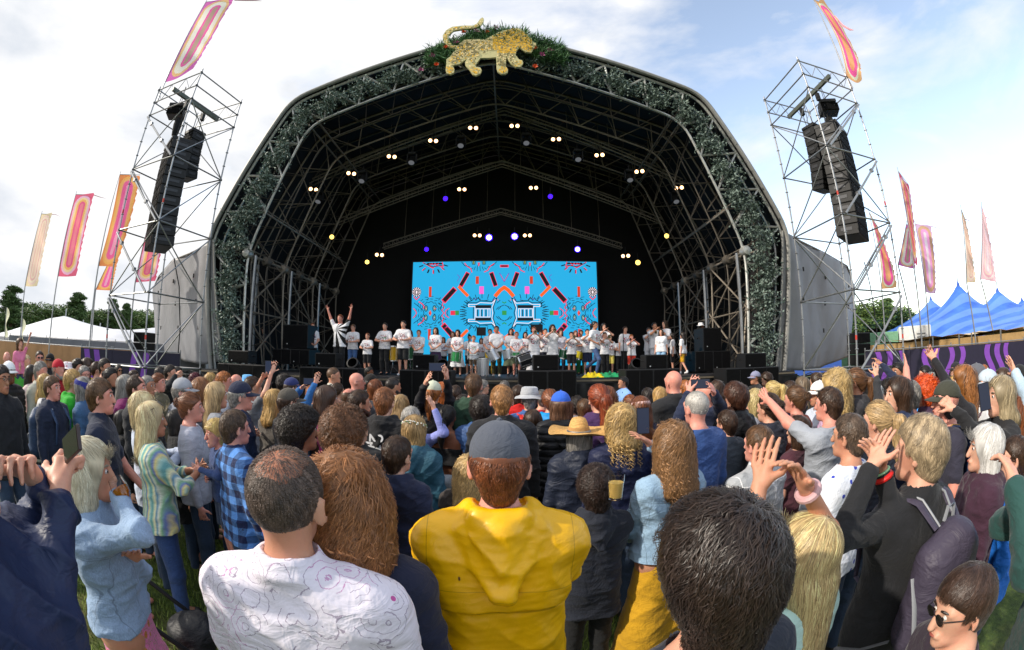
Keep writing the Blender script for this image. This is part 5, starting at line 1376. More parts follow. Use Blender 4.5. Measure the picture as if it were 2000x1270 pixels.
# ---------------------------------------------------------------- scaffold towers
redm = mat('red_tape', '#c0392b', .6); LV = [1.55, 3.57, 5.57, 7.57, 9.57, 10.08, 10.6]
def tower(cor, label, brace_face, side):
    """cor: four corner (x, y) in ring order."""
    cx_, cy_ = sum(c[0] for c in cor)/4, sum(c[1] for c in cor)/4
    e = empty('scaffold_tower', (cx_, cy_, 0), label, 'scaffold tower', 'scaffold loudspeaker towers')
    C = [Vector((c[0]-cx_, c[1]-cy_, 0)) for c in cor]
    for c in C:
        b = MB(); b.tube([c, c+Vector((0, 0, 10.75))], .026, 8)
        for k in range(1, 22): z = .07+.5*k; b.lathe([(.026, -.02), (.052, -.006), (.052, .006), (.026, .02)], c+Vector((0, 0, z)), 8)
        b.box(c+Vector((0, 0, .01)), (.15, .15, .02)); b.build('standard', alu, e, True)
    for i in range(4):
        a, c = C[i], C[(i+1) % 4]
        for z in LV:
            b = MB(); b.tube([a+Vector((0, 0, z)), c+Vector((0, 0, z))], .024, 7)
            for q in (a, c): b.box(q+Vector((0, 0, z)), (.07, .07, .06))
            b.build('ledger', alu, e, True)
        for j in range(4):
            z0, z1 = LV[j], LV[j+1]
            for fl in ((0, 1) if (i == brace_face and j in (1, 3)) else (0,)):
                p, q = (a, c) if (j+i+fl) % 2 else (c, a)
                b = MB(); b.tube([p+Vector((0, 0, z0+.04)), q+Vector((0, 0, z1-.04))], .02, 6); b.build('brace', alu, e, True)
        # lattice at the top ring
        b = MB()
        for k in range(6):
            p = a.lerp(c, k/6)+Vector((0, 0, LV[5] if k % 2 else LV[6])); q = a.lerp(c, (k+1)/6)+Vector((0, 0, LV[6] if k % 2 else LV[5])); b.tube([p, q], .012, 5)
        if i in (0, 2): b.build('lattice_web', alu, e, True)
    # heavy raking prop with clamps
    o_ = C[0] if side < 0 else C[1]
    inn = C[1] if side < 0 else C[0]
    for j in (0, 1, 2, 3):
        b = MB(); p = o_.lerp(inn, .96)+Vector((0, -.08, LV[j])); q = o_+Vector((0, -.08, LV[j+1]-.1)); b.tube([p, q], .035, 8)
        for t_ in (.35, .8): b.box(p.lerp(q, t_), (.1, .1, .1))
        b.build('raking_prop', alu, e, True)
    b = MB()
    for c in C[:2]:
        for z in (2.3, 6.1): b.tube([c+Vector((0, 0, z)), c+Vector((0, 0, z+.12))], .029, 8, False)
    b.build('tape_mark', redm, e, True)
    # header beam with hoists
    m0, m1 = C[0].lerp(C[1], .5), C[3].lerp(C[2], .5); b = MB()
    b.box((m0+m1)/2+Vector((0, 0, 10.22)), (.09, (m1-m0).length+.3, .16), Matrix.Rotation(math.atan2(-(m1-m0).x, (m1-m0).y), 3, 'Z'), .01); b.build('header_beam', mat('beam_steel', '#5b6056', .5, .5), e)
    for t_ in (.3, .72):
        p = m0.lerp(m1, t_); b = MB(); b.box(p+Vector((0, 0, 9.95)), (.1, .14, .3), None, .02); b.tube([p+Vector((0, 0, 9.8)), p+Vector((.02, 0, 8.6))], .012, 5); b.build('chain_hoist', blackp, e)
    return e, C
tL = [(-11.84, 8.2), (-9.69, 8.13), (-9.39, 10.25), (-11.6, 10.3)]
tR = [(8.56, 7.98), (10.67, 7.94), (10.75, 10.4), (8.64, 10.37)]
tower(tL, 'tall steel scaffold tower on the left of the stage with loudspeakers hanging inside', 1, -1)
tower(tR, 'tall steel scaffold tower on the right of the stage with loudspeakers hanging inside', 3, 1)
def line_array(px, pyt, y, n_, w_, h_, dep, label, yaw, bend=.03, horn=False, grp='hanging loudspeaker arrays', tip=0.0, top=True):
    p = at_y(px, pyt, y); e = empty('line_array', p, label, 'loudspeaker', grp, yaw)
    if top:
        b = MB(); b.box((0, .0, .08), (w_*.9, dep*1.1, .12), None, .01); b.tube([(0, -.1, .1), (0, 0, 1.0)], .012, 5); b.tube([(0, .15, .1), (0, .05, 1.0)], .012, 5); b.build('flying_frame', blackp, e)
    pos = Vector((0, 0, 0)); a = tip
    for i in range(n_):
        m3 = Matrix.Rotation(a, 3, 'X'); c = pos+m3 @ Vector((0, 0, -h_/2))
        b = MB(); b.box(c, (w_, dep, h_*.985), m3, .02); cab = b.build('cabinet', blackp, e)
        b = MB(); b.box(c+m3 @ Vector((0, -dep/2-.01, 0)), (w_*.93, .02, h_*.9), m3, .006); g = b.build('grille', blackg, cab)
        b = MB()
        for s_ in (-1, 1):
            b.box(c+m3 @ Vector((s_*(w_/2+.005), .02, .02)), (.012, dep*.5, h_*.3), m3); b.box(c+m3 @ Vector((s_*w_*.26, -dep/2-.022, h_*.1)), (.03, .006, .03), m3)
        b.build('rigging_plate', mat('rig_grey', '#3a3b3f', .5, .3), cab)
        if horn:
            b = MB()
            for k in range(3):
                for s_ in (-1, 1): b.box(c+m3 @ Vector(((k-1)*w_*.27, -dep/2-.022, s_*h_*.2)), (w_*.16, .006, h_*.26), m3)
            b.build('grille_slot', black, cab)
        pos = pos+m3 @ Vector((0, 0, -h_)); a += bend
    return e
# each main hang: wide grey-black cabinets; side hang with slotted grilles; short hang above
line_array(348, 290, 9.0, 11, 1.25, .305, .75, 'long black hanging loudspeaker column in the left scaffold tower', R(-30), .004)
line_array(380, 266, 9.7, 6, .62, .27, .55, 'slimmer slotted loudspeaker column beside the long one in the left tower', R(-12), .03, True)
line_array(347, 215, 9.0, 1, .66, .3, .5, 'short black loudspeaker hung near the top of the left tower', R(30), 0, False)
line_array(1624, 260, 8.9, 11, 1.25, .32, .75, 'long black hanging loudspeaker column in the right scaffold tower', R(28), .004)
line_array(1588, 256, 9.4, 7, .6, .30, .5, 'slimmer slotted loudspeaker column beside the long one in the right tower', R(10), .03, True)
line_array(1616, 208, 8.9, 1, .66, .3, .5, 'short black loudspeaker hung near the top of the right tower', R(-30), 0, False)
for px_, y_, l in ((345, 9.0, 'dark cylindrical motor cover hanging under the short speaker in the left tower'), (1624, 8.9, 'dark cylindrical motor cover hanging under the short speaker in the right tower')):
    p = at_y(px_, 250, y_); b = MB(); b.tube([p+Vector((0, 0, .35)), p+Vector((0, 0, .1)), p+Vector((0, 0, -.3))], [.14, .16, .11], 10); b.tube([p+Vector((0, 0, -.3)), p+Vector((0, 0, -.6))], .02, 5); b.build('motor_cover', black, smooth=True, label=l, cat='hoist cover', group='motor covers in the towers')
for px_, l in ((281, 'black ground loudspeaker stack behind the left tower'), (1678, 'black ground loudspeaker stack behind the right tower')):
    e = at_y(px_, 690, 11.6); st = empty('speaker_stack', (e.x, 11.6, 1.15), l, 'loudspeaker', 'ground stacks beside the towers')
    for k in range(4):
        b = MB(); b.box((0, 0, .2+k*.39), (.75, .6, .37), None, .02); cb = b.build('cabinet', blackp, st); b = MB(); b.box((0, -.31, .2+k*.39), (.68, .02, .3)); b.build('grille', blackg, cb)
# hanging cables beside the arrays
for P_, l in (([(340, 505), (350, 560), (352, 640), (348, 690)], 'black cable bundle hanging behind the left tower'), ([(1688, 512), (1700, 560), (1712, 640), (1712, 700)], 'black cable bundle hanging below the right tower')):
    b = MB(); b.tube([at_y(x, y, 10.0) for x, y in P_], .02, 6); b.build('cable_bundle', blackp, smooth=True, label=l, cat='cable', group='hanging cables')
# ---------------------------------------------------------------- flags
def flag_mat(name, cols):
    s = NT(name); t = s.n('ShaderNodeUVMap'); o = s.sep(t.outputs[0])
    u = s.math('MULTIPLY', s.math('ABSOLUTE', s.math('SUBTRACT', o['X'], .5)), 2.0)
    vv = s.math('MULTIPLY', s.math('ABSOLUTE', s.math('SUBTRACT', o['Y'], .5)), 2.0)
    # distance to a vertical pill shape
    yy = s.math('MAXIMUM', s.math('SUBTRACT', s.math('MULTIPLY', vv, 3.4), 2.4), 0.0)
    d = s.math('SQRT', s.math('ADD', s.math('POWER', u, 2.0), s.math('POWER', yy, 2.0)))
    d = s.math('ADD', d, s.math('MULTIPLY', s.math('SUBTRACT', s.noise(t.outputs[0], 9, 3), .5), .16))
    k = len(cols); st = [(i/k*1.04, tuple(x*.9+.07 for x in lin(c))) for i, c in enumerate(cols)]
    c = s.ramp(d, st, 'CONSTANT')
    tr = s.n('ShaderNodeBsdfTranslucent'); mx_ = s.n('ShaderNodeMixShader'); mx_.inputs[0].default_value = .5
    s.L(c, tr.inputs[0]); s.set(Base_Color=c, Roughness=.8)
    s.L(s.b.outputs[0], mx_.inputs[1]); s.L(tr.outputs[0], mx_.inputs[2]); s.L(mx_.outputs[0], s.t.nodes['Material Output'].inputs[0])
    return s.m
FM = {
 'pale': flag_mat('flag_pale', ['#ecc9b5', '#f2dcc2', '#e9b7b0', '#f3e2c8', '#eecfc4', '#edd9b0']),
 'pink': flag_mat('flag_pink', ['#f07a8e', '#e84f86', '#f2b45e', '#f0d6a0', '#eeb6d8', '#e8577f']),
 'orange': flag_mat('flag_orange', ['#f0a0c0', '#f04f9e', '#ef5c98', '#f2b566', '#efb04f', '#e88a3a']),
 'magenta': flag_mat('flag_magenta', ['#b79a86', '#ee5aa8', '#f2eee2', '#f0edde', '#eec07f', '#dd62be']),
 'green': flag_mat('flag_green', ['#efa86a', '#f2ac66', '#ff4fa8', '#fb4aa2', '#e9ecc9', '#eeb673']),
 'tan': flag_mat('flag_tan', ['#f4e6ec', '#f4a9dc', '#f79cdb', '#deb086', '#dcac80', '#e3b9dd']),
 'rose': flag_mat('flag_rose', ['#f4dfe2', '#f6c9d6', '#f3dccf', '#f1b5c6', '#f5dfdc', '#efc3cf'])}
def flag(TL, TR, BL, BR, dist, m, label, pole=None, polez=0.0, wav=1.0, tail=None, mid=None, mode='free'):
    """Corners in the picture; the cloth hangs at the given distance and billows in depth."""
    e = empty('feather_flag', at_d(*BL, dist), label, 'flag', 'tall festival flags on poles'); o0 = e.location
    A, B_, C_, D_ = (at_d(*q, dist) for q in (TL, TR, BL, BR))
    nu, nv = 14, 44; V = []; F = []; UV = []
    Mid = at_d(*mid, dist) if mid else None
    for j in range(nv+1):
        v = j/nv
        for i in range(nu+1):
            u = i/nu; p = (C_.lerp(A, v)).lerp(D_.lerp(B_, v), u)
            if Mid is not None: p += (Mid-(C_+A+D_+B_)/4)*(4*v*(1-v))*.9
            rad = Vector((p.x, p.y, 0)).normalized()
            ed = (.06*((j % 4)-1.5)*.25) if i == nu else 0
            p += rad*(.22*wav*u*math.sin(v*7+u*2.5+TL[0]*.1)+.10*wav*u*math.sin(v*19+u*4))+Vector((0, 0, 1))*.04*wav*u*math.sin(v*9)+(D_-C_).normalized()*ed
            V.append(p-o0); UV.append((u, v))
    for j in range(nv):
        for i in range(nu): a = j*(nu+1)+i; F.append((a, a+1, a+nu+2, a+nu+1))
    me = npmesh('flag_cloth', np.array([tuple(q) for q in V]), np.array(F), True, [FM[m]]); ul = me.uv_layers.new(name='uv')
    ul.data.foreach_set('uv', np.array([UV[i] for f in F for i in f], dtype=np.float32).ravel())
    link(bpy.data.objects.new('flag_cloth', me), e)
    b = MB()
    up = (A-C_).normalized()
    base = at_d(*pole, dist) if pole else C_-up*2; base.z = polez if pole else base.z
    b.tube([base-o0, C_-o0, A-o0+up*.15], [.035, .03, .014], 7); b.tube([A-o0, B_-o0], .012, 5); b.build('flag_pole', alu, e, True)
    if tail:
        b = MB(); pts = [at_d(x, y, dist)-o0 for x, y in tail]; b.tube(pts, [.05]+[.04]*(len(pts)-2)+[.01], 6, True, .25); b.build('streamer', cloth('plain:#e7a9b8'), e, True)
flag((81, 418), (101, 419), (49, 559), (73, 560), 24, 'pale', 'pale peach feather flag, farthest left of all the flags', (38, 700), 0, tail=[(100, 419), (108, 419), (117, 423)])
flag((148, 380), (183, 381), (113, 540), (149, 541), 21, 'pink', 'pink feather flag with an orange ring, between the pale flag and the left tower', (92, 700), 0, tail=[(183, 381), (195, 385), (207, 388)])
flag((234, 341), (274, 342), (192, 520), (226, 521), 17.5, 'orange', 'pink and orange feather flag partly crossed by the left edge of the left tower', (172, 700), 0, mid=(236, 432))
flag((218, 500), (232, 500), (187, 566), (218, 568), 24, 'orange', 'orange flag end showing below the pink and orange flag', (178, 700), 0, .3)
flag((292, 430), (328, 432), (264, 552), (304, 549), 19, 'pink', 'pink feather flag seen behind the left tower and the hanging speakers', (252, 700), 0)
flag((402, 4), (458, -1), (322, 161), (374, 145), 14.6, 'magenta', 'big magenta and cream flag flying from the top of the left scaffold tower', (312, 185), 10.2, 1.4, tail=[(458, 0), (480, 1), (496, 1), (511, 2)])
flag((1588, -2), (1612, 10), (1653, 150), (1690, 168), 13.4, 'green', 'pink and pale green flag flying from the top of the right scaffold tower', (1662, 165), 10.2, 1.6, tail=[(1630, 32), (1646, 50), (1660, 58), (1667, 59)], mid=(1650, 80))
flag((1697, 413), (1712, 440), (1722, 565), (1752, 560), 19, 'green', 'orange and pink flag seen through the right edge of the right tower', (1728, 700), 0, 1.5, mid=(1728, 498))
flag((1754, 334), (1775, 362), (1782, 505), (1792, 520), 17, 'pink', 'long narrow pink flag, tallest of those right of the right tower', (1803, 700), 0, 1.5, mid=(1777, 420))
flag((1770, 438), (1784, 448), (1754, 518), (1788, 526), 18.5, 'magenta', 'magenta flag lobe curling out behind the long narrow pink flag', (1802, 640), 0, .5)
flag((1787, 437), (1819, 444), (1808, 571), (1828, 576), 20, 'tan', 'tan and lilac flag beside the peak of the blue tent', (1817, 700), 0, 1.2, tail=[(1819, 442), (1832, 446), (1842, 447)], mid=(1813, 505))
flag((1877, 408), (1886, 430), (1888, 553), (1906, 550), 18, 'pale', 'narrow pale orange flag above the middle peaks of the blue tent', (1915, 700), 0, 1.4, tail=[(1886, 428), (1892, 431), (1896, 430)], mid=(1893, 492))
flag((1917, 402), (1925, 425), (1915, 545), (1946, 553), 19, 'rose', 'pale rose flag, farthest right of all the flags', (1960, 700), 0, 1.2, tail=[(1924, 424), (1938, 430), (1945, 438)], mid=(1928, 482))
# ---------------------------------------------------------------- tents
def tent(label, cat_, m, x0, x1, y0, y1, base, eave, peaks, valance, trim=None, name='marquee', nx=90, ny=40, sag=1.6):
    e = empty(name, ((x0+x1)/2, (y0+y1)/2, 0), label, cat_); cx_, cy_ = (x0+x1)/2, (y0+y1)/2
    X, Y = np.meshgrid(np.linspace(x0, x1, nx+1), np.linspace(y0, y1, ny+1), indexing='ij')
    ex_ = np.minimum.reduce([X-x0, x1-X, Y-y0, y1-Y]); Z = np.full_like(X, eave)
    for (ax, ay, h, w_) in peaks:
        d = np.hypot((X-ax)/w_, (Y-ay)/w_); Z = np.maximum(Z, eave+(h-eave)*(.55*np.exp(-d/.30)+.45*np.clip(1-d, 0, 1))*np.clip(ex_/2.5, 0, 1))
    Z += np.clip(ex_/3, 0, 1)*sag*.5
    for (ax, ay, h, w_) in peaks: Z = np.where(np.hypot(X-ax, Y-ay) < .35, np.maximum(Z, h), Z)
    V = np.stack([X-cx_, Y-cy_, Z], -1).reshape(-1, 3); i = np.arange(nx)[:, None]*(ny+1)+np.arange(ny)[None]
    F = np.stack([i, i+ny+1, i+ny+2, i+1], -1).reshape(-1, 4)
    o = link(bpy.data.objects.new('tent_roof', npmesh('tent_roof', V, F, True, [m])), e); md = o.modifiers.new('t', 'SOLIDIFY'); md.thickness = .05
    b = MB(); per = [(x0, y0), (x1, y0), (x1, y1), (x0, y1), (x0, y0)]
    for k in range(4):
        a, c = Vector(per[k]), Vector(per[k+1]); n_ = int((c-a).length/2.2)
        for q in range(n_):
            p0, p1 = a.lerp(c, q/n_), a.lerp(c, (q+1)/n_); b.add([(p0.x-cx_, p0.y-cy_, base), (p1.x-cx_, p1.y-cy_, base), (p1.x-cx_, p1.y-cy_, eave), (p0.x-cx_, p0.y-cy_, eave)], [(0, 1, 2, 3)])
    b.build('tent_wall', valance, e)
    for (ax, ay, h, w_) in peaks:
        b = MB(); b.lathe([(.34, h-.5), (.24, h), (.16, h+.5), (.02, h+.8)], (ax-cx_, ay-cy_, 0), 10); b.build('mast_cap', trim or m, e, True)
        b = MB(); b.tube([(ax-cx_, ay-cy_, 0), (ax-cx_, ay-cy_, h+1.3)], .06, 6); b.build('mast', alu, e, True)
    return e
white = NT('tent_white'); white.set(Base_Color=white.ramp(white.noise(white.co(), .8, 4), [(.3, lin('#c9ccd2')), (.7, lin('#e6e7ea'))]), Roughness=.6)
bluem = NT('tent_blue'); _o = bluem.sep(bluem.co()); _f = bluem.math('GREATER_THAN', bluem.math('FRACT', bluem.math('ADD', bluem.math('MULTIPLY', _o['X'], .24), bluem.math('MULTIPLY', _o['Y'], .42))), .5)
bluem.set(Base_Color=bluem.mix(bluem.math('MULTIPLY', _f, .3), bluem.ramp(bluem.noise(bluem.co(), .5, 4), [(.3, lin('#2c5cbc')), (.7, lin('#4a80dc'))]), lin('#8db4ea')), Roughness=.45); bluem.bump(bluem.noise(bluem.co((1, 1, .2)), 1.5, 4), .3, .1)
p0 = at_d(128, 622, 36); p1 = at_d(195, 648, 40); p2 = at_d(162, 640, 45)
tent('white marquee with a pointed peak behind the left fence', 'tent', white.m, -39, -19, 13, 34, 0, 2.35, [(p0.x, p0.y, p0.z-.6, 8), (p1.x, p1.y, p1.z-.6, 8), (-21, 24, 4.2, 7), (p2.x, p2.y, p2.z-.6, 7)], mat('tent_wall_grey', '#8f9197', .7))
def big_top():
    pk = [(1870, 548, 44), (1817, 578, 46), (1947, 560, 44), (1890, 568, 62), (2030, 545, 44), (1995, 580, 62)]
    P = []
    for x, y, d in pk:
        p = at_d(x, y, d); P.append((p.x, p.y, p.z-.8, 7.5 if d < 60 else 9))
    tent('large royal blue circus tent with several peaks beyond the right hoarding', 'tent', bluem.m, 29.8, 68, 2, 50, 0, 2.6, P, mat('tent_blue_wall', '#2b4f9e', .7), mat('cap_blue', '#3157a8', .6), 'circus_tent', 110, 110, 1.2)
big_top()
# cream canopy tents standing before the big top
cream = mat('cream_canvas', '#d9c39b', .8, var=.1, vs=1)
for i, (x, d, hh) in enumerate(((1800, 22, 672), (1845, 22, 676), (1915, 21, 646), (1955, 21, 645), (2010, 20, 655))):
    p = at_d(x, 690, d); hh = at_d(x, hh, d).z; e = empty('canopy_tent', (p.x, p.y, 0), 'cream canvas canopy with a pointed top, %s from the left before the blue tent' % ['first', 'second', 'third', 'fourth', 'last'][i], 'canopy tent', 'cream canopies before the blue tent'); n = 16; V = []; F = []; w_ = 2.0
    for a in range(n+1):
        for b_ in range(n+1):
            u, v = a/n*2-1, b_/n*2-1; dd = max(abs(u), abs(v)); V.append((u*w_, v*w_, 2.35+(hh-2.35)*(1-dd)**1.6+.12*abs(u*v)))
    for a in range(n):
        for b_ in range(n): q = a*(n+1)+b_; F.append((q, q+n+1, q+n+2, q+1))
    mb = MB(); mb.add(V, F); mb.build('canopy', cream, e, True)
    mb = MB()
    for u in (-1, 1):
        for v in (-1, 1): mb2 = MB(); mb2.tube([(u*w_, v*w_, 0), (u*w_, v*w_, 2.45)], .035, 6); mb2.build('pole', alu, e, True)
    mb.box((0, w_*.9, 1.15), (w_*2, .06, 2.3)); mb.box((-w_*.95, 0, 1.15), (.06, w_*1.7, 2.3)); mb.build('back_wall', mat('canvas_wall', '#a98a5c', .85, var=.15), e)
# green and white sheeted cabin behind the right tower
p = at_d(1735, 690, 26); e = empty('site_cabin', (p.x, p.y, 0), 'low cabin sheeted in green mesh and white behind the right tower', 'cabin'); Q = Matrix.Rotation(R(-50), 3, 'Z')
b = MB(); b.box(Q @ Vector((-1.1, 0, 1.5)), (3.4, 2.4, 3.0), Q, .03); b.build('green_wall', mat('green_mesh', '#6f9f80', .8, var=.2), e)
b = MB(); b.box(Q @ Vector((1.6, 0, 1.6)), (1.9, 2.5, 3.2), Q, .03)
b.build('white_wall', mat('cabin_white', '#cfd2d2', .6), e); b = MB()
for k in range(9): b.box(Q @ Vector((1.95, -1.26, 1.5+k*.16)), (.5, .03, .06), Q)
b.build('louvre', mat('cabin_grey', '#6b6f72', .6), e)
# ---------------------------------------------------------------- fences and hoardings
hb = mat('hoarding_navy', '#1f1a33', .65, var=.15); hp = mat('hoarding_purple', '#7d43ad', .6, var=.08)
def wallrun(a, c, h, name, m, label, cat_, zt=0, n_=8, th=.06, shapes=None, post=True):
    a, c = Vector((a[0], a[1], 0)), Vector((c[0], c[1], 0)); e = empty(name, (a+c)/2, label, cat_); o0 = (a+c)/2; d = (c-a); L = d.length; d.normalize(); nn = Vector((d.y, -d.x, 0))
    if nn.dot(-o0) < 0: nn = -nn
    ang = math.atan2(d.y, d.x); Q = Matrix.Rotation(ang, 3, 'Z')
    for i in range(n_):
        b = MB(); b.box(a-o0+d*(L*(i+.5)/n_)+Vector((0, 0, h/2+zt)), (L/n_-.012, th, h), Q, .006); b.build('panel', m, e)
    if post:
        for i in range(n_+1):
            b = MB(); b.tube([a-o0+d*(L*i/n_)-nn*.07, a-o0+d*(L*i/n_)-nn*.07+Vector((0, 0, h+.12))], .024, 6); b.build('post', alu, e, True)
        b = MB(); b.tube([a-o0+Vector((0, 0, h+.03)), c-o0+Vector((0, 0, h+.03))], .02, 6); b.build('top_rail', alu, e, True)
    def pt(u, z): return a-o0+d*u+nn*(th/2+.004)+Vector((0, 0, z))
    if shapes:
        for line, w_ in shapes(L, h):
            V = []; F = []
            for i, (u, z) in enumerate(line):
                q = pt(u-w_/2, z), pt(u+w_/2, z); V += [q[0], q[1], q[0]+nn*.004, q[1]+nn*.004]
            for i in range(len(line)-1): k = i*4; F += [(k+2, k+6, k+7, k+3), (k, k+4, k+6, k+2), (k+3, k+7, k+5, k+1)]
            b = MB(); b.add(V, F); b.build('purple_stripe', hp, e)
    return e
def waves(L, h):
    out_ = []
    for k, (u0, sg, w_) in enumerate([(.35, 1, .18), (.75, 1, .18), (1.2, 1, .16), (2.3, -1, .22), (2.75, -1, .22), (3.15, 1, .2), (3.6, 1, .2), (4.9, -1, .24), (5.35, -1, .24), (5.75, -1, .2), (6.8, 1, .2), (7.2, 1, .2)]):
        if u0 < L: out_.append(([(u0+sg*.14*math.sin(z/h*9), z) for z in np.linspace(.03, h-.03, 26)], w_))
    return out_
def chev(L, h):
    out_ = []
    for u0, sg in ((.25, 1), (.65, 1), (2.2, -1), (2.65, -1), (3.6, -1), (4.1, -1)):
        if u0+.5 < L: out_.append(([(u0, .03), (u0+sg*.35*.5, h*.5), (u0, h-.03)], .22))
    return out_
wallrun((10.9, 9.75), (17.6, 5.0), 2.0, 'event_hoarding', hb, 'dark purple hoarding with wavy lilac stripes running right from the right tower', 'hoarding', 0, 5, shapes=waves)
wallrun((-14.1, 8.55), (-11.0, 10.9), 1.98, 'event_hoarding', hb, 'dark purple hoarding with lilac chevrons beside the left tower', 'hoarding', 0, 3, shapes=chev)
wallrun((-24, 8.2), (-14.2, 11.5), 2.0, 'timber_fence', mat('fence_tan', '#a9805a', .85, var=.2, vs=1.2), 'tan boarded fence at the back on the left under the white marquee', 'fence', 0, 7)
wallrun((-26, 10.2), (-13, 14.5), 2.35, 'mesh_fence', mat('fence_grey', '#6d7178', .8, var=.15, vs=1), 'grey sheeted fence just behind the tan fence', 'fence', 0, 8)
# ---------------------------------------------------------------- trees
bark = mat('bark', '#4a3a2b', .9, var=.3, bump=.6, bs=20)
def tree_proto(kind, seed):
    r = np.random.default_rng(seed); q = random.Random(seed)
    e = bpy.data.objects.new('conifer_tree' if kind == 'con' else 'broadleaf_tree', None); COL.objects.link(e)
    b = MB(); H_ = 10.0
    b.tube([(0, 0, 0), (.1, 0, H_*.3), (.0, .1, H_*.65), (.05, 0, H_*.95)], [.3, .24, .13, .03], 8); C_ = []
    if kind == 'con':
        for k in range(60):
            z = H_*(.16+.82*k/60); L = (1-(z/H_))**.8*3.4*q.uniform(.5, 1.15)+.25; a = q.uniform(0, 6.28)
            tip = Vector((math.cos(a)*L, math.sin(a)*L, z+q.uniform(-.3, .25))); b.tube([(0, 0, z), tip], [.05, .015], 5)
            for j in range(5): t_ = q.uniform(.35, 1.05); C_.append((Vector((0, 0, z)).lerp(tip, t_), .28+.35*(1-t_)+.2, .35))
    else:
        for k in range(16):
            a = q.uniform(0, 6.28); z = H_*q.uniform(.25, .6); L = q.uniform(1.2, 3.0); tip = Vector((math.cos(a)*L, math.sin(a)*L, z+q.uniform(.8, 3.2))); b.tube([(0, 0, z), (tip*.5+Vector((0, 0, z*.5+.3))), tip], [.12, .08, .03], 5); C_.append((tip, q.uniform(.8, 1.3), .8))
        for k in range(26):
            v = Vector((q.gauss(0, 1), q.gauss(0, 1), q.gauss(0, 1))).normalized(); C_.append((Vector((v.x*2.9, v.y*2.9, 6.3+v.z*3.0)), q.uniform(.6, 1.2), .8))
    b.build('trunk', bark, e, True); P = []; Nn = []
    for c, rad, fl in C_:
        n_ = int(240*rad**1.5) if kind != 'con' else int(150*rad); v = r.normal(size=(n_, 3)); v /= np.linalg.norm(v, axis=1, keepdims=True); v2 = v*np.array((1, 1, fl))*rad*r.uniform(.5, 1.05, (n_, 1)); P.append(np.array(c)+v2); Nn.append(v)
    P = np.concatenate(P); Nn = np.concatenate(Nn); V, F = leaf_quads(P, Nn*1.2, .30 if kind != 'con' else .26, .085 if kind != 'con' else .05, r)
    link(bpy.data.objects.new('crown', npmesh('crown', V, F, False, [leafmat('leaf_'+kind, '#24361a' if kind == 'con' else '#33481c', '#44602c' if kind == 'con' else '#6d8436', '#56703a')])), e)
    return e
TP = {'con': [tree_proto('con', 1), tree_proto('con', 2)], 'bro': [tree_proto('bro', 3), tree_proto('bro', 4)]}
used_t = set(); sides = ['left', 'right']
for i, (x, ytop, d, k, wsc, l) in enumerate([(27, 556, 60, 'con', 1.25, 'tallest dark conifer at the far left edge beyond the tents'), (153, 570, 62, 'con', 1.1, 'dark conifer standing above the trees right behind the white marquee'), (222, 582, 66, 'con', .8, 'thin ragged conifer seen through the left tower legs'), (250, 592, 66, 'con', .75, 'thin conifer behind the left stack of speakers'),
   (80, 592, 70, 'bro', 1.1, 'round green tree between the two tallest conifers on the left'), (113, 596, 72, 'bro', 1.1, 'broad green tree just left of the conifer behind the white marquee'), (5, 606, 72, 'bro', 1.1, 'green tree cut by the left edge of the picture'), (185, 606, 68, 'bro', 1.0, 'green tree behind the right slope of the white marquee'), (215, 606, 70, 'bro', 1.0, 'green tree behind the leftmost leg of the left tower'), (250, 608, 70, 'bro', 1, 'green tree behind the left tower near the grey tarpaulin'), (55, 618, 66, 'bro', 1, 'low green tree at the foot of the tallest conifer'), (285, 604, 74, 'bro', 1, 'green tree half hidden behind the left grey tarpaulin'),
   (1705, 588, 48, 'bro', 1.0, 'yellow-green tree behind the right tower above the cabin'), (1728, 582, 50, 'con', 1.0, 'dark pine behind the right edge of the right tower'), (1682, 600, 50, 'bro', 1, 'green tree behind the right grey tarpaulin'), (1760, 622, 55, 'bro', .8, 'low tree just left of the blue tent'), (1742, 605, 52, 'bro', .9, 'green tree between the pine and the blue tent')]):
    idx = i % 2; pr = TP[k][idx]
    if (k, idx) in used_t: o = copy_tree(pr)
    else: o = pr; used_t.add((k, idx))
    top = at_d(x, ytop, d); s_ = top.z/10.0; o.location = (top.x, top.y, 0); o.scale = (s_*wsc*(1.15 if k == 'con' else 1.9),)*2+(s_,); o.rotation_euler = (0, 0, i*1.3)
    o['label'] = l; o['category'] = 'tree'; o['group'] = 'trees beyond the tents'
# small lit festoon poles and white camera masts on the left
for i, (x, yt) in enumerate(((8, 600), (41, 622))):
    p = at_d(x, 700, 27); t_ = at_d(x+2, yt, 27); e = empty('feather_banner', (p.x, p.y, 0), ['small pale yellow banner at the far left by the tents', 'small white and yellow banner just right of the far left one'][i], 'banner', 'small banners by the tents')
    b = MB(); b.tube([(0, 0, 0), (0, 0, t_.z)], .03, 6); b.build('pole', alu, e, True); b = MB(); n = 12; V = []; F = []
    for j in range(n+1):
        v = j/n; V += [(.03, 0, t_.z-v*1.5), (.35+.12*math.sin(v*8), .05*math.sin(v*9), t_.z-.1-v*1.4)]
    for j in range(n): F.append((j*2, j*2+2, j*2+3, j*2+1))
    b.add(V, F); b.build('banner_cloth', cloth('spots:#e9e8c9:#d9c860'), e, True)
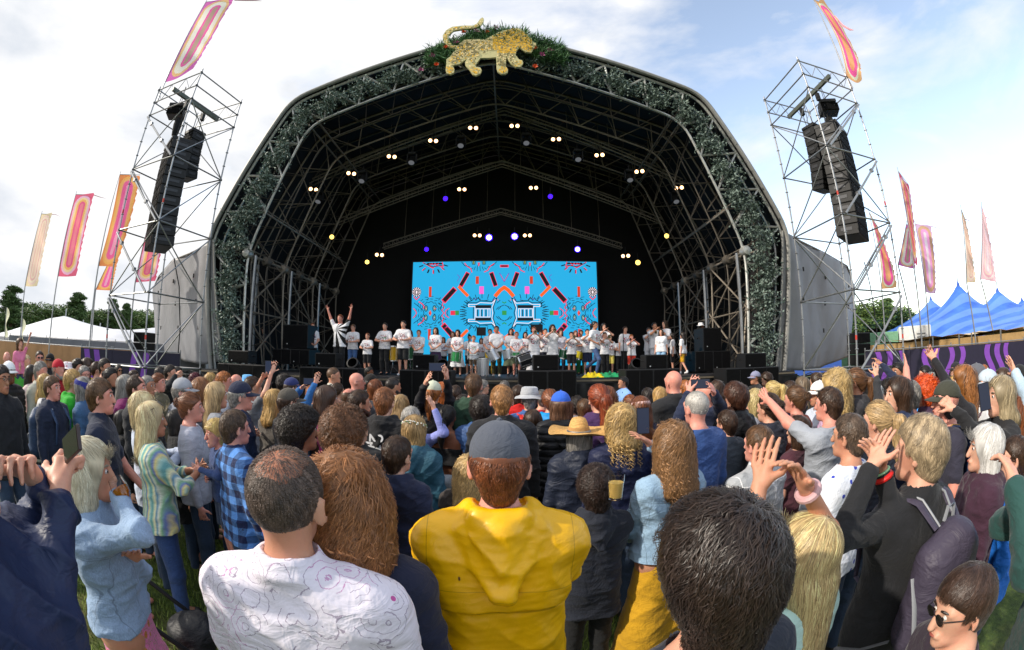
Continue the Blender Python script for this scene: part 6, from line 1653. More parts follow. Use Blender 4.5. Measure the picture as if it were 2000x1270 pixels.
# ================================================================ the crowd
HC = dict(bk='#17120f', dk='#251a12', br='#3d2818', mb='#5e4127', ab='#7b4422', gi='#a8632c', bl='#c39c5e', lb='#dcc394', gr='#8b867f', lg='#b9b5ae', wh='#e2dfd8', rd='#5b1526', og='#e8571a')
GRP = 'people in the crowd watching the stage'
CR = {}
FINAL = {(1313, 824), (1164, 914), (1928, 828), (672, 796), (585, 793)}
def P(px, py, d, label, hair='short br', top='tee plain:#222228', bot='jeans denim:#27384f', key=None, turn=None, tgt=(XC, 14.0), **k):
    g_ = 1.32 if d >= 1.78 and (px, py) not in FINAL else 1.0; d = d*g_       # distances were read a little short off the heads' widths
    t = at_d(px, py, d); hh, hc = hair.split(); ht = k.get('hat')
    if ht:
        a, b = ht.split(' ', 1); k['hat'] = (a, b)
        off = {'cap': .02, 'straw': .035, 'bucket': .02, 'beanie': .02, 'band': .01, 'crown': .01}[a]
    else: off = {'curly': .03, 'afro': .04, 'wavy': .022, 'messy': .02, 'bob': .016, 'long': .016, 'bald': 0}.get(hh, .01)
    height = t.z/(1+off/1.752); dx, dy = tgt[0]-t.x, tgt[1]-t.y; az = math.degrees(math.atan2(t.x, t.y))
    if turn is None: turn = .42*az if az < 0 else .2*az
    yaw = math.atan2(-dx, dy)+R(turn)
    s_ = height/1.752
    def loc(w): 
        q = Matrix.LocRotScale(Vector((t.x, t.y, 0)), Euler((0, 0, yaw)).to_quaternion(), Vector((s_,)*3)).inverted() @ w; return tuple(q)
    ar = k.get('arms')
    if isinstance(ar, tuple):
        k['arms'] = tuple((loc(at_d(a[1], a[2], a[3]*g_)), a[4] if len(a) > 4 else ((-1 if i == 0 else 1), -.2, -.8)) if isinstance(a, tuple) and a[0] == 'W' else a for i, a in enumerate(ar))
    k['hair'] = (hh, HC.get(hc, hc)); tk, tm = top.split(' ', 1); k['top'] = (tk, tm); bk_, bm_ = bot.split(' ', 1); k['bot'] = (bk_, bm_)
    f = Vector((-math.sin(yaw), math.cos(yaw), 0)); v = Vector((t.x, t.y, 0)).normalized()
    if 'face' not in k: k['face'] = (f.dot(v) < .45) and d < 6
    k.setdefault('dist', max(.8, d))
    o, p = person((t.x, t.y, 0), yaw, height, label, group=k.pop('group', GRP), **k)
    CR[key or label] = (o, p); return o, p
F_ = dict(fem=1)
# ---- front row, closest to the camera
P(552, 868, .92, 'balding man with short greying hair in a white shirt printed with fine pink flowers', 'buzz #5a4a3f', 'shirt lines:#e9e3ee:#b774a8', thin=1, wide=1.05, skin='warm', key='floral', ns=16000, hem=.8, sl=1.6, turn=4, fold=.8, hairvol=1)
P(975, 816, 1.2, 'man in a bright yellow hooded raincoat and charcoal cap, seen square from behind', 'short ab', 'hoodie rubber:#f2b800', hat='cap plain:#474c57', arms='clap', wide=1.04, hem=.78, sleeve=.98, key='yellow', flap=(1.215, 1.345), fold=.75, skin='pink', turn=0, capback=False, beard='#6e3a1e', ns=9000, vox=.006)
P(1415, 976, .68, 'person with a big mop of dark brown wavy hair at the bottom of the picture', 'messy #2a1d15', 'tee plain:#1c2230', vol=1.15, nape=1.46, key='mop', ns=20000, sl=1.1, turn=10, hug=1.6, sw=.9)
P(1585, 1003, 1.16, 'woman with long straight blonde hair and bare arms clapping above her head', 'long #d9bd88', 'tee plain:#a9c9c1', arms=(('W', 1482, 955, 1.06), ('W', 1572, 948, 1.12)), hands={0: dict(curl=.12, spread=.5, palm=(.9, .25, .1)), 1: dict(curl=.25, spread=.4, palm=(-.9, .2, .1))}, key='clapblonde', vox=.0054, hlen=1.15, ns=15000, turn=14, skin='warm', sleeve=.3, **F_)
P(1803, 812, 1.72, 'woman with cropped grey-blonde hair in black with a big grey backpack, clapping high', 'short #a08d70', 'long plain:#15161a', arms=(('W', 1700, 915, 1.5), ('W', 1722, 925, 1.58)), hands={0: dict(curl=.1, palm=(.9, .1, 0)), 1: dict(curl=.2, palm=(-.9, .1, 0))}, vol=2.0, vox=.0065, turn=-12, head=(0, 0, 22), key='packwoman', ns=12000, sl=1.7, necktop=1.53, **F_)
P(1915, 1100, 1.12, 'young person with straight dark brown hair and sunglasses at the bottom right', 'crop #3a271c', 'tee plain:#2a1f2b', turn=48, head=(12, 0, 10), glasses='sun', face=True, key='brglass', ns=14000, sl=1.4, hug=.5)
P(672, 888, 1.08, 'woman with long curly ginger hair in a navy short-sleeved top', 'wavy #99653a', 'loose plain:#131a33', key='ginger', ringlets=260, hlen=1.33, hwide=1.15, ns=15000, wv=1.5, sleeve=.45, vol=1.35, turn=-5, skin='warm', **F_)
P(1313, 824, 2.2, 'woman with wavy copper hair, pale denim jacket and long mustard skirt, holding up a phone', 'wavy #8c6640', 'jacket denim:#7f99b0', 'midi plain:#b5891a', arms=('hold' if 0 else 'waist', ('W', 1270, 868, 2.42)), hem=.98, key='denimcopper', ringlets=130, hlen=1.36, ns=12000, wv=1.3, turn=8, vol=1.1, skin='warm', **F_)
P(1164, 914, 2.05, 'boy with short dark curly hair in a dark navy hooded coat', 'curly #33221a', 'hoodie plain:#171c28', 'trousers plain:#0e0f12', key='darkboy', arms='fold', turn=0, vol=.7, hem=.74, hs=1.1, ns=7000)
P(170, 856, 1.75, 'woman with a platinum bob and pale denim jacket over a pink flowered skirt, drinking', 'bob #dccfae', 'jacket denim:#8298b2', 'skirt floral:#d676a6:#c9761c', arms=(('W', 262, 1090, 1.66), ('W', 228, 968, 1.68)), hem=1.0, turn=-48, key='bob', ns=12000, hlen=1.475, fold=1.2, skin='warm', **F_)
P(-110, 690, .93, 'woman at the far left edge in a long navy padded coat photographing with her phone', 'long #4b2d1c', 'coat nylon:#1b2747', 'trousers plain:#12131a', arms=(('W', 60, 925, 1.12), ('W', 118, 955, 1.1, (.2, .2, -1))), hands={0: dict(curl=.5, palm=(.9, .2, 0)), 1: dict(curl=.95, palm=(-.9, .1, .1))}, turn=-50, key='puffer', vox=.0054, sleeve=.93, hem=.5, fold=1.4, face=False, **F_)
P(2150, 800, 1.6, 'person in a dark green jumper clapping at the far right edge', 'short gr', 'long plain:#1f4440', arms=(('W', 1982, 950, 1.42), ('W', 2020, 965, 1.52)), hands={0: dict(curl=.35, palm=(.7, .6, 0))}, turn=25, key='green', vox=.0065, fold=1.3)
P(1928, 828, 2.4, 'woman with white bobbed hair in a maroon coat with a dotted grey hood', 'bob #dcd9d4', 'coat plain:#34182a', turn=30, key='whitebob', ns=9000, hlen=1.5, hood=1, **F_)
P(1483, 830, 1.86, 'man with light brown hair in a pale grey palm tree shirt', 'short mb', 'shirt palm:#9a9da0:#e2e3e4', key='palm', skin='pink', wide=1.05)
P(1661, 807, 1.78, 'man with greying brown hair in a white shirt with blue marks', 'short #59483a', 'tee spots:#dfe4ee:#3344b4', key='spots', skin='warm')
P(672, 796, 2.2, 'person with short bushy auburn hair and a dark t-shirt in front of the ginger woman', 'curly #70492b', 'tee plain:#1a1b20', vol=1.15, key='auburn', ns=9000, hug=1.4)
P(585, 793, 2.4, 'man with dark curly hair and a bare neck turned to the right', 'curly dk', 'tee plain:#2453a8', turn=-42, skin='tan', key='curlyprofile', ns=6000)
P(776, 856, 1.82, 'boy with short brown hair in a navy zipped jacket and blue shorts', 'short br', 'hoodie plain:#19203a', 'shorts denim:#34506e', boots=1, shoes='rubber:#2a3322', turn=-25, hs=1.08, key='navyboy')
P(458, 799, 2.1, 'man with greying brown hair in a blue checked shirt carrying a toddler', 'short #54402f', 'shirt plaid:#5486c8:#18244a', arms=('fold', 'down'), turn=-25, key='plaid', wide=1.05, skin='pink')
P(196, 738, 2.5, 'man with swept brown hair and bare forearms in a dark navy polo shirt', 'short mb', 'polo plain:#182036', turn=-36, key='polo', wide=1.08, skin='pink', arms=('waist', 'hang'), ns=3500)
P(295, 783, 2.3, 'woman with straight blonde hair in a pastel striped loose top, clapping', 'long lb', 'loose stripe:#a9c9bb', 'jeans denim:#223a66', arms='clap', glasses='top', turn=-32, hlen=1.36, key='stripe', skin='tan', **F_)
P(1130, 813, 2.2, 'person in a wide straw sun hat and dark navy coat', 'bob gr', 'hoodie nylon:#1b2233', hat='straw plain:#d6a763', key='straw', hem=.7, **F_)
P(1213, 788, 2.15, 'woman with blonde curly shoulder-length hair in a navy rain jacket', 'wavy #b9985f', 'hoodie nylon:#191f3c', key='bcurl', ringlets=90, hlen=1.46, vol=1.2, wv=1.5, **F_)
P(1360, 762, 2.25, 'old man with thin white hair and red ears in a plain blue sweater', 'buzz lg', 'long plain:#2c4a80', wide=1.12, key='bluesweater', skin='pink', belly=1.15, necktop=1.5)
P(810, 812, 2.35, 'woman with a white flower crown and a teal walking coat', 'bob #a98a5c', 'hoodie nylon:#2b5466', hat='crown x', key='crown', turn=-12, hlen=1.52, **F_)
P(915, 888, 1.9, 'woman with blonde curls and dark brown jacket peeking from behind the yellow raincoat', 'wavy #c0a06a', 'jacket plain:#2e2722', key='peek', **F_)
P(1715, 783, 2.1, 'woman with a long fair ponytail in a dark rain jacket', 'pony #b29468', 'hoodie nylon:#1a1f2c', ponyl=.32, vol=1.3, key='fairpony', scrunchie='plain:#1a1a1c', **F_)
P(1849, 740, 2.35, 'bald man in an olive cap with a blue rucksack, looking left', 'bald x', 'tee plain:#2c2b3a', 'shorts plain:#4c4a3e', hat='cap plain:#34352b', turn=42, key='olivecap', skin='pink')
P(1955, 733, 2.4, 'woman with a long grey-blonde bob in a black fleece holding a phone', 'bob #a39374', 'jacket plain:#17171a', arms='phone', turn=40, key='fleece', hlen=1.46, **F_)
P(1981, 784, 2.5, 'child with straight brown hair and a dusty pink hood at the right edge', 'bob ab', 'hoodie plain:#8e4a66', hs=1.15, key='pinkchild')
P(1619, 755, 2.4, 'stocky man with brown hair in a light grey t-shirt pointing at the stage', 'short br', 'tee plain:#8f949c', arms=('point', 'down'), wide=1.14, belly=1.2, key='greytee', skin='pink', fold=1.3)
P(1501, 768, 2.65, 'woman in a navy coat with brown hair in a bun and red scrunchie', 'bun br', 'hoodie plain:#171b2a', scrunchie='plain:#b33a44', key='redscrunchie', **F_)
P(1553, 753, 2.9, 'woman with a dark green scrunchie and a terracotta top', 'bun mb', 'loose plain:#8e4a3c', scrunchie='plain:#164a42', key='terracotta', skin='pink', **F_)
P(1378, 745, 2.9, 'bald man in a navy jacket holding a phone up in front of him', 'bald x', 'jacket plain:#19233d', arms=(('W', 1346, 768, 2.6), ('W', 1392, 760, 2.6)), wide=1.12, skin='pink', key='baldphone')
P(1436, 747, 2.9, 'young man with thick brown wavy hair in a black hooded jacket', 'messy #4a2a1a', 'hoodie nylon:#121316', vol=1.4, key='blackhood')
P(1754, 735, 2.6, 'boy with straight brown hair in a navy hoodie, looking left', 'bob br', 'hoodie plain:#17223f', turn=50, hlen=1.55, key='straightboy', arms='clap')
P(1774, 741, 2.8, 'man in a brown shirt raising his bare left arm high', 'short gr', 'tee plain:#5b4a3a', arms=(('W', 1770, 720, 2.75), 'down'), hands={0: dict(curl=.1, spread=.9, palm=(0, 1, 0))}, key='brownarm', skin='pink')
P(1807, 731, 3.0, 'woman with bright orange curly hair and a plum top', 'afro og', 'jacket plain:#3a2540', vol=.8, turn=20, key='orange', **F_)
P(1882, 712, 3.05, 'woman with very long wavy auburn hair in a black top, clapping', 'wavy #96602f', 'long plain:#15151a', arms='claphigh', hlen=1.15, turn=20, key='longauburn', **F_)
P(1906, 708, 3.2, 'man in a grey cap and a white patterned shirt', 'short br', 'shirt print:#d8dadd:#5a4a55', hat='cap plain:#55565c', turn=30, key='patcap')
P(1928, 719, 3.1, 'person in a pale blue-grey cap and white hoodie', 'short br', 'hoodie plain:#d3d6da', hat='cap plain:#a9b6c2', key='palecap', turn=30)
P(1990, 710, 3.4, 'man in a black cap with a dark green jacket at the right edge', 'short dk', 'jacket plain:#1c2b28', hat='cap plain:#141416', turn=60, key='blackcap', skin='tan')
P(1999, 742, 2.7, 'person at the right edge in a pale denim shirt with one hand raised', 'short br', 'shirt denim:#9fb4c6', arms=(('W', 1983, 728, 2.6), 'down'), turn=25, hands={0: dict(curl=.1, palm=(0, 1, 0))}, key='denimhand')
P(1702, 747, 3.4, 'woman with long grey hair in a charcoal cardigan', 'wavy lg', 'jacket plain:#2c2d31', hlen=1.42, key='greylong', turn=25, arms=(('W', 1712, 735, 3.2), 'down'), **F_)
P(1735, 738, 3.8, 'woman with black hair and a white hairclip', 'bob bk', 'tee plain:#1b1b22', key='clip', **F_)
P(1632, 722, 3.1, 'woman with a big blonde curly mane in a pale pink top', 'wavy #c4a56c', 'long plain:#c9a9c9', vol=1.7, wv=2.2, hlen=1.38, hwide=1.15, key='mane', arms=('down', 'hip'), **F_)
P(1670, 719, 3.3, 'man with long brown ponytail in a charcoal hoodie', 'pony #6b482c', 'hoodie plain:#2d2c30', skin='warm', turn=22, key='manpony')
P(1690, 726, 4.4, 'person in a navy cap and blue jacket clapping', 'short br', 'jacket plain:#232c60', hat='cap plain:#14182a', turn=40, arms='clap', key='bluejk')
P(1754, 707, 4.5, 'dark-haired man in navy with one arm stretched up beside the right hoarding', 'short bk', 'jacket plain:#18203a', arms=(('W', 1722, 712, 4.4), 'clap'), turn=55, skin='tan', key='armup')
P(1741, 714, 6.0, 'man in sunglasses beside the right tower', 'short dk', 'tee plain:#1d1d22', glasses='sun', turn=75, key='sung', skin='tan')
P(1806, 714, 5.2, 'person with a black topknot before the purple hoarding', 'bun bk', 'tee plain:#22202a', key='topknot')
P(1818, 727, 4.0, 'person with short grey hair behind the orange curls', 'short gr', 'tee plain:#32343c', key='grey2')
P(1837, 725, 4.4, 'blonde woman in a purple top, hair tied back', 'pony bl', 'tee plain:#5a2d7e', key='purpletop', **F_)
P(1921, 712, 5.2, 'man with reddish hair and beard far back near the wavy hoarding', 'short gi', 'tee plain:#88898f', turn=70, key='redb', skin='pink')
P(1958, 717, 4.4, 'person with long brown hair before the last wavy stripes', 'long br', 'tee plain:#4c3c52', key='brlong', **F_)
P(1866, 706, 6.2, 'person in a dark cap in front of the third lilac wave', 'short br', 'jacket plain:#23252e', hat='cap plain:#1c1c22', key='dcap')
P(1600, 742, 3.3, 'person in a white baseball cap and white and blue top', 'long bk', 'long plain:#c6cfe0', hat='cap plain:#ecebea', turn=58, key='whitecap', skin='tan', **F_)
P(1566, 735, 4.5, 'woman with long ash brown hair', 'long #75634e', 'jacket plain:#1f2024', key='ash', **F_)
P(1594, 727, 5.0, 'woman with long dark brown hair near the right grey tarpaulin', 'long br', 'jacket plain:#24211f', key='dlong', **F_)
P(1508, 744, 3.9, 'woman with a blonde ponytail tied high', 'pony #cdaf70', 'tee plain:#b93a40', ponyz=1.7, key='bpony', **F_)
P(1528, 753, 4.2, 'person with short pale blonde hair and a white collar', 'short lb', 'hoodie plain:#23304e', key='paleshort')
P(1474, 759, 3.3, 'woman with choppy blonde hair in a plain white t-shirt', 'wavy #c9b27a', 'tee plain:#dadce0', hlen=1.48, key='choppy', turn=20, **F_)
P(1475, 724, 6.0, 'stage hand in a lilac-grey cap and headset before the right subwoofer', 'short br', 'jacket plain:#17171a', hat='cap plain:#7d7f98', turn=55, key='hand1', skin='tan')
P(1497, 727, 6.2, 'young man with brown curls beside the stage hand in the cap', 'curly br', 'jacket plain:#141417', turn=40, key='hand2')
P(1338, 742, 4.0, 'man with short ginger hair left of the held-up phone', 'short gi', 'jacket plain:#2a2e35', key='ging4')
P(1315, 724, 3.4, 'man with a shiny pink bald head in a black jacket', 'bald x', 'jacket plain:#18191c', skin='pink', wide=1.1, key='pinkbald')
P(1288, 755, 4.0, 'woman with fair hair in a bright pink jacket, clapping', 'long bl', 'jacket plain:#c22a72', arms='clap', key='pinkj', **F_)
P(1251, 774, 3.0, 'woman in navy with a pale hairband and brown hair', 'long ab', 'jacket plain:#1b2036', hat='band plain:#d9b9b4', key='hairband', **F_)
P(1230, 771, 3.6, 'person with a chestnut bun', 'bun ab', 'tee plain:#23252c', ponyz=1.7, key='chestnut', **F_)
P(1217, 735, 6.1, 'photographer with black hair in a light blue shirt and dark braces, turned left', 'short bk', 'shirt plain:#7fa6e0', turn=78, arms='waist', skin='tan', key='photog')
P(1169, 751, 2.7, 'woman with a copper ponytail in a dark purple coat', 'pony #8e3f1c', 'hoodie plain:#3a1f4c', ponyl=.36, vol=1.4, scrunchie='plain:#a9b3b0', key='copperpony', **F_)
P(1186, 754, 3.6, 'person in a shocking pink hoodie with brown hair', 'wavy ab', 'hoodie plain:#d832a0', key='shock', **F_)
P(1095, 762, 2.7, 'person in a blue cap with a brown bob and black quilted coat with red hood', 'bob #6b4a35', 'puffer nylon:#17181c', hat='cap plain:#2c5cc0', key='bluecap', hlen=1.53, **F_)
P(1074, 760, 3.1, 'woman in a bright sky blue anorak with auburn hair', 'pony ab', 'hoodie nylon:#1590d8', key='anorak', hem=.6, **F_)
P(1058, 761, 4.0, 'person with grey hair in a red top behind the blue anorak', 'short #5f5852', 'long plain:#b22430', key='redtop')
P(1034, 754, 3.15, 'person in a grey bucket hat and denim-blue shirt with a red rucksack', 'short gr', 'shirt plain:#35588f', hat='bucket plain:#a3a5a9', key='bucket')
P(1126, 774, 4.2, 'person with dark curly hair behind the straw hat', 'curly dk', 'tee plain:#e0e0e4', key='dc')
P(1141, 784, 3.9, 'child with brown hair just left of the copper ponytail', 'bob mb', 'tee plain:#3f4a5a', hs=1.15, key='brchild')
P(980, 751, 2.45, 'man with short ginger-blonde hair in a black high-collared jacket', 'short #a87848', 'jacket plain:#15161a', wide=1.05, key='gingman', skin='pink')
P(985, 743, 5.0, 'person with grey hair in front of the middle subwoofer', 'short #6b6560', 'jacket plain:#23242a', key='greymid')
P(1012, 752, 4.2, 'person in a scarlet jacket left of the bucket hat', 'bob br', 'jacket plain:#cf2a26', key='scarlet', **F_)
P(940, 772, 2.85, 'teenager with dark curls, white hood and two-tone blue jacket clapping', 'curly dk', 'hoodie nylon:#33507e', arms='clap', key='teen')
P(925, 729, 3.3, 'man with cropped brown hair in a dark green hoodie', 'short mb', 'hoodie plain:#1d3a2a', wide=1.12, key='greenhood', skin='pink')
P(943, 741, 4.9, 'grey-haired person in sunglasses beside the dark green hoodie', 'short gr', 'jacket plain:#202126', glasses='sun', turn=-60, key='gsun')
P(874, 791, 2.9, 'woman with a black ponytail, bare back and black crop top', 'pony bk', 'crop plain:#0d0d0f', 'wide denim:#aab2bd', turn=-16, skin='brown', ponyl=.3, ponyz=1.62, key='barebak', **F_)
P(846, 742, 3.3, 'woman in a pale cap and black jacket holding a camera phone high with both hands', 'pony gi', 'jacket nylon:#16171b', hat='cap plain:#b9bda8', arms=(('W', 836, 732, 2.95), ('W', 872, 732, 2.95)), key='photohigh', **F_)
P(864, 746, 3.9, 'person with straight copper hair beside the pale cap', 'bob #b5622c', 'tee plain:#252529', key='copstr', **F_)
P(803, 794, 2.95, 'woman with grey hair in a lilac jumper raising one hand', 'bob lg', 'long plain:#8d95d8', arms=('down', ('W', 848, 800, 2.8)), key='lilac', hlen=1.54, **F_)
P(783, 770, 3.3, 'woman with very long straight fair hair', 'long #b08f60', 'tee plain:#8d8f95', hlen=1.15, key='fairlong', **F_)
P(751, 756, 2.65, 'boy with chestnut hair in a black hoodie with white lettering on the back', 'short #8a5530', 'hoodie plain:#131316', key='lettering', hem=.8)
P(768, 736, 4.1, 'man with a shaved dark head and beard in a white hoodie, clapping', 'buzz dk', 'hoodie plain:#dfe2ea', turn=-40, arms='clap', beard=HC['dk'], key='shaved', skin='tan')
P(734, 741, 4.2, 'woman with a chin-length brown bob near the left subwoofers', 'bob ab', 'tee plain:#3a3b42', key='chinbob', **F_)
P(725, 729, 4.7, 'person in a black knitted beanie', 'short bk', 'jacket plain:#141518', hat='beanie plain:#17130f', key='beanie')
P(721, 716, 7.6, 'security guard with black hair standing against the stage front', 'short bk', 'jacket plain:#101114', turn=-60, skin='brown', key='guard')
P(702, 761, 2.85, 'man with a faded haircut and ginger stubble, looking right', 'short br', 'jacket plain:#17181c', turn=-52, beard='#6a3b1f', skin='warm', key='fade')
P(682, 757, 3.4, 'older man with thinning brown hair behind the faded haircut', 'buzz mb', 'jacket plain:#33343a', thin=1, key='thinning', skin='pink')
P(697, 728, 4.3, 'bald man in glasses and an olive jacket, turned right', 'bald x', 'jacket plain:#5b5c48', turn=-62, glasses='clear', skin='pink', key='oliveb')
P(652, 717, 5.0, 'man with short cropped hair in a black and white camouflage shirt', 'buzz mb', 'shirt print:#cfcabb:#1c1d1b', turn=-62, skin='warm', key='camo')
P(638, 752, 2.9, 'girl with very long dark brown hair in a pink top', 'long #4a3020', 'long plain:#d13a8c', turn=-48, hlen=1.08, key='pinktop', **F_)
P(570, 736, 4.2, 'person in a navy cap and blue jacket taking a picture with a phone', 'short br', 'jacket plain:#225a94', hat='cap plain:#232c5a', turn=-30, arms=(('W', 596, 750, 3.9), ('W', 614, 750, 3.9)), key='navycapphone')
P(556, 730, 5.0, 'person with short dark curls behind the navy cap', 'curly dk', 'tee plain:#1c1c20', key='sdc')
P(564, 756, 2.9, 'man in an olive brown cap and dark jacket with a shoulder bag', 'short br', 'jacket plain:#2b2a2a', hat='cap plain:#46413a', turn=-30, key='brcap', wide=1.05)
P(536, 760, 3.2, 'woman with a straight fair bob beside the olive brown cap', 'bob bl', 'jacket plain:#55504a', key='fairbob', hlen=1.4, **F_)
P(494, 735, 4.0, 'woman in grey with magenta sleeves holding both hands up to film', 'pony br', 'tee plain:#6d6f74', arms=(('W', 516, 730, 3.8), ('W', 530, 728, 3.8)), turn=-32, key='magsleeve', **F_)
P(484, 731, 5.4, 'person in a light blue bucket hat', 'short br', 'jacket plain:#2b2c34', hat='bucket plain:#6fb4e6', key='lbhat')
P(462, 731, 5.0, 'bald man just left of the light blue hat', 'bald x', 'jacket plain:#34363c', key='b5', skin='pink')
P(470, 742, 2.8, 'man in a navy baseball cap and navy hooded jacket', 'short gr', 'hoodie nylon:#1c2740', hat='cap plain:#191f36', turn=-44, key='navycap', wide=1.1, skin='pink')
P(438, 725, 4.2, 'man with short light brown hair in a white hoodie', 'short gi', 'hoodie plain:#d5d8de', turn=-40, key='whood', skin='pink')
P(423, 745, 3.1, 'woman with straight fair hair in a grey top, clapping', 'long #c5a576', 'long plain:#8c9097', arms='clap', turn=-34, key='fairclap', **F_)
P(394, 737, 3.5, 'woman with long wavy auburn hair beside the grey cap', 'wavy #8c5a32', 'jacket plain:#3c2f2c', hlen=1.36, turn=-24, key='wauburn', **F_)
P(382, 727, 6.0, 'person with dyed dark red curls', 'afro rd', 'jacket plain:#1a191c', vol=.6, key='redcurls', **F_)
P(357, 736, 3.2, 'man in a grey cap and glasses with a quilted grey body warmer', 'short gr', 'puffer nylon:#6d727c', hat='cap plain:#8f9197', glasses='clear', turn=-50, arms='clap', key='gilet', skin='pink')
P(373, 766, 2.7, 'woman with an auburn bun, black waistcoat and pale grey sleeves', 'bun #7a4a2c', 'long plain:#a6a8b4', turn=-46, key='vestbun', skin='pink', **F_)
P(333, 712, 5.5, 'dark-haired man in black with one white-cuffed hand up', 'short dk', 'jacket plain:#121316', arms=('down', ('W', 343, 734, 5.3)), turn=-40, key='cuff')
P(310, 729, 4.5, 'woman with auburn hair pinned up and a long earring', 'bun ab', 'jacket plain:#5a5440', turn=-52, key='earring', skin='pink', **F_)
P(314, 716, 6.0, 'person with a dark bob behind the pinned-up hair', 'bob dk', 'tee plain:#2a2a2e', key='dbob', **F_)
P(288, 732, 3.8, 'man with cropped grey hair and dark skin, turned right', 'buzz gr', 'jacket plain:#2b2c33', turn=-60, skin='tan', key='greycrop')
P(267, 732, 3.3, 'man with receding dark brown hair in a black jacket', 'short br', 'jacket plain:#1a1b20', recede=1, turn=-46, key='receding', skin='pink')
P(279, 765, 2.75, 'woman with wavy pale blonde hair in a white blouse, clapping', 'wavy lb', 'shirt plain:#b9c4d8', 'jeans denim:#27384f', arms='clap', turn=-24, hlen=1.5, key='paleblouse', **F_)
P(246, 731, 3.8, 'woman with long grey hair in a dark magenta coat', 'long gr', 'coat plain:#6e1450', turn=-34, key='magcoat', **F_)
P(217, 718, 4.6, 'woman with black hair tied back, dressed in black', 'bun bk', 'jacket plain:#111216', turn=-50, skin='tan', key='tiedblack', **F_)
P(205, 699, 5.2, 'man with a dark beard in a black t-shirt', 'short dk', 'tee plain:#1b1c1f', beard=HC['dk'], turn=-50, key='beard', skin='warm')
P(191, 706, 5.6, 'person with a long brown ponytail next to the bearded man', 'pony br', 'tee plain:#2c2a30', turn=-20, key='pony2', **F_)
P(165, 714, 4.8, 'man with grey hair and glasses between two dark heads', 'short gr', 'jacket plain:#3a3f48', glasses='clear', turn=-64, key='gglass', skin='pink')
P(171, 702, 6.0, 'child with a brown bob and yellow top', 'bob br', 'tee plain:#d9b52c', hs=1.12, key='yellowtop')
P(152, 700, 6.0, 'man with tousled dark hair near the chevron hoarding', 'messy dk', 'jacket plain:#27282e', turn=-40, key='tousled')
P(133, 706, 6.0, 'person in a white sun hat with pink patches', 'short br', 'tee plain:#cfa9b4', hat='bucket spots:#e8dfe2:#c96a80', key='sunhat', **F_)
P(115, 700, 4.8, 'man in a red knitted hat with a white beard and red jacket', 'short gr', 'jacket plain:#9c1d26', hat='beanie plain:#a81d2c', beard='#cfcac2', turn=-58, key='redhat', skin='pink')
P(164, 737, 3.8, 'woman with a wide blue headband over grey hair and a cream bag strap', 'bob gr', 'jacket denim:#3d5f84', hat='band plain:#2b2f7a', bandw=2.2, turn=-34, key='headband', hlen=1.5, **F_)
P(142, 722, 4.0, 'person with short blonde hair in a bright green hoodie', 'short bl', 'hoodie plain:#2fa32c', vol=2.2, turn=-24, key='brightgreen')
P(102, 733, 3.6, 'man with short brown hair in a navy hooded top and rucksack', 'short mb', 'hoodie plain:#172036', turn=-48, key='navyhood', skin='pink', wide=1.08)
P(88, 730, 4.3, 'woman with straight fair hair behind the navy hooded man', 'bob bl', 'tee plain:#d4d0cc', hlen=1.42, turn=-20, key='fair88', **F_)
P(80, 705, 4.6, 'grey-haired man in a pale coat with a green scarf', 'short gr', 'coat plain:#a7a89a', turn=-40, key='palecoat', skin='pink')
P(98, 689, 6.8, 'steward in a black cap and headphones by the tan fence', 'short br', 'jacket plain:#18191c', hat='cap plain:#121215', turn=-110, key='steward', skin='tan')
P(78, 685, 6.8, 'man in sunglasses with short brown hair by the tan fence', 'short br', 'tee plain:#b8b4ae', glasses='sun', turn=-72, key='sun78', skin='pink')
P(52, 693, 6.4, 'fair person in a maroon jacket and jeans by the tan fence', 'short lb', 'jacket plain:#4a1a24', turn=-50, key='maroon')
P(36, 695, 6.0, 'adult in green carrying a small child on the shoulders', 'short br', 'tee plain:#4aa03c', turn=-60, arms=(((-.12, .1, 1.5), (-1, 0, -.6)), ((.12, .1, 1.5), (1, 0, -.6))), key='carrier')
P(18, 704, 4.4, 'person in a white cap and black padded jacket at the left edge', 'short bk', 'puffer nylon:#14151a', 'leggings plain:#111114', hat='cap plain:#e9e9ea', turn=-50, skin='brown', key='whcap2')
P(4, 712, 3.4, 'man with glasses and dark hair cut by the left edge', 'short dk', 'jacket plain:#18191e', glasses='clear', turn=-60, key='edge', skin='tan')
P(14, 687, 7.0, 'bald man far back at the left edge', 'bald x', 'tee plain:#2b2d31', turn=-70, key='fb', skin='pink')
P(62, 712, 5.2, 'woman in a pale pink anorak with dark leggings', 'long dk', 'jacket plain:#cdb6b0', 'leggings plain:#111114', turn=-30, key='pinkanorak', **F_)
P(232, 712, 7.2, 'woman in sunglasses near the left scaffold foot', 'long dk', 'tee plain:#242428', glasses='sun', turn=-60, key='s240', skin='tan', **F_)
P(262, 722, 6.0, 'person with brown hair under the left tower', 'short br', 'tee plain:#39343a', key='ut')
P(348, 716, 6.6, 'person in a dark hood before the left platform', 'short dk', 'hoodie plain:#202229', key='dh')
P(412, 728, 5.6, 'fair-haired person behind the white hoodie', 'messy bl', 'tee plain:#4d4d55', key='fh')
P(520, 742, 5.2, 'person with straight dark hair under the left subwoofer stack', 'bob dk', 'jacket plain:#26262c', key='sd', **F_)
P(610, 752, 4.4, 'person with sandy hair by the camouflage shirt', 'short gi', 'tee plain:#39414f', key='sandy')
P(660, 748, 4.6, 'person in a navy top with a brown ponytail', 'pony br', 'tee plain:#1c2238', key='np', **F_)
P(890, 752, 4.3, 'person with brown hair in a maroon jumper left of the green hoodie', 'short br', 'long plain:#5a1f28', key='maroonj')
P(905, 770, 3.6, 'person in a khaki jacket before the green hoodie', 'messy dk', 'jacket plain:#4d4a38', key='khaki')
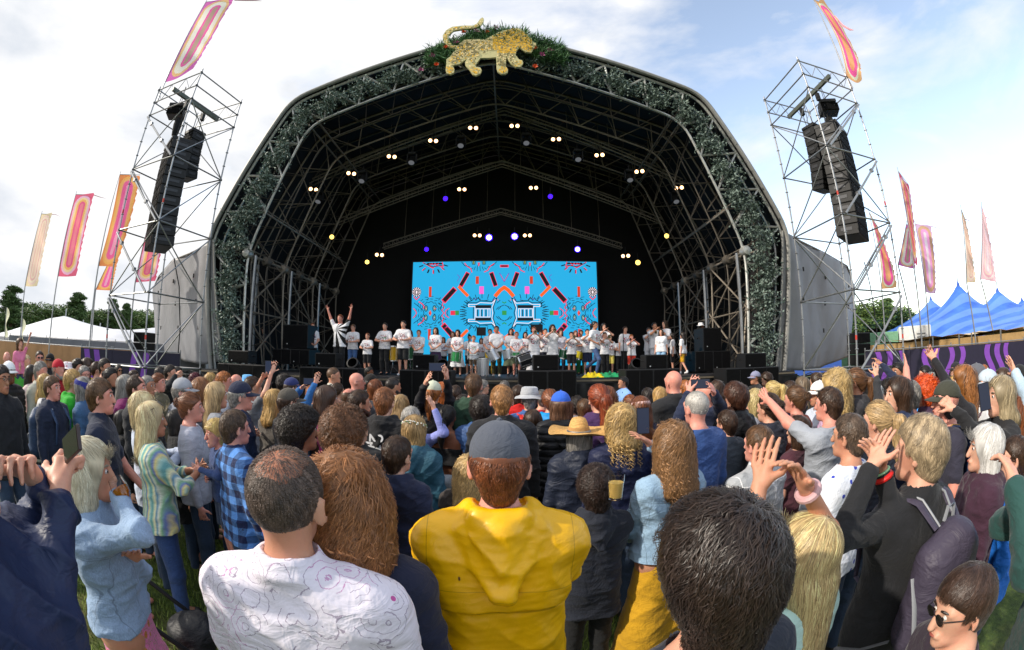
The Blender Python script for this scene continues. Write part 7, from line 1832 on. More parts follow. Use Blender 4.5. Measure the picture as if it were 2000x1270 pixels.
P(1264, 757, 4.6, 'person with dark hair in a teal top', 'long dk', 'tee plain:#2a6a6e', key='teal', **F_)
P(1399, 742, 4.3, 'person with wavy brown hair right of the bald man with the phone', 'wavy br', 'tee plain:#2d2f35', key='wb', **F_)
P(1455, 757, 4.4, 'person with dark hair in a plum jumper', 'short dk', 'long plain:#4a2244', key='plum')
P(1543, 744, 5.0, 'person in a faded red top near the right subwoofer', 'messy br', 'tee plain:#a04a44', key='fred')
P(1650, 738, 4.4, 'person with sandy hair in olive green', 'short bl', 'jacket plain:#4f5a3a', key='olv')
P(1715, 741, 4.6, 'person with cropped dark hair in pale grey', 'buzz dk', 'tee plain:#a8abb0', key='pg')
P(1790, 744, 3.9, 'person in sky blue right of the raised bare arm', 'short gr', 'tee plain:#3e8ed0', key='skyb')
P(1865, 733, 4.3, 'person with fair hair in a rust jumper', 'bob bl', 'long plain:#8f4a2a', key='rust', **F_)
P(1940, 738, 4.0, 'person in a pale lilac shirt with brown hair', 'short br', 'shirt plain:#a99fc4', key='lilsh')
P(1975, 726, 4.4, 'person with dark hair in a pink fleece', 'long dk', 'jacket plain:#b9688c', key='pf', **F_)
P(1985, 850, 1.9, 'person in a royal blue jacket behind the green-sleeved arms', 'short br', 'hoodie nylon:#1d5fb4', turn=20, key='royal')
P(560, 812, 2.6, 'person with brown hair behind the dark curly man', 'messy br', 'jacket plain:#23242a', key='bh2')
P(700, 812, 2.4, 'tall person with black hair in dark clothes behind the auburn bush of hair', 'short dk', 'jacket plain:#141518', key='tallb')
P(1040, 800, 2.9, 'person in a bottle green coat below the bucket hat', 'bob br', 'coat plain:#1d3d2d', key='bgc', **F_)
P(1420, 800, 2.6, 'person in a slate jacket below the black hooded jacket', 'short br', 'jacket plain:#3d4650', key='slate')
P(1560, 812, 2.5, 'woman in dark jeans and maroon top beside the raised hands', 'bob br', 'tee plain:#43202c', 'jeans denim:#1f3f70', key='djm', **F_)
P(240, 800, 3.3, 'woman in black with a long dark plait behind the striped top', 'long bk', 'jacket plain:#0f1013', turn=-30, key='plait', **F_)
P(345, 800, 3.0, 'person in a long black coat behind the pastel striped top', 'bob bk', 'coat plain:#101114', turn=-30, key='blackcoat', **F_)
# children carried by adults
def child(px, py, d, h, label, base, hair, top, key, turn, **k):
    """A seated or riding child: legs forward, placed so that the head top is at the pixel."""
    t = at_d(px, py, d); s_ = h/1.752; hh, hc = hair.split(); tk, tm = top.split(' ', 1)
    dx, dy = XC-t.x, 14-t.y; yaw = math.atan2(-dx, dy)+R(turn)
    o, p = person((t.x, t.y, t.z-h), yaw, h, label, hair=(hh, HC.get(hc, hc)), top=(tk, tm), bot=('shorts', 'plain:#39445a'), hs=1.35, dist=d, group='children held by adults', **k)
    CR[key] = (o, p)
child(39, 667, 7.9, .95, 'small girl in pink riding on an adult\'s shoulders, one arm raised', 0, 'bob mb', 'tee plain:#e07fa0', 'pinkgirl', -60, arms=('wave', 'down'), fem=1)
child(424, 834, 3.0, .98, 'blond toddler resting a hand on the shoulder of the checked shirt', 0, 'messy #d9b66e', 'long plain:#2b3d66', 'toddler', 150, arms=(((-.2, .3, 1.3), (-1, 0, -.5)), 'fold'), face=True, skin='pink', head=(5, 0, 0), shoes='leather:#5a4a42')
# ---------------------------------------------------------------- things people hold and wear
def held(name, label, cat_, loc, rot, parts):
    e = empty(name, loc, label, cat_); e.rotation_euler = rot
    for nm, mb, m in parts: mb.build(nm, m, e, True)
    return e
def phone(loc, rot, label, case='#141518', lit=True, s_=1.0):
    b = MB(); b.box((0, 0, 0), (.155*s_, .009, .076*s_), None, .003); q = MB(); q.box((0, -.0052, 0), (.147*s_, .001, .068*s_)); c = MB()
    c.lathe([(0, .002), (.006, .0015), (.006, -.002)], (.05, .006, .02), 8, rotm_x90)
    held('phone', label, 'phone', loc, rot, [('case', b, mat('phone_case', case, .35, var=0)), ('display', q, mat('phone_glass', '#0b0e14', .12, var=0) if not lit else emit('phone_display', '#24304a', .7)), ('lens', c, mat('lens_black', '#050506', .1, var=0))])
phone(at_d(140, 868, 1.08), (R(-8), R(-25), R(-8)), 'phone in a dark brown case held up at the far left', '#3a2a26', False, .78)
phone(at_d(1256, 822, 2.46), (R(-5), R(88), R(-16)), 'tall black phone held up by the woman in the denim jacket')
phone(at_d(854, 717, 3.89), (0, 0, R(10)), 'black camera phone held high above the pale cap')
phone(at_d(605, 745, 5.15), (0, 0, R(26)), 'phone held sideways by the person in the navy cap')
phone(at_d(1368, 750, 3.43), (0, 0, R(-24)), 'phone with a bright display held by the bald man in navy')
phone(at_d(524, 718, 5.02), (0, R(90), R(32)), 'phone lifted by the woman with magenta sleeves')
phone(at_d(1923, 775, 2.84), (0, R(80), R(-50)), 'phone in the hands of the woman in the black fleece')
def rucksack(key, label, col, trim='#8a8d92', big=1.0, extra=False):
    o, p = CR[key]; s_ = o['_s']; e = empty('rucksack', o.location, label, 'rucksack', 'rucksacks worn in the crowd', o.rotation_euler.z); e.scale = (s_,)*3
    f = Field(); f.seg((-.085*big, -.235, 1.02), (-.085*big, -.225, 1.30), .09*big, .075*big, .06); f.seg((.085*big, -.235, 1.02), (.085*big, -.225, 1.30), .09*big, .075*big, .06); f.seg((0, -.24, 1.36), (0, -.23, 1.0), .08*big, .09*big, .06)
    V, F = f.mesh(.009); V = folds(V, F, .005, 5); link(bpy.data.objects.new('pack_body', npmesh('pack_body', V, F, True, [cloth('nylon:'+col)])), e)
    f = Field(); f.seg((-.06*big, -.32*big**.5, 1.0), (-.055*big, -.30*big**.5, 1.16), .055, .04, .05); f.seg((.06*big, -.32*big**.5, 1.0), (.055*big, -.30*big**.5, 1.16), .055, .04, .05); f.seg((-.06*big, -.32*big**.5, 1.0), (.06*big, -.32*big**.5, 1.0), .055, None, .05)
    V, F = f.mesh(.008); V = folds(V, F, .004, 8); po = link(bpy.data.objects.new('front_pocket', npmesh('front_pocket', V, F, True, [cloth('nylon:'+col)])), e)
    b = MB(); b.tube([(-.10*big, -.33*big**.5, 1.06), (-.09*big, -.345*big**.5, 1.16), (0, -.355*big**.5, 1.21), (.09*big, -.345*big**.5, 1.16), (.10*big, -.33*big**.5, 1.06)], .005, 6); b.build('zip', mat('zip_grey', trim, .5, var=0), po, True)
    for sx in (-1, 1):
        b = MB(); b.tube([(sx*.07, -.19, 1.40), (sx*.095, -.10, 1.475), (sx*.11, -.02, 1.487), (sx*.125, .08, 1.43), (sx*.135, .15, 1.32), (sx*.14, .12, 1.12), (sx*.13, -.10, 1.03)], [.022, .026, .027, .026, .022, .014, .012], 8, True, .4); st = b.build('shoulder_strap', cloth('nylon:'+col), e, True)
        b = MB(); b.tube([(sx*.052, -.19, 1.405), (sx*.076, -.10, 1.485), (sx*.09, -.02, 1.497), (sx*.105, .08, 1.44)], .005, 6); b.build('strap_trim', mat('zip_grey', trim, .5, var=0), st, True)
    b = MB(); b.tube([(-.03, -.19, 1.42), (-.02, -.19, 1.47), (.02, -.19, 1.47), (.03, -.19, 1.42)], .008, 6); b.build('grab_loop', mat('zip_grey', trim, .5, var=0), e, True)
    if extra:
        for sx in (-1, 1):
            b = MB(); b.tube([(sx*.19, -.2, 1.0), (sx*.23, -.1, .92), (sx*.24, .02, .86), (sx*.25, -.03, .68)], .014, 6, True, .3); b.build('hip_strap', mat('zip_grey', '#5f6164', .6, var=0), e, True)
            b = MB(); b.tube([(sx*.165, -.20, 1.25), (sx*.18, -.26, 1.16), (sx*.17, -.30, 1.05)], .011, 6, True, .3); b.build('side_strap', mat('zip_grey', trim, .5, var=0), e, True)
        b = MB()      # small embroidered badge on the pocket: an arch over two short bars
        b.tube([(.035+.018*math.cos(a), -.368, 1.10+.026*math.sin(a)) for a in np.linspace(-.3, 3.4, 12)], .0028, 5); b.box((.062, -.368, 1.108), (.03, .004, .006)); b.box((.062, -.368, 1.096), (.03, .004, .006)); b.box((.062, -.368, 1.084), (.026, .004, .006))
        b.build('badge', mat('badge_thread', '#cfcbc4', .7, var=0), po, True)
    return e
rucksack('packwoman', 'large grey-purple rucksack with grey trim on the woman in black', '#3a3444', big=1.04, extra=True)
rucksack('olivecap', 'navy blue drawstring rucksack on the man in the olive cap', '#1f3050', '#a8813a')
rucksack('bucket', 'red rucksack on the person in the grey bucket hat', '#d8392b', '#d0677c', .85)
rucksack('navyhood', 'blue patterned rucksack on the man in the navy hooded top', '#2c3f5c')
# writing on the black hoodie
def back_text(key, lines, z, size, col, yb, x=0):
    o, p = CR[key]
    for i, t_ in enumerate(lines):
        cu = bpy.data.curves.new('lettering', 'FONT'); cu.body = t_; cu.size = size*(1 if i else .8); cu.align_x = 'CENTER'; cu.extrude = .002; cu.offset = .004; cu.shear = .1
        c = bpy.data.objects.new('lettering', cu); c.location = (x, yb, z-i*size*.8); c.rotation_euler = (R(90), 0, 0); COL.objects.link(c); bpy.context.view_layer.update(); me = bpy.data.meshes.new_from_object(c.evaluated_get(bpy.context.evaluated_depsgraph_get())); lo_, ro_ = c.location.copy(), c.rotation_euler.copy(); bpy.data.objects.remove(c)
        me.materials.clear(); me.materials.append(mat('lettering_white', col, .8, var=0)); c = bpy.data.objects.new('lettering', me); c.location = lo_; c.rotation_euler = ro_; link(c, [ch for ch in o.children if ch.name.startswith('hoodie')][0])
back_text('lettering', ['NO', 'FEAR'], 1.33, .10, '#e6e6e8', -.172)
# glass of cider
p_ = at_d(238, 962, 1.64); b = MB(); b.lathe([(0, -.035), (.022, -.034), (.034, -.01), (.036, .02), (.03, .055), (.028, .055), (.034, .02), (.032, -.008), (.02, -.03), (0, -.031)], (0, 0, 0), 20)
g_ = NT('clear_plastic'); g_.set(Base_Color=(1, 1, 1), Roughness=.05, Transmission_Weight=1.0, IOR=1.2)
c_ = MB(); c_.lathe([(0, -.03), (.02, -.029), (.0315, -.008), (.0335, .015), (0, .015)], (0, 0, 0), 20); am = NT('cider'); am.set(Base_Color=lin('#e8860c'), Roughness=.1, Transmission_Weight=.6)
held('drinking_glass', 'small round plastic glass of orange cider at the lips of the platinum blonde', 'glass', p_, (R(0), R(-40), 0), [('tumbler', b, g_.m), ('cider', c_, am.m)])
p_ = at_d(1203, 950, 1.85); b = MB(); b.lathe([(0, -.06), (.03, -.06), (.04, .06), (.038, .06), (.029, -.055), (0, -.055)], (0, 0, 0), 20); c_ = MB(); c_.lathe([(0, -.05), (.029, -.05), (.034, .02), (0, .02)], (0, 0, 0), 16)
held('plastic_cup', 'clear plastic cup of pale beer held by the woman in the denim jacket', 'cup', p_, (0, 0, 0), [('cup_wall', b, g_.m), ('beer', c_, mat('pale_beer', '#cfae62', .2, var=0))])
# wristbands and watch
def wrist(key, side, label, col, t_=-.02, w_=.012, name='wristband', cat_='wristband'):
    o, p = CR[key]; d = p.wr[side]-p.el[side]; d /= np.linalg.norm(d); c = Vector(p.wr[side]+d*t_); u = Vector(d).orthogonal().normalized(); v = Vector(d).cross(u)
    M3 = Matrix.LocRotScale(o.location, o.rotation_euler.to_quaternion(), o.scale); r_ = .034
    pts = [M3 @ (c+u*math.cos(a)*r_+v*math.sin(a)*r_) for a in np.linspace(0, 2*math.pi, 17)]; q = pts[0].copy(); b = MB(); b.tube([x-q for x in pts], w_*.55, 8, False); e = b.build(name, mat('band_'+col, col, .5, var=0), None, True, label=label, cat=cat_, group='wristbands and watches'); e.location = q
wrist('clapblonde', 1, 'pale pink watch strap on the raised right wrist of the blonde woman', '#c9a1a4', -.03, .02, 'watch', 'watch')
wrist('packwoman', 1, 'bright red festival wristband of the woman with the backpack', '#d81f1a', -.015, .018)
wrist('packwoman', 1, 'pale green cloth wristband beside the red one', '#9fd6a4', .008, .008)
wrist('stripe', 1, 'silver bangle on the woman in the striped top', '#c9ccd2', -.02, .006)
# tan leather handbag of the denim-jacket woman
o, p = CR['denimcopper']; s_ = o['_s']; e = empty('handbag', o.location, 'tan leather bag hanging at the hip of the woman in denim and mustard', 'handbag', None, o.rotation_euler.z); e.scale = (s_,)*3
f = Field(); f.seg((.22, -.02, 1.02), (.26, .08, 1.02), .06, None, .04); f.seg((.22, -.02, .9), (.26, .08, .9), .07, None, .06); V, F = f.mesh(.008); V = folds(V, F, .006, 3); link(bpy.data.objects.new('bag_body', npmesh('bag_body', V, F, True, [cloth('leather:#8a4a22')])), e)
b = MB(); b.tube([(.23, -.06, 1.05), (.20, -.13, 1.25), (.14, -.08, 1.46), (.11, 0, 1.50), (.12, .1, 1.42)], .014, 6, True, .4); b.build('bag_strap', cloth('leather:#8a4a22'), e, True)
# cream bag strap of the headband woman
o, p = CR['headband']; b = MB(); b.tube([(-.12, -.03, 1.47), (-.03, -.17, 1.3), (.1, -.18, 1.1), (.2, -.1, .92)], .022, 6, True, .35); e = b.build('bag_strap', cloth('plain:#c9c2a0'), None, True, label='broad cream strap across the back of the woman with the blue headband', cat='bag strap'); e.location = o.location; e.rotation_euler = o.rotation_euler; e.scale = o.scale
# braces of the photographer and his camera
o, p = CR['photog']
b = MB()
for sx in (-1, 1): b.tube([(sx*.1, .12, 1.2), (sx*.1, .06, 1.45), (sx*.09, -.08, 1.46), (sx*.02, -.15, 1.25), (-sx*.07, -.14, 1.0)], .014, 6, True, .4)
b.build('harness', cloth('plain:#15171c'), o, True)
p_ = world_pt(o, (.0, .38, 1.38)); b = MB(); b.box((0, 0, 0), (.14, .08, .1), None, .012); c_ = MB(); c_.lathe([(.035, 0), (.05, .1), (.055, .2), (.045, .2)], (0, 0, 0), 14, Matrix.Rotation(R(-90), 3, 'X'))
held('camera', 'black camera with a pale lens held by the photographer at the stage front', 'camera', p_, (0, 0, o.rotation_euler.z), [('camera_body', b, blackp), ('lens', c_, mat('lens_white', '#cfcfca', .5, var=0))])
# pushchair behind the platinum blonde
p_ = at_d(300, 1040, 2.2); e = empty('pushchair', (p_.x, p_.y, 0), 'black pushchair with padded hood between the denim jacket and the striped top', 'pushchair', None, R(-50)); e.scale = (.85,)*3
b = MB()
for sx in (-.24, .24): b.tube([(sx, .35, .12), (sx, .05, .6), (sx, -.3, .98), (sx, -.4, 1.02)], .016, 8)
b.tube([(-.24, -.4, 1.02), (0, -.46, 1.03), (.24, -.4, 1.02)], .02, 8); b.build('frame', blackp, e, True)
f = Field(); f.ell((0, .1, .58), (.17, .19, .13), .02); f.seg((-.13, .1, .45), (.13, .1, .45), .10, None, .08); V, F = f.mesh(.016); V = folds(V, F, .012, 4); link(bpy.data.objects.new('hood', npmesh('hood', V, F, True, [cloth('nylon:#15161a')])), e)
for sx in (-.26, .26):
    for y in (.38, -.2): b = MB(); b.tube([(sx+.03*math.copysign(1, sx)*0, y+.1*math.cos(a), .11+.1*math.sin(a)) for a in np.linspace(0, 6.283, 19)], .018, 8, False); wh_ = b.build('wheel', blackp, e, True); b = MB(); b.lathe([(0, .01), (.03, .01), (.03, -.01), (0, -.01)], (sx, y, .11), 12, Matrix.Rotation(R(90), 3, 'Y')); b.build('hub', alu, wh_, True)
# ================================================================ the band on the deck
BG = 'young musicians on the stage'
TEE = 'marker:#dcdce0:'; INK = ['#3c7a4a', '#a83c48', '#3c4a8a', '#b87a2c', '#555560']
NBi = 0
def B(px, py, y, label, hair, bot, arms='play', col=None, turn=0, top=None, **k):
    """py is the top of the head; feet stand on the deck."""
    global NBi; NBi += 1
    t = at_y(px, py, y); hgt = t.z-DZ; hh, hc = hair.split(); bk_, bm_ = bot.split(' ', 1); yaw = math.pi-math.atan2(-t.x, 1*y)*.3+R(turn)
    ks = dict(hs=1.0 if hgt > 1.6 else 1.0+(1.6-hgt)*.45, face=True, dist=12.0, vox=.0145, ns=250)
    ks.update(k); tp = top or ('tee '+TEE+(col or INK[NBi % 5])); a, c = tp.split(' ', 1)
    o, p = person((t.x, t.y, DZ), yaw, hgt, label, hair=(hh, HC.get(hc, hc)), top=(a, c), bot=(bk_, bm_), arms=arms, group=BG, cat='person', shoes='leather:#d8d8da' if NBi % 3 == 0 else 'leather:#16161a', **{q: v for q, v in ks.items() if q not in ('cat',)})
    CR['b_'+str(NBi)] = (o, p); CR[label] = (o, p); return o, p
BK = 'plain:#101114'
B(665, 615, 12.9, 'bandleader throwing both arms up in a black and white sunburst shirt', 'short ab', 'trousers '+BK, 'up', top='tee rays:#e2e2e6', face='shout', key='lead', skin='pink', wide=1.05, hem=.8)
B(611, 631, 14.2, 'boy in a white t-shirt playing a tambourine beside the left trusses', 'short ab', 'trousers '+BK, 'waist', turn=50)
B(690, 634, 14.0, 'boy with glasses, white t-shirt and blue jeans next to the bandleader', 'short mb', 'jeans denim:#47689a', 'play', glasses='clear')
B(718, 652, 13.6, 'smallest boy in a white scribbled t-shirt and black shorts on the left', 'short ab', 'shorts '+BK, 'play')
B(752, 631, 14.0, 'dark-haired boy with a green print t-shirt and long black trousers', 'short dk', 'trousers '+BK, 'play', '#3f9a3f')
B(788, 627, 13.6, 'tall boy in black shorts standing before the yellow drum', 'short dk', 'shorts '+BK, 'play')
B(801, 645, 15.0, 'girl with auburn hair half hidden behind the tall boy', 'long ab', 'trousers plain:#1e4a30', 'play', fem=1)
B(818, 645, 13.8, 'boy in a white t-shirt over long black sleeves', 'short mb', 'trousers '+BK, 'waist')
B(851, 640, 13.9, 'smiling girl with long brown hair and a dark purple skirt', 'long br', 'skirt plain:#2f1c3c', 'waist', fem=1)
B(884, 648, 15.2, 'girl with long auburn hair in front of the left orange stroke', 'long ab', 'trousers plain:#4a4436', 'play', fem=1)
B(894, 645, 13.8, 'girl playing a green drum on a dark strap', 'bob dk', 'skirt plain:#d6d8dc', 'waist', fem=1)
B(917, 655, 15.0, 'boy with dark hair wearing a drum strap, behind the small boy', 'short bk', 'shorts '+BK, 'play')
B(925, 657, 13.8, 'small boy drumming on a snare stand left of the silver drum', 'short gi', 'shorts plain:#5a4a3a', 'waist', '#6aa83a')
B(957, 643, 15.0, 'drummer with a green strap behind the tall drummer', 'short dk', 'trousers plain:#b89a1c', 'waist')
B(970, 637, 13.9, 'tall drummer with a silver drum slung at his hip', 'short dk', 'trousers plain:#35361f', 'waist', top='tee plain:#d4d4d8', skin='tan')
B(998, 642, 15.0, 'woman with long dark brown hair behind the silver drum', 'long dk', 'skirt plain:#55604a', 'waist', top='tee plain:#b9b9be', fem=1)
B(1009, 649, 13.9, 'fair boy drumming on a green-rimmed snare', 'short gi', 'shorts plain:#55604a', 'waist', '#a83c48', skin='pink')
B(1026, 649, 15.0, 'girl with long black hair right of the green snare', 'long bk', 'trousers '+BK, 'play', fem=1)
B(1043, 639, 13.9, 'girl with tied-back auburn hair in a white dress playing a horn', 'bun ab', 'midi plain:#d8d8dc', 'mouth', fem=1, skin='pink')
B(1056, 647, 15.2, 'boy with glasses between the two front girls', 'short br', 'trousers '+BK, 'play')
B(1065, 642, 15.0, 'boy with a red scarf behind the girl with long wavy hair', 'short dk', 'trousers plain:#1b1c2c', 'mouth')
B(1079, 635, 13.9, 'girl with long wavy brown hair and a cream lace-hemmed top', 'wavy br', 'leggings plain:#2a2730', 'mouth', top='tee plain:#e2e2e4', hem=.7, fem=1)
B(1095, 644, 15.0, 'girl with long dark hair and a green drum', 'long br', 'trousers plain:#182036', 'waist', top='tee plain:#b9b9c4', fem=1)
B(1116, 649, 13.9, 'boy with black hair, black shorts and white socks playing a horn', 'short bk', 'shorts '+BK, 'mouth')
B(1124, 646, 15.3, 'girl with auburn hair behind the boy in white socks', 'long ab', 'trousers plain:#1f6a3a', 'play', fem=1)
B(1135, 645, 15.4, 'boy with dark hair at the back near the right edge of the screen', 'short dk', 'trousers plain:#1f6a3a', 'play', skin='tan')
B(1147, 643, 14.3, 'boy in navy shorts playing a horn behind the running woman', 'short dk', 'shorts plain:#1b2440', 'mouth')
B(1162, 628, 12.9, 'woman striding left in a white t-shirt and blue-grey jeans', 'pony dk', 'leggings denim:#3b4f76', (((-.3, .05, 1.12), (-.6, -.9, -.2)), ((.2, .2, 1.05), (1, -.8, 0))), turn=38, legs='run', fem=1, skin='tan')
B(1179, 632, 14.6, 'singer with long black hair holding a microphone to her mouth', 'long bk', 'trousers '+BK, 'mouth', fem=1)
B(1181, 650, 13.9, 'boy in a white t-shirt and black trousers right of the striding woman', 'short dk', 'trousers '+BK, 'mouth')
B(1191, 655, 14.3, 'small child with yellow shorts next to the microphone singer', 'short br', 'shorts plain:#d9c860', 'play')
B(1221, 638, 14.2, 'girl in black trousers standing at a tall microphone', 'bun br', 'trousers '+BK, 'hang', fem=1)
B(1233, 655, 13.6, 'small fair child with hands together at a low microphone', 'short gi', 'shorts plain:#c23a2a', 'mouth', skin='pink')
B(1267, 640, 14.5, 'boy lifting a trumpet beside the bald-topped man', 'short dk', 'trousers plain:#d6d8dc', 'mouth')
B(1278, 630, 14.2, 'broad man in white singing behind the long-haired girl', 'short bk', 'trousers plain:#c8ccd4', 'mouth', top='tee plain:#d9dadf', skin='tan', wide=1.1)
B(1290, 642, 13.4, 'girl with long brown hair bending right over the fill speaker', 'long br', 'jeans denim:#8fb4da', 'hang', top='tee plain:#dcdce0', fem=1, lean=8, turn=-30)
B(1298, 627, 14.4, 'tall long-haired person looking right behind the bending girl', 'long br', 'trousers '+BK, 'play', top='tee plain:#d2d2d8', turn=-70)
B(1313, 652, 14.0, 'girl in a grey-white t-shirt and black shorts leaving to the right', 'bob dk', 'shorts '+BK, 'hang', top='tee plain:#b9b9be', turn=-120, fem=1)
B(1333, 650, 13.6, 'woman in a gold sequinned skirt walking away to the right', 'long dk', 'shorts sequin:#d9a51c', 'hang', top='tee plain:#e2e2e6', turn=-150, legs='walk', fem=1)
B(1369, 631, 14.6, 'man in a white trilby and patterned shirt beside the right speakers', 'short bk', 'trousers plain:#d2d2d6', 'play', top='tee print:#c8c8d0:#1d2030', hat=('bucket', 'plain:#e8e8ea'), turn=80, skin='brown')
for px_, py_, l_, sk_ in ((513, 640, 'crew member seated among equipment at the left of the stage', 'tan'), (866, 660, 'girl with auburn hair behind the purple skirt', 'fair'), (940, 662, 'boy behind the snare drummer in front of the blue screen', 'fair'), (1210, 660, 'child at the back right of the microphone singer', 'warm')):
    B(px_, py_, 16.2, l_, 'short dk' if sk_ != 'fair' else 'bob ab', 'trousers '+BK, 'play', skin=sk_, top='tee plain:#2b2c33' if px_ == 513 else None)
# ---- instruments
def drum(px, py, y, r_, h_, col, label, tilt=0, stand=True, metal=0.0):
    t = at_y(px, py, y); e = empty('drum', t, label, 'drum', 'drums on the stage'); e.rotation_euler = (0, R(tilt), 0)
    b = MB(); b.lathe([(r_, -h_/2), (r_, h_/2)], (0, 0, 0), 24); b.build('shell', mat('drum_'+col, col, .3, metal, var=.05), e, True)
    b = MB(); b.lathe([(0, h_/2+.004), (r_*.98, h_/2+.004)], (0, 0, 0), 24); b.build('drumhead', mat('drumhead', '#dcdcd8', .5, var=.05), e, True)
    for s_ in (-1, 1):
        b = MB(); b.lathe([(r_, s_*h_/2-.02), (r_+.014, s_*h_/2-.02), (r_+.014, s_*h_/2+.02), (r_-.01, s_*h_/2+.02)], (0, 0, 0), 24); b.build('hoop', mat('chrome', '#c5c7ca', .2, .9, var=0), e, True)
    b = MB()
    for k in range(8): a = k*math.pi/4; b.tube([(math.cos(a)*(r_+.012), math.sin(a)*(r_+.012), -h_/2), (math.cos(a)*(r_+.012), math.sin(a)*(r_+.012), h_/2)], .006, 5)
    b.build('tension_rod', mat('chrome', '#c5c7ca', .2, .9, var=0), e, True)
    if stand:
        zz = DZ-t.z; b = MB(); b.tube([(0, 0, -h_/2), (0, 0, zz+.25)], .014, 6)
        for k in range(3): a = k*2.09+.5; b.tube([(0, 0, zz+.3), (math.cos(a)*.28, math.sin(a)*.28, zz+.01)], .011, 6)
        b.build('stand', mat('chrome', '#c5c7ca', .2, .9, var=0), e, True)
drum(767, 691, 14.3, .24, .5, '#d9a80c', 'tall yellow drum on a stand left of the tall boy')
drum(802, 690, 14.8, .2, .45, '#155c34', 'dark green drum half hidden behind the tall boy')
drum(891, 697, 13.3, .16, .34, '#17833f', 'green drum slung in front of the girl with a strap', 6, False)
drum(924, 697, 13.3, .17, .14, '#c9cbd0', 'silver snare drum on a stand of the small drumming boy')
drum(943, 717, 13.0, .17, .52, '#b9bcc0', 'tall silver drum standing on the deck', 0, False, .7)
drum(963, 694, 13.3, .16, .32, '#c9cbd0', 'silver drum slung tilted at the tall drummer', -28, False, .5)
drum(991, 692, 13.3, .15, .28, '#b9bcc0', 'silver drum slung from the woman with long dark hair', -14, False, .5)
drum(1008, 692, 13.2, .14, .14, '#17833f', 'green snare drum on a stand of the fair boy')
drum(1027, 703, 13.0, .22, .4, '#1b1c1e', 'black bass drum with an orange rim tilted on its side', 70, False)
drum(1099, 692, 14.2, .2, .3, '#155c34', 'dark green drum behind the boy in white socks', 10, False)
drum(1131, 694, 14.6, .16, .3, '#c9b91c', 'yellow drum between two horn players', 12, False)
def horn(key, label):
    o, p = CR[key]; m = mat('horn_silver', '#c9c2ae', .22, .9, var=.05); e = empty('horn', world_pt(o, (0, .14, 1.55)), label, 'brass instrument', 'horns played on the stage', o.rotation_euler.z); e.scale = o.scale
    b = MB(); b.tube([(0, 0, 0), (0, .38, -.02)], [.008, .009], 6); b.lathe([(.012, 0), (.018, .06), (.03, .12), (.062, .17)], (0, .34, -.02), 16, Matrix.Rotation(R(-90), 3, 'X')); b.build('bell', m, e, True)
    b = MB(); b.tube([(0, .3, -.02), (0, .36, -.05), (0, .33, -.09), (0, .1, -.09), (0, .07, -.05), (0, .1, -.01)], .009, 6, False); b.build('tubing', m, e, True)
    for k in range(3): b = MB(); b.tube([(0, .16+.03*k, -.12), (0, .16+.03*k, .02)], .011, 6); b.build('valve', m, e, True)
for kk, l_ in (('girl with tied-back auburn hair in a white dress playing a horn', 'silver horn of the girl in the white dress'), ('girl with long wavy brown hair and a cream lace-hemmed top', 'silver horn of the girl with long wavy hair'), ('boy with black hair, black shorts and white socks playing a horn', 'silver horn of the boy in black shorts and white socks'), ('boy in navy shorts playing a horn behind the running woman', 'silver horn of the boy in navy shorts'), ('boy lifting a trumpet beside the bald-topped man', 'trumpet lifted at the right of the stage'), ('boy in a white t-shirt and black trousers right of the striding woman', 'silver horn right of the striding woman')): horn(kk, l_)
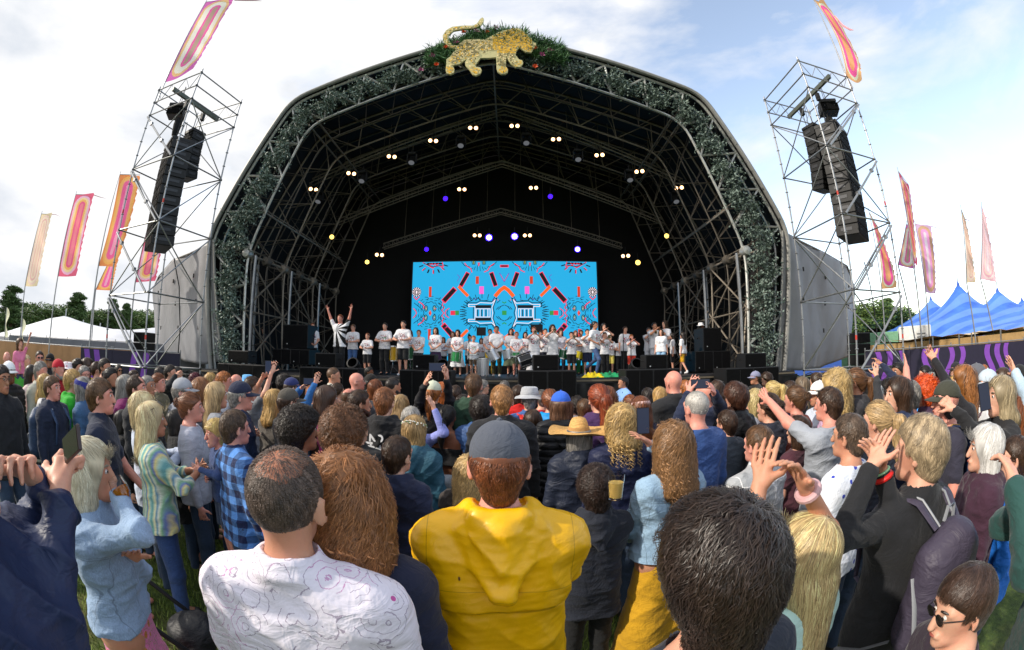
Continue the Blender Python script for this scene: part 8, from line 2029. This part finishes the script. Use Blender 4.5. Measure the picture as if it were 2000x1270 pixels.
def micstand(px, pyt, y, label):
    t = at_y(px, pyt, y); e = empty('microphone_stand', (t.x, t.y, DZ), label, 'microphone stand', 'microphone stands on the deck'); h_ = t.z-DZ; b = MB(); b.tube([(0, 0, .02), (0, 0, h_)], .014, 6); b.build('pole', blackp, e, True)
    b = MB(); b.lathe([(.16, 0), (.16, .02), (.02, .04)], (0, 0, 0), 14); b.build('base', blackp, e, True); b = MB(); b.lathe([(0, -.03), (.02, -.025), (.027, .02), (.02, .05), (0, .06)], (0, 0, h_), 10); b.build('microphone', blackg, e, True)
for q in ((1217, 646, 13.9, 'tall thin microphone stand before the girl in black trousers'), (1232, 664, 13.3, 'low microphone stand of the small fair child'), (1302, 662, 13.6, 'microphone stand right of the bending girl'), (916, 655, 12.8, 'thin microphone stand near the small drumming boy')): micstand(*q)
for i, (x0, col, l_) in enumerate(((1159, '#dcc21a', 'bright yellow cloth dropped at the front edge of the deck'), (1190, '#128a55', 'emerald green cloth dropped at the front edge of the deck'))):
    t = at_y(x0, 736, 12.25); n = 26; V = []; F = []
    for a in range(n+1):
        for b_ in range(n+1):
            u, v = a/n*2-1, b_/n*2-1; V.append((u*(.36+.1*i), v*.24+.04*math.sin(u*9), .01+max(0, .11*(1-u*u)*(1-v*v)*(1+.7*math.sin(u*11+i)*math.cos(v*7)))))
    for a in range(n):
        for b_ in range(n): q = a*(n+1)+b_; F.append((q, q+n+1, q+n+2, q+1))
    b = MB(); b.add(V, F); e = b.build('dropped_cloth', cloth('plain:'+col), None, True, label=l_, cat='cloth', group='cloths on the deck'); e.location = (t.x, t.y, DZ)
for x0, y0_, l_ in ((715, 668, 'dark rounded fan behind the left front speaker'), (868, 700, 'dark bundle of kit in front of the purple-skirted girl'), (1240, 706, 'grey cylindrical floor fan at the right of the deck')):
    pass
for x0, l_ in ((692, 'black round floor lamp right of the bandleader'), (866, 'black round floor lamp right of the purple skirt'), (1241, 'grey round floor lamp near the low microphone')):
    t = at_y(x0, 703, 12.3); e = empty('floor_lamp', (t.x, t.y, DZ), l_, 'stage light', 'lamps standing on the deck edge'); b = MB(); b.lathe([(0, -.22), (.14, -.2), (.2, 0), (.19, .2), (.15, .21)], (0, 0, .3), 18, Matrix.Rotation(R(60), 3, 'X')); b.build('lamp_head', blackp, e, True)
    b = MB(); b.box((0, .05, .04), (.34, .3, .08), None, .02)
    for s_ in (-1, 1): b.box((s_*.2, .02, .2), (.03, .1, .3))
    b.build('yoke', blackp, e)
for _o in list(bpy.data.objects):
    if '_s' in _o: del _o['_s']
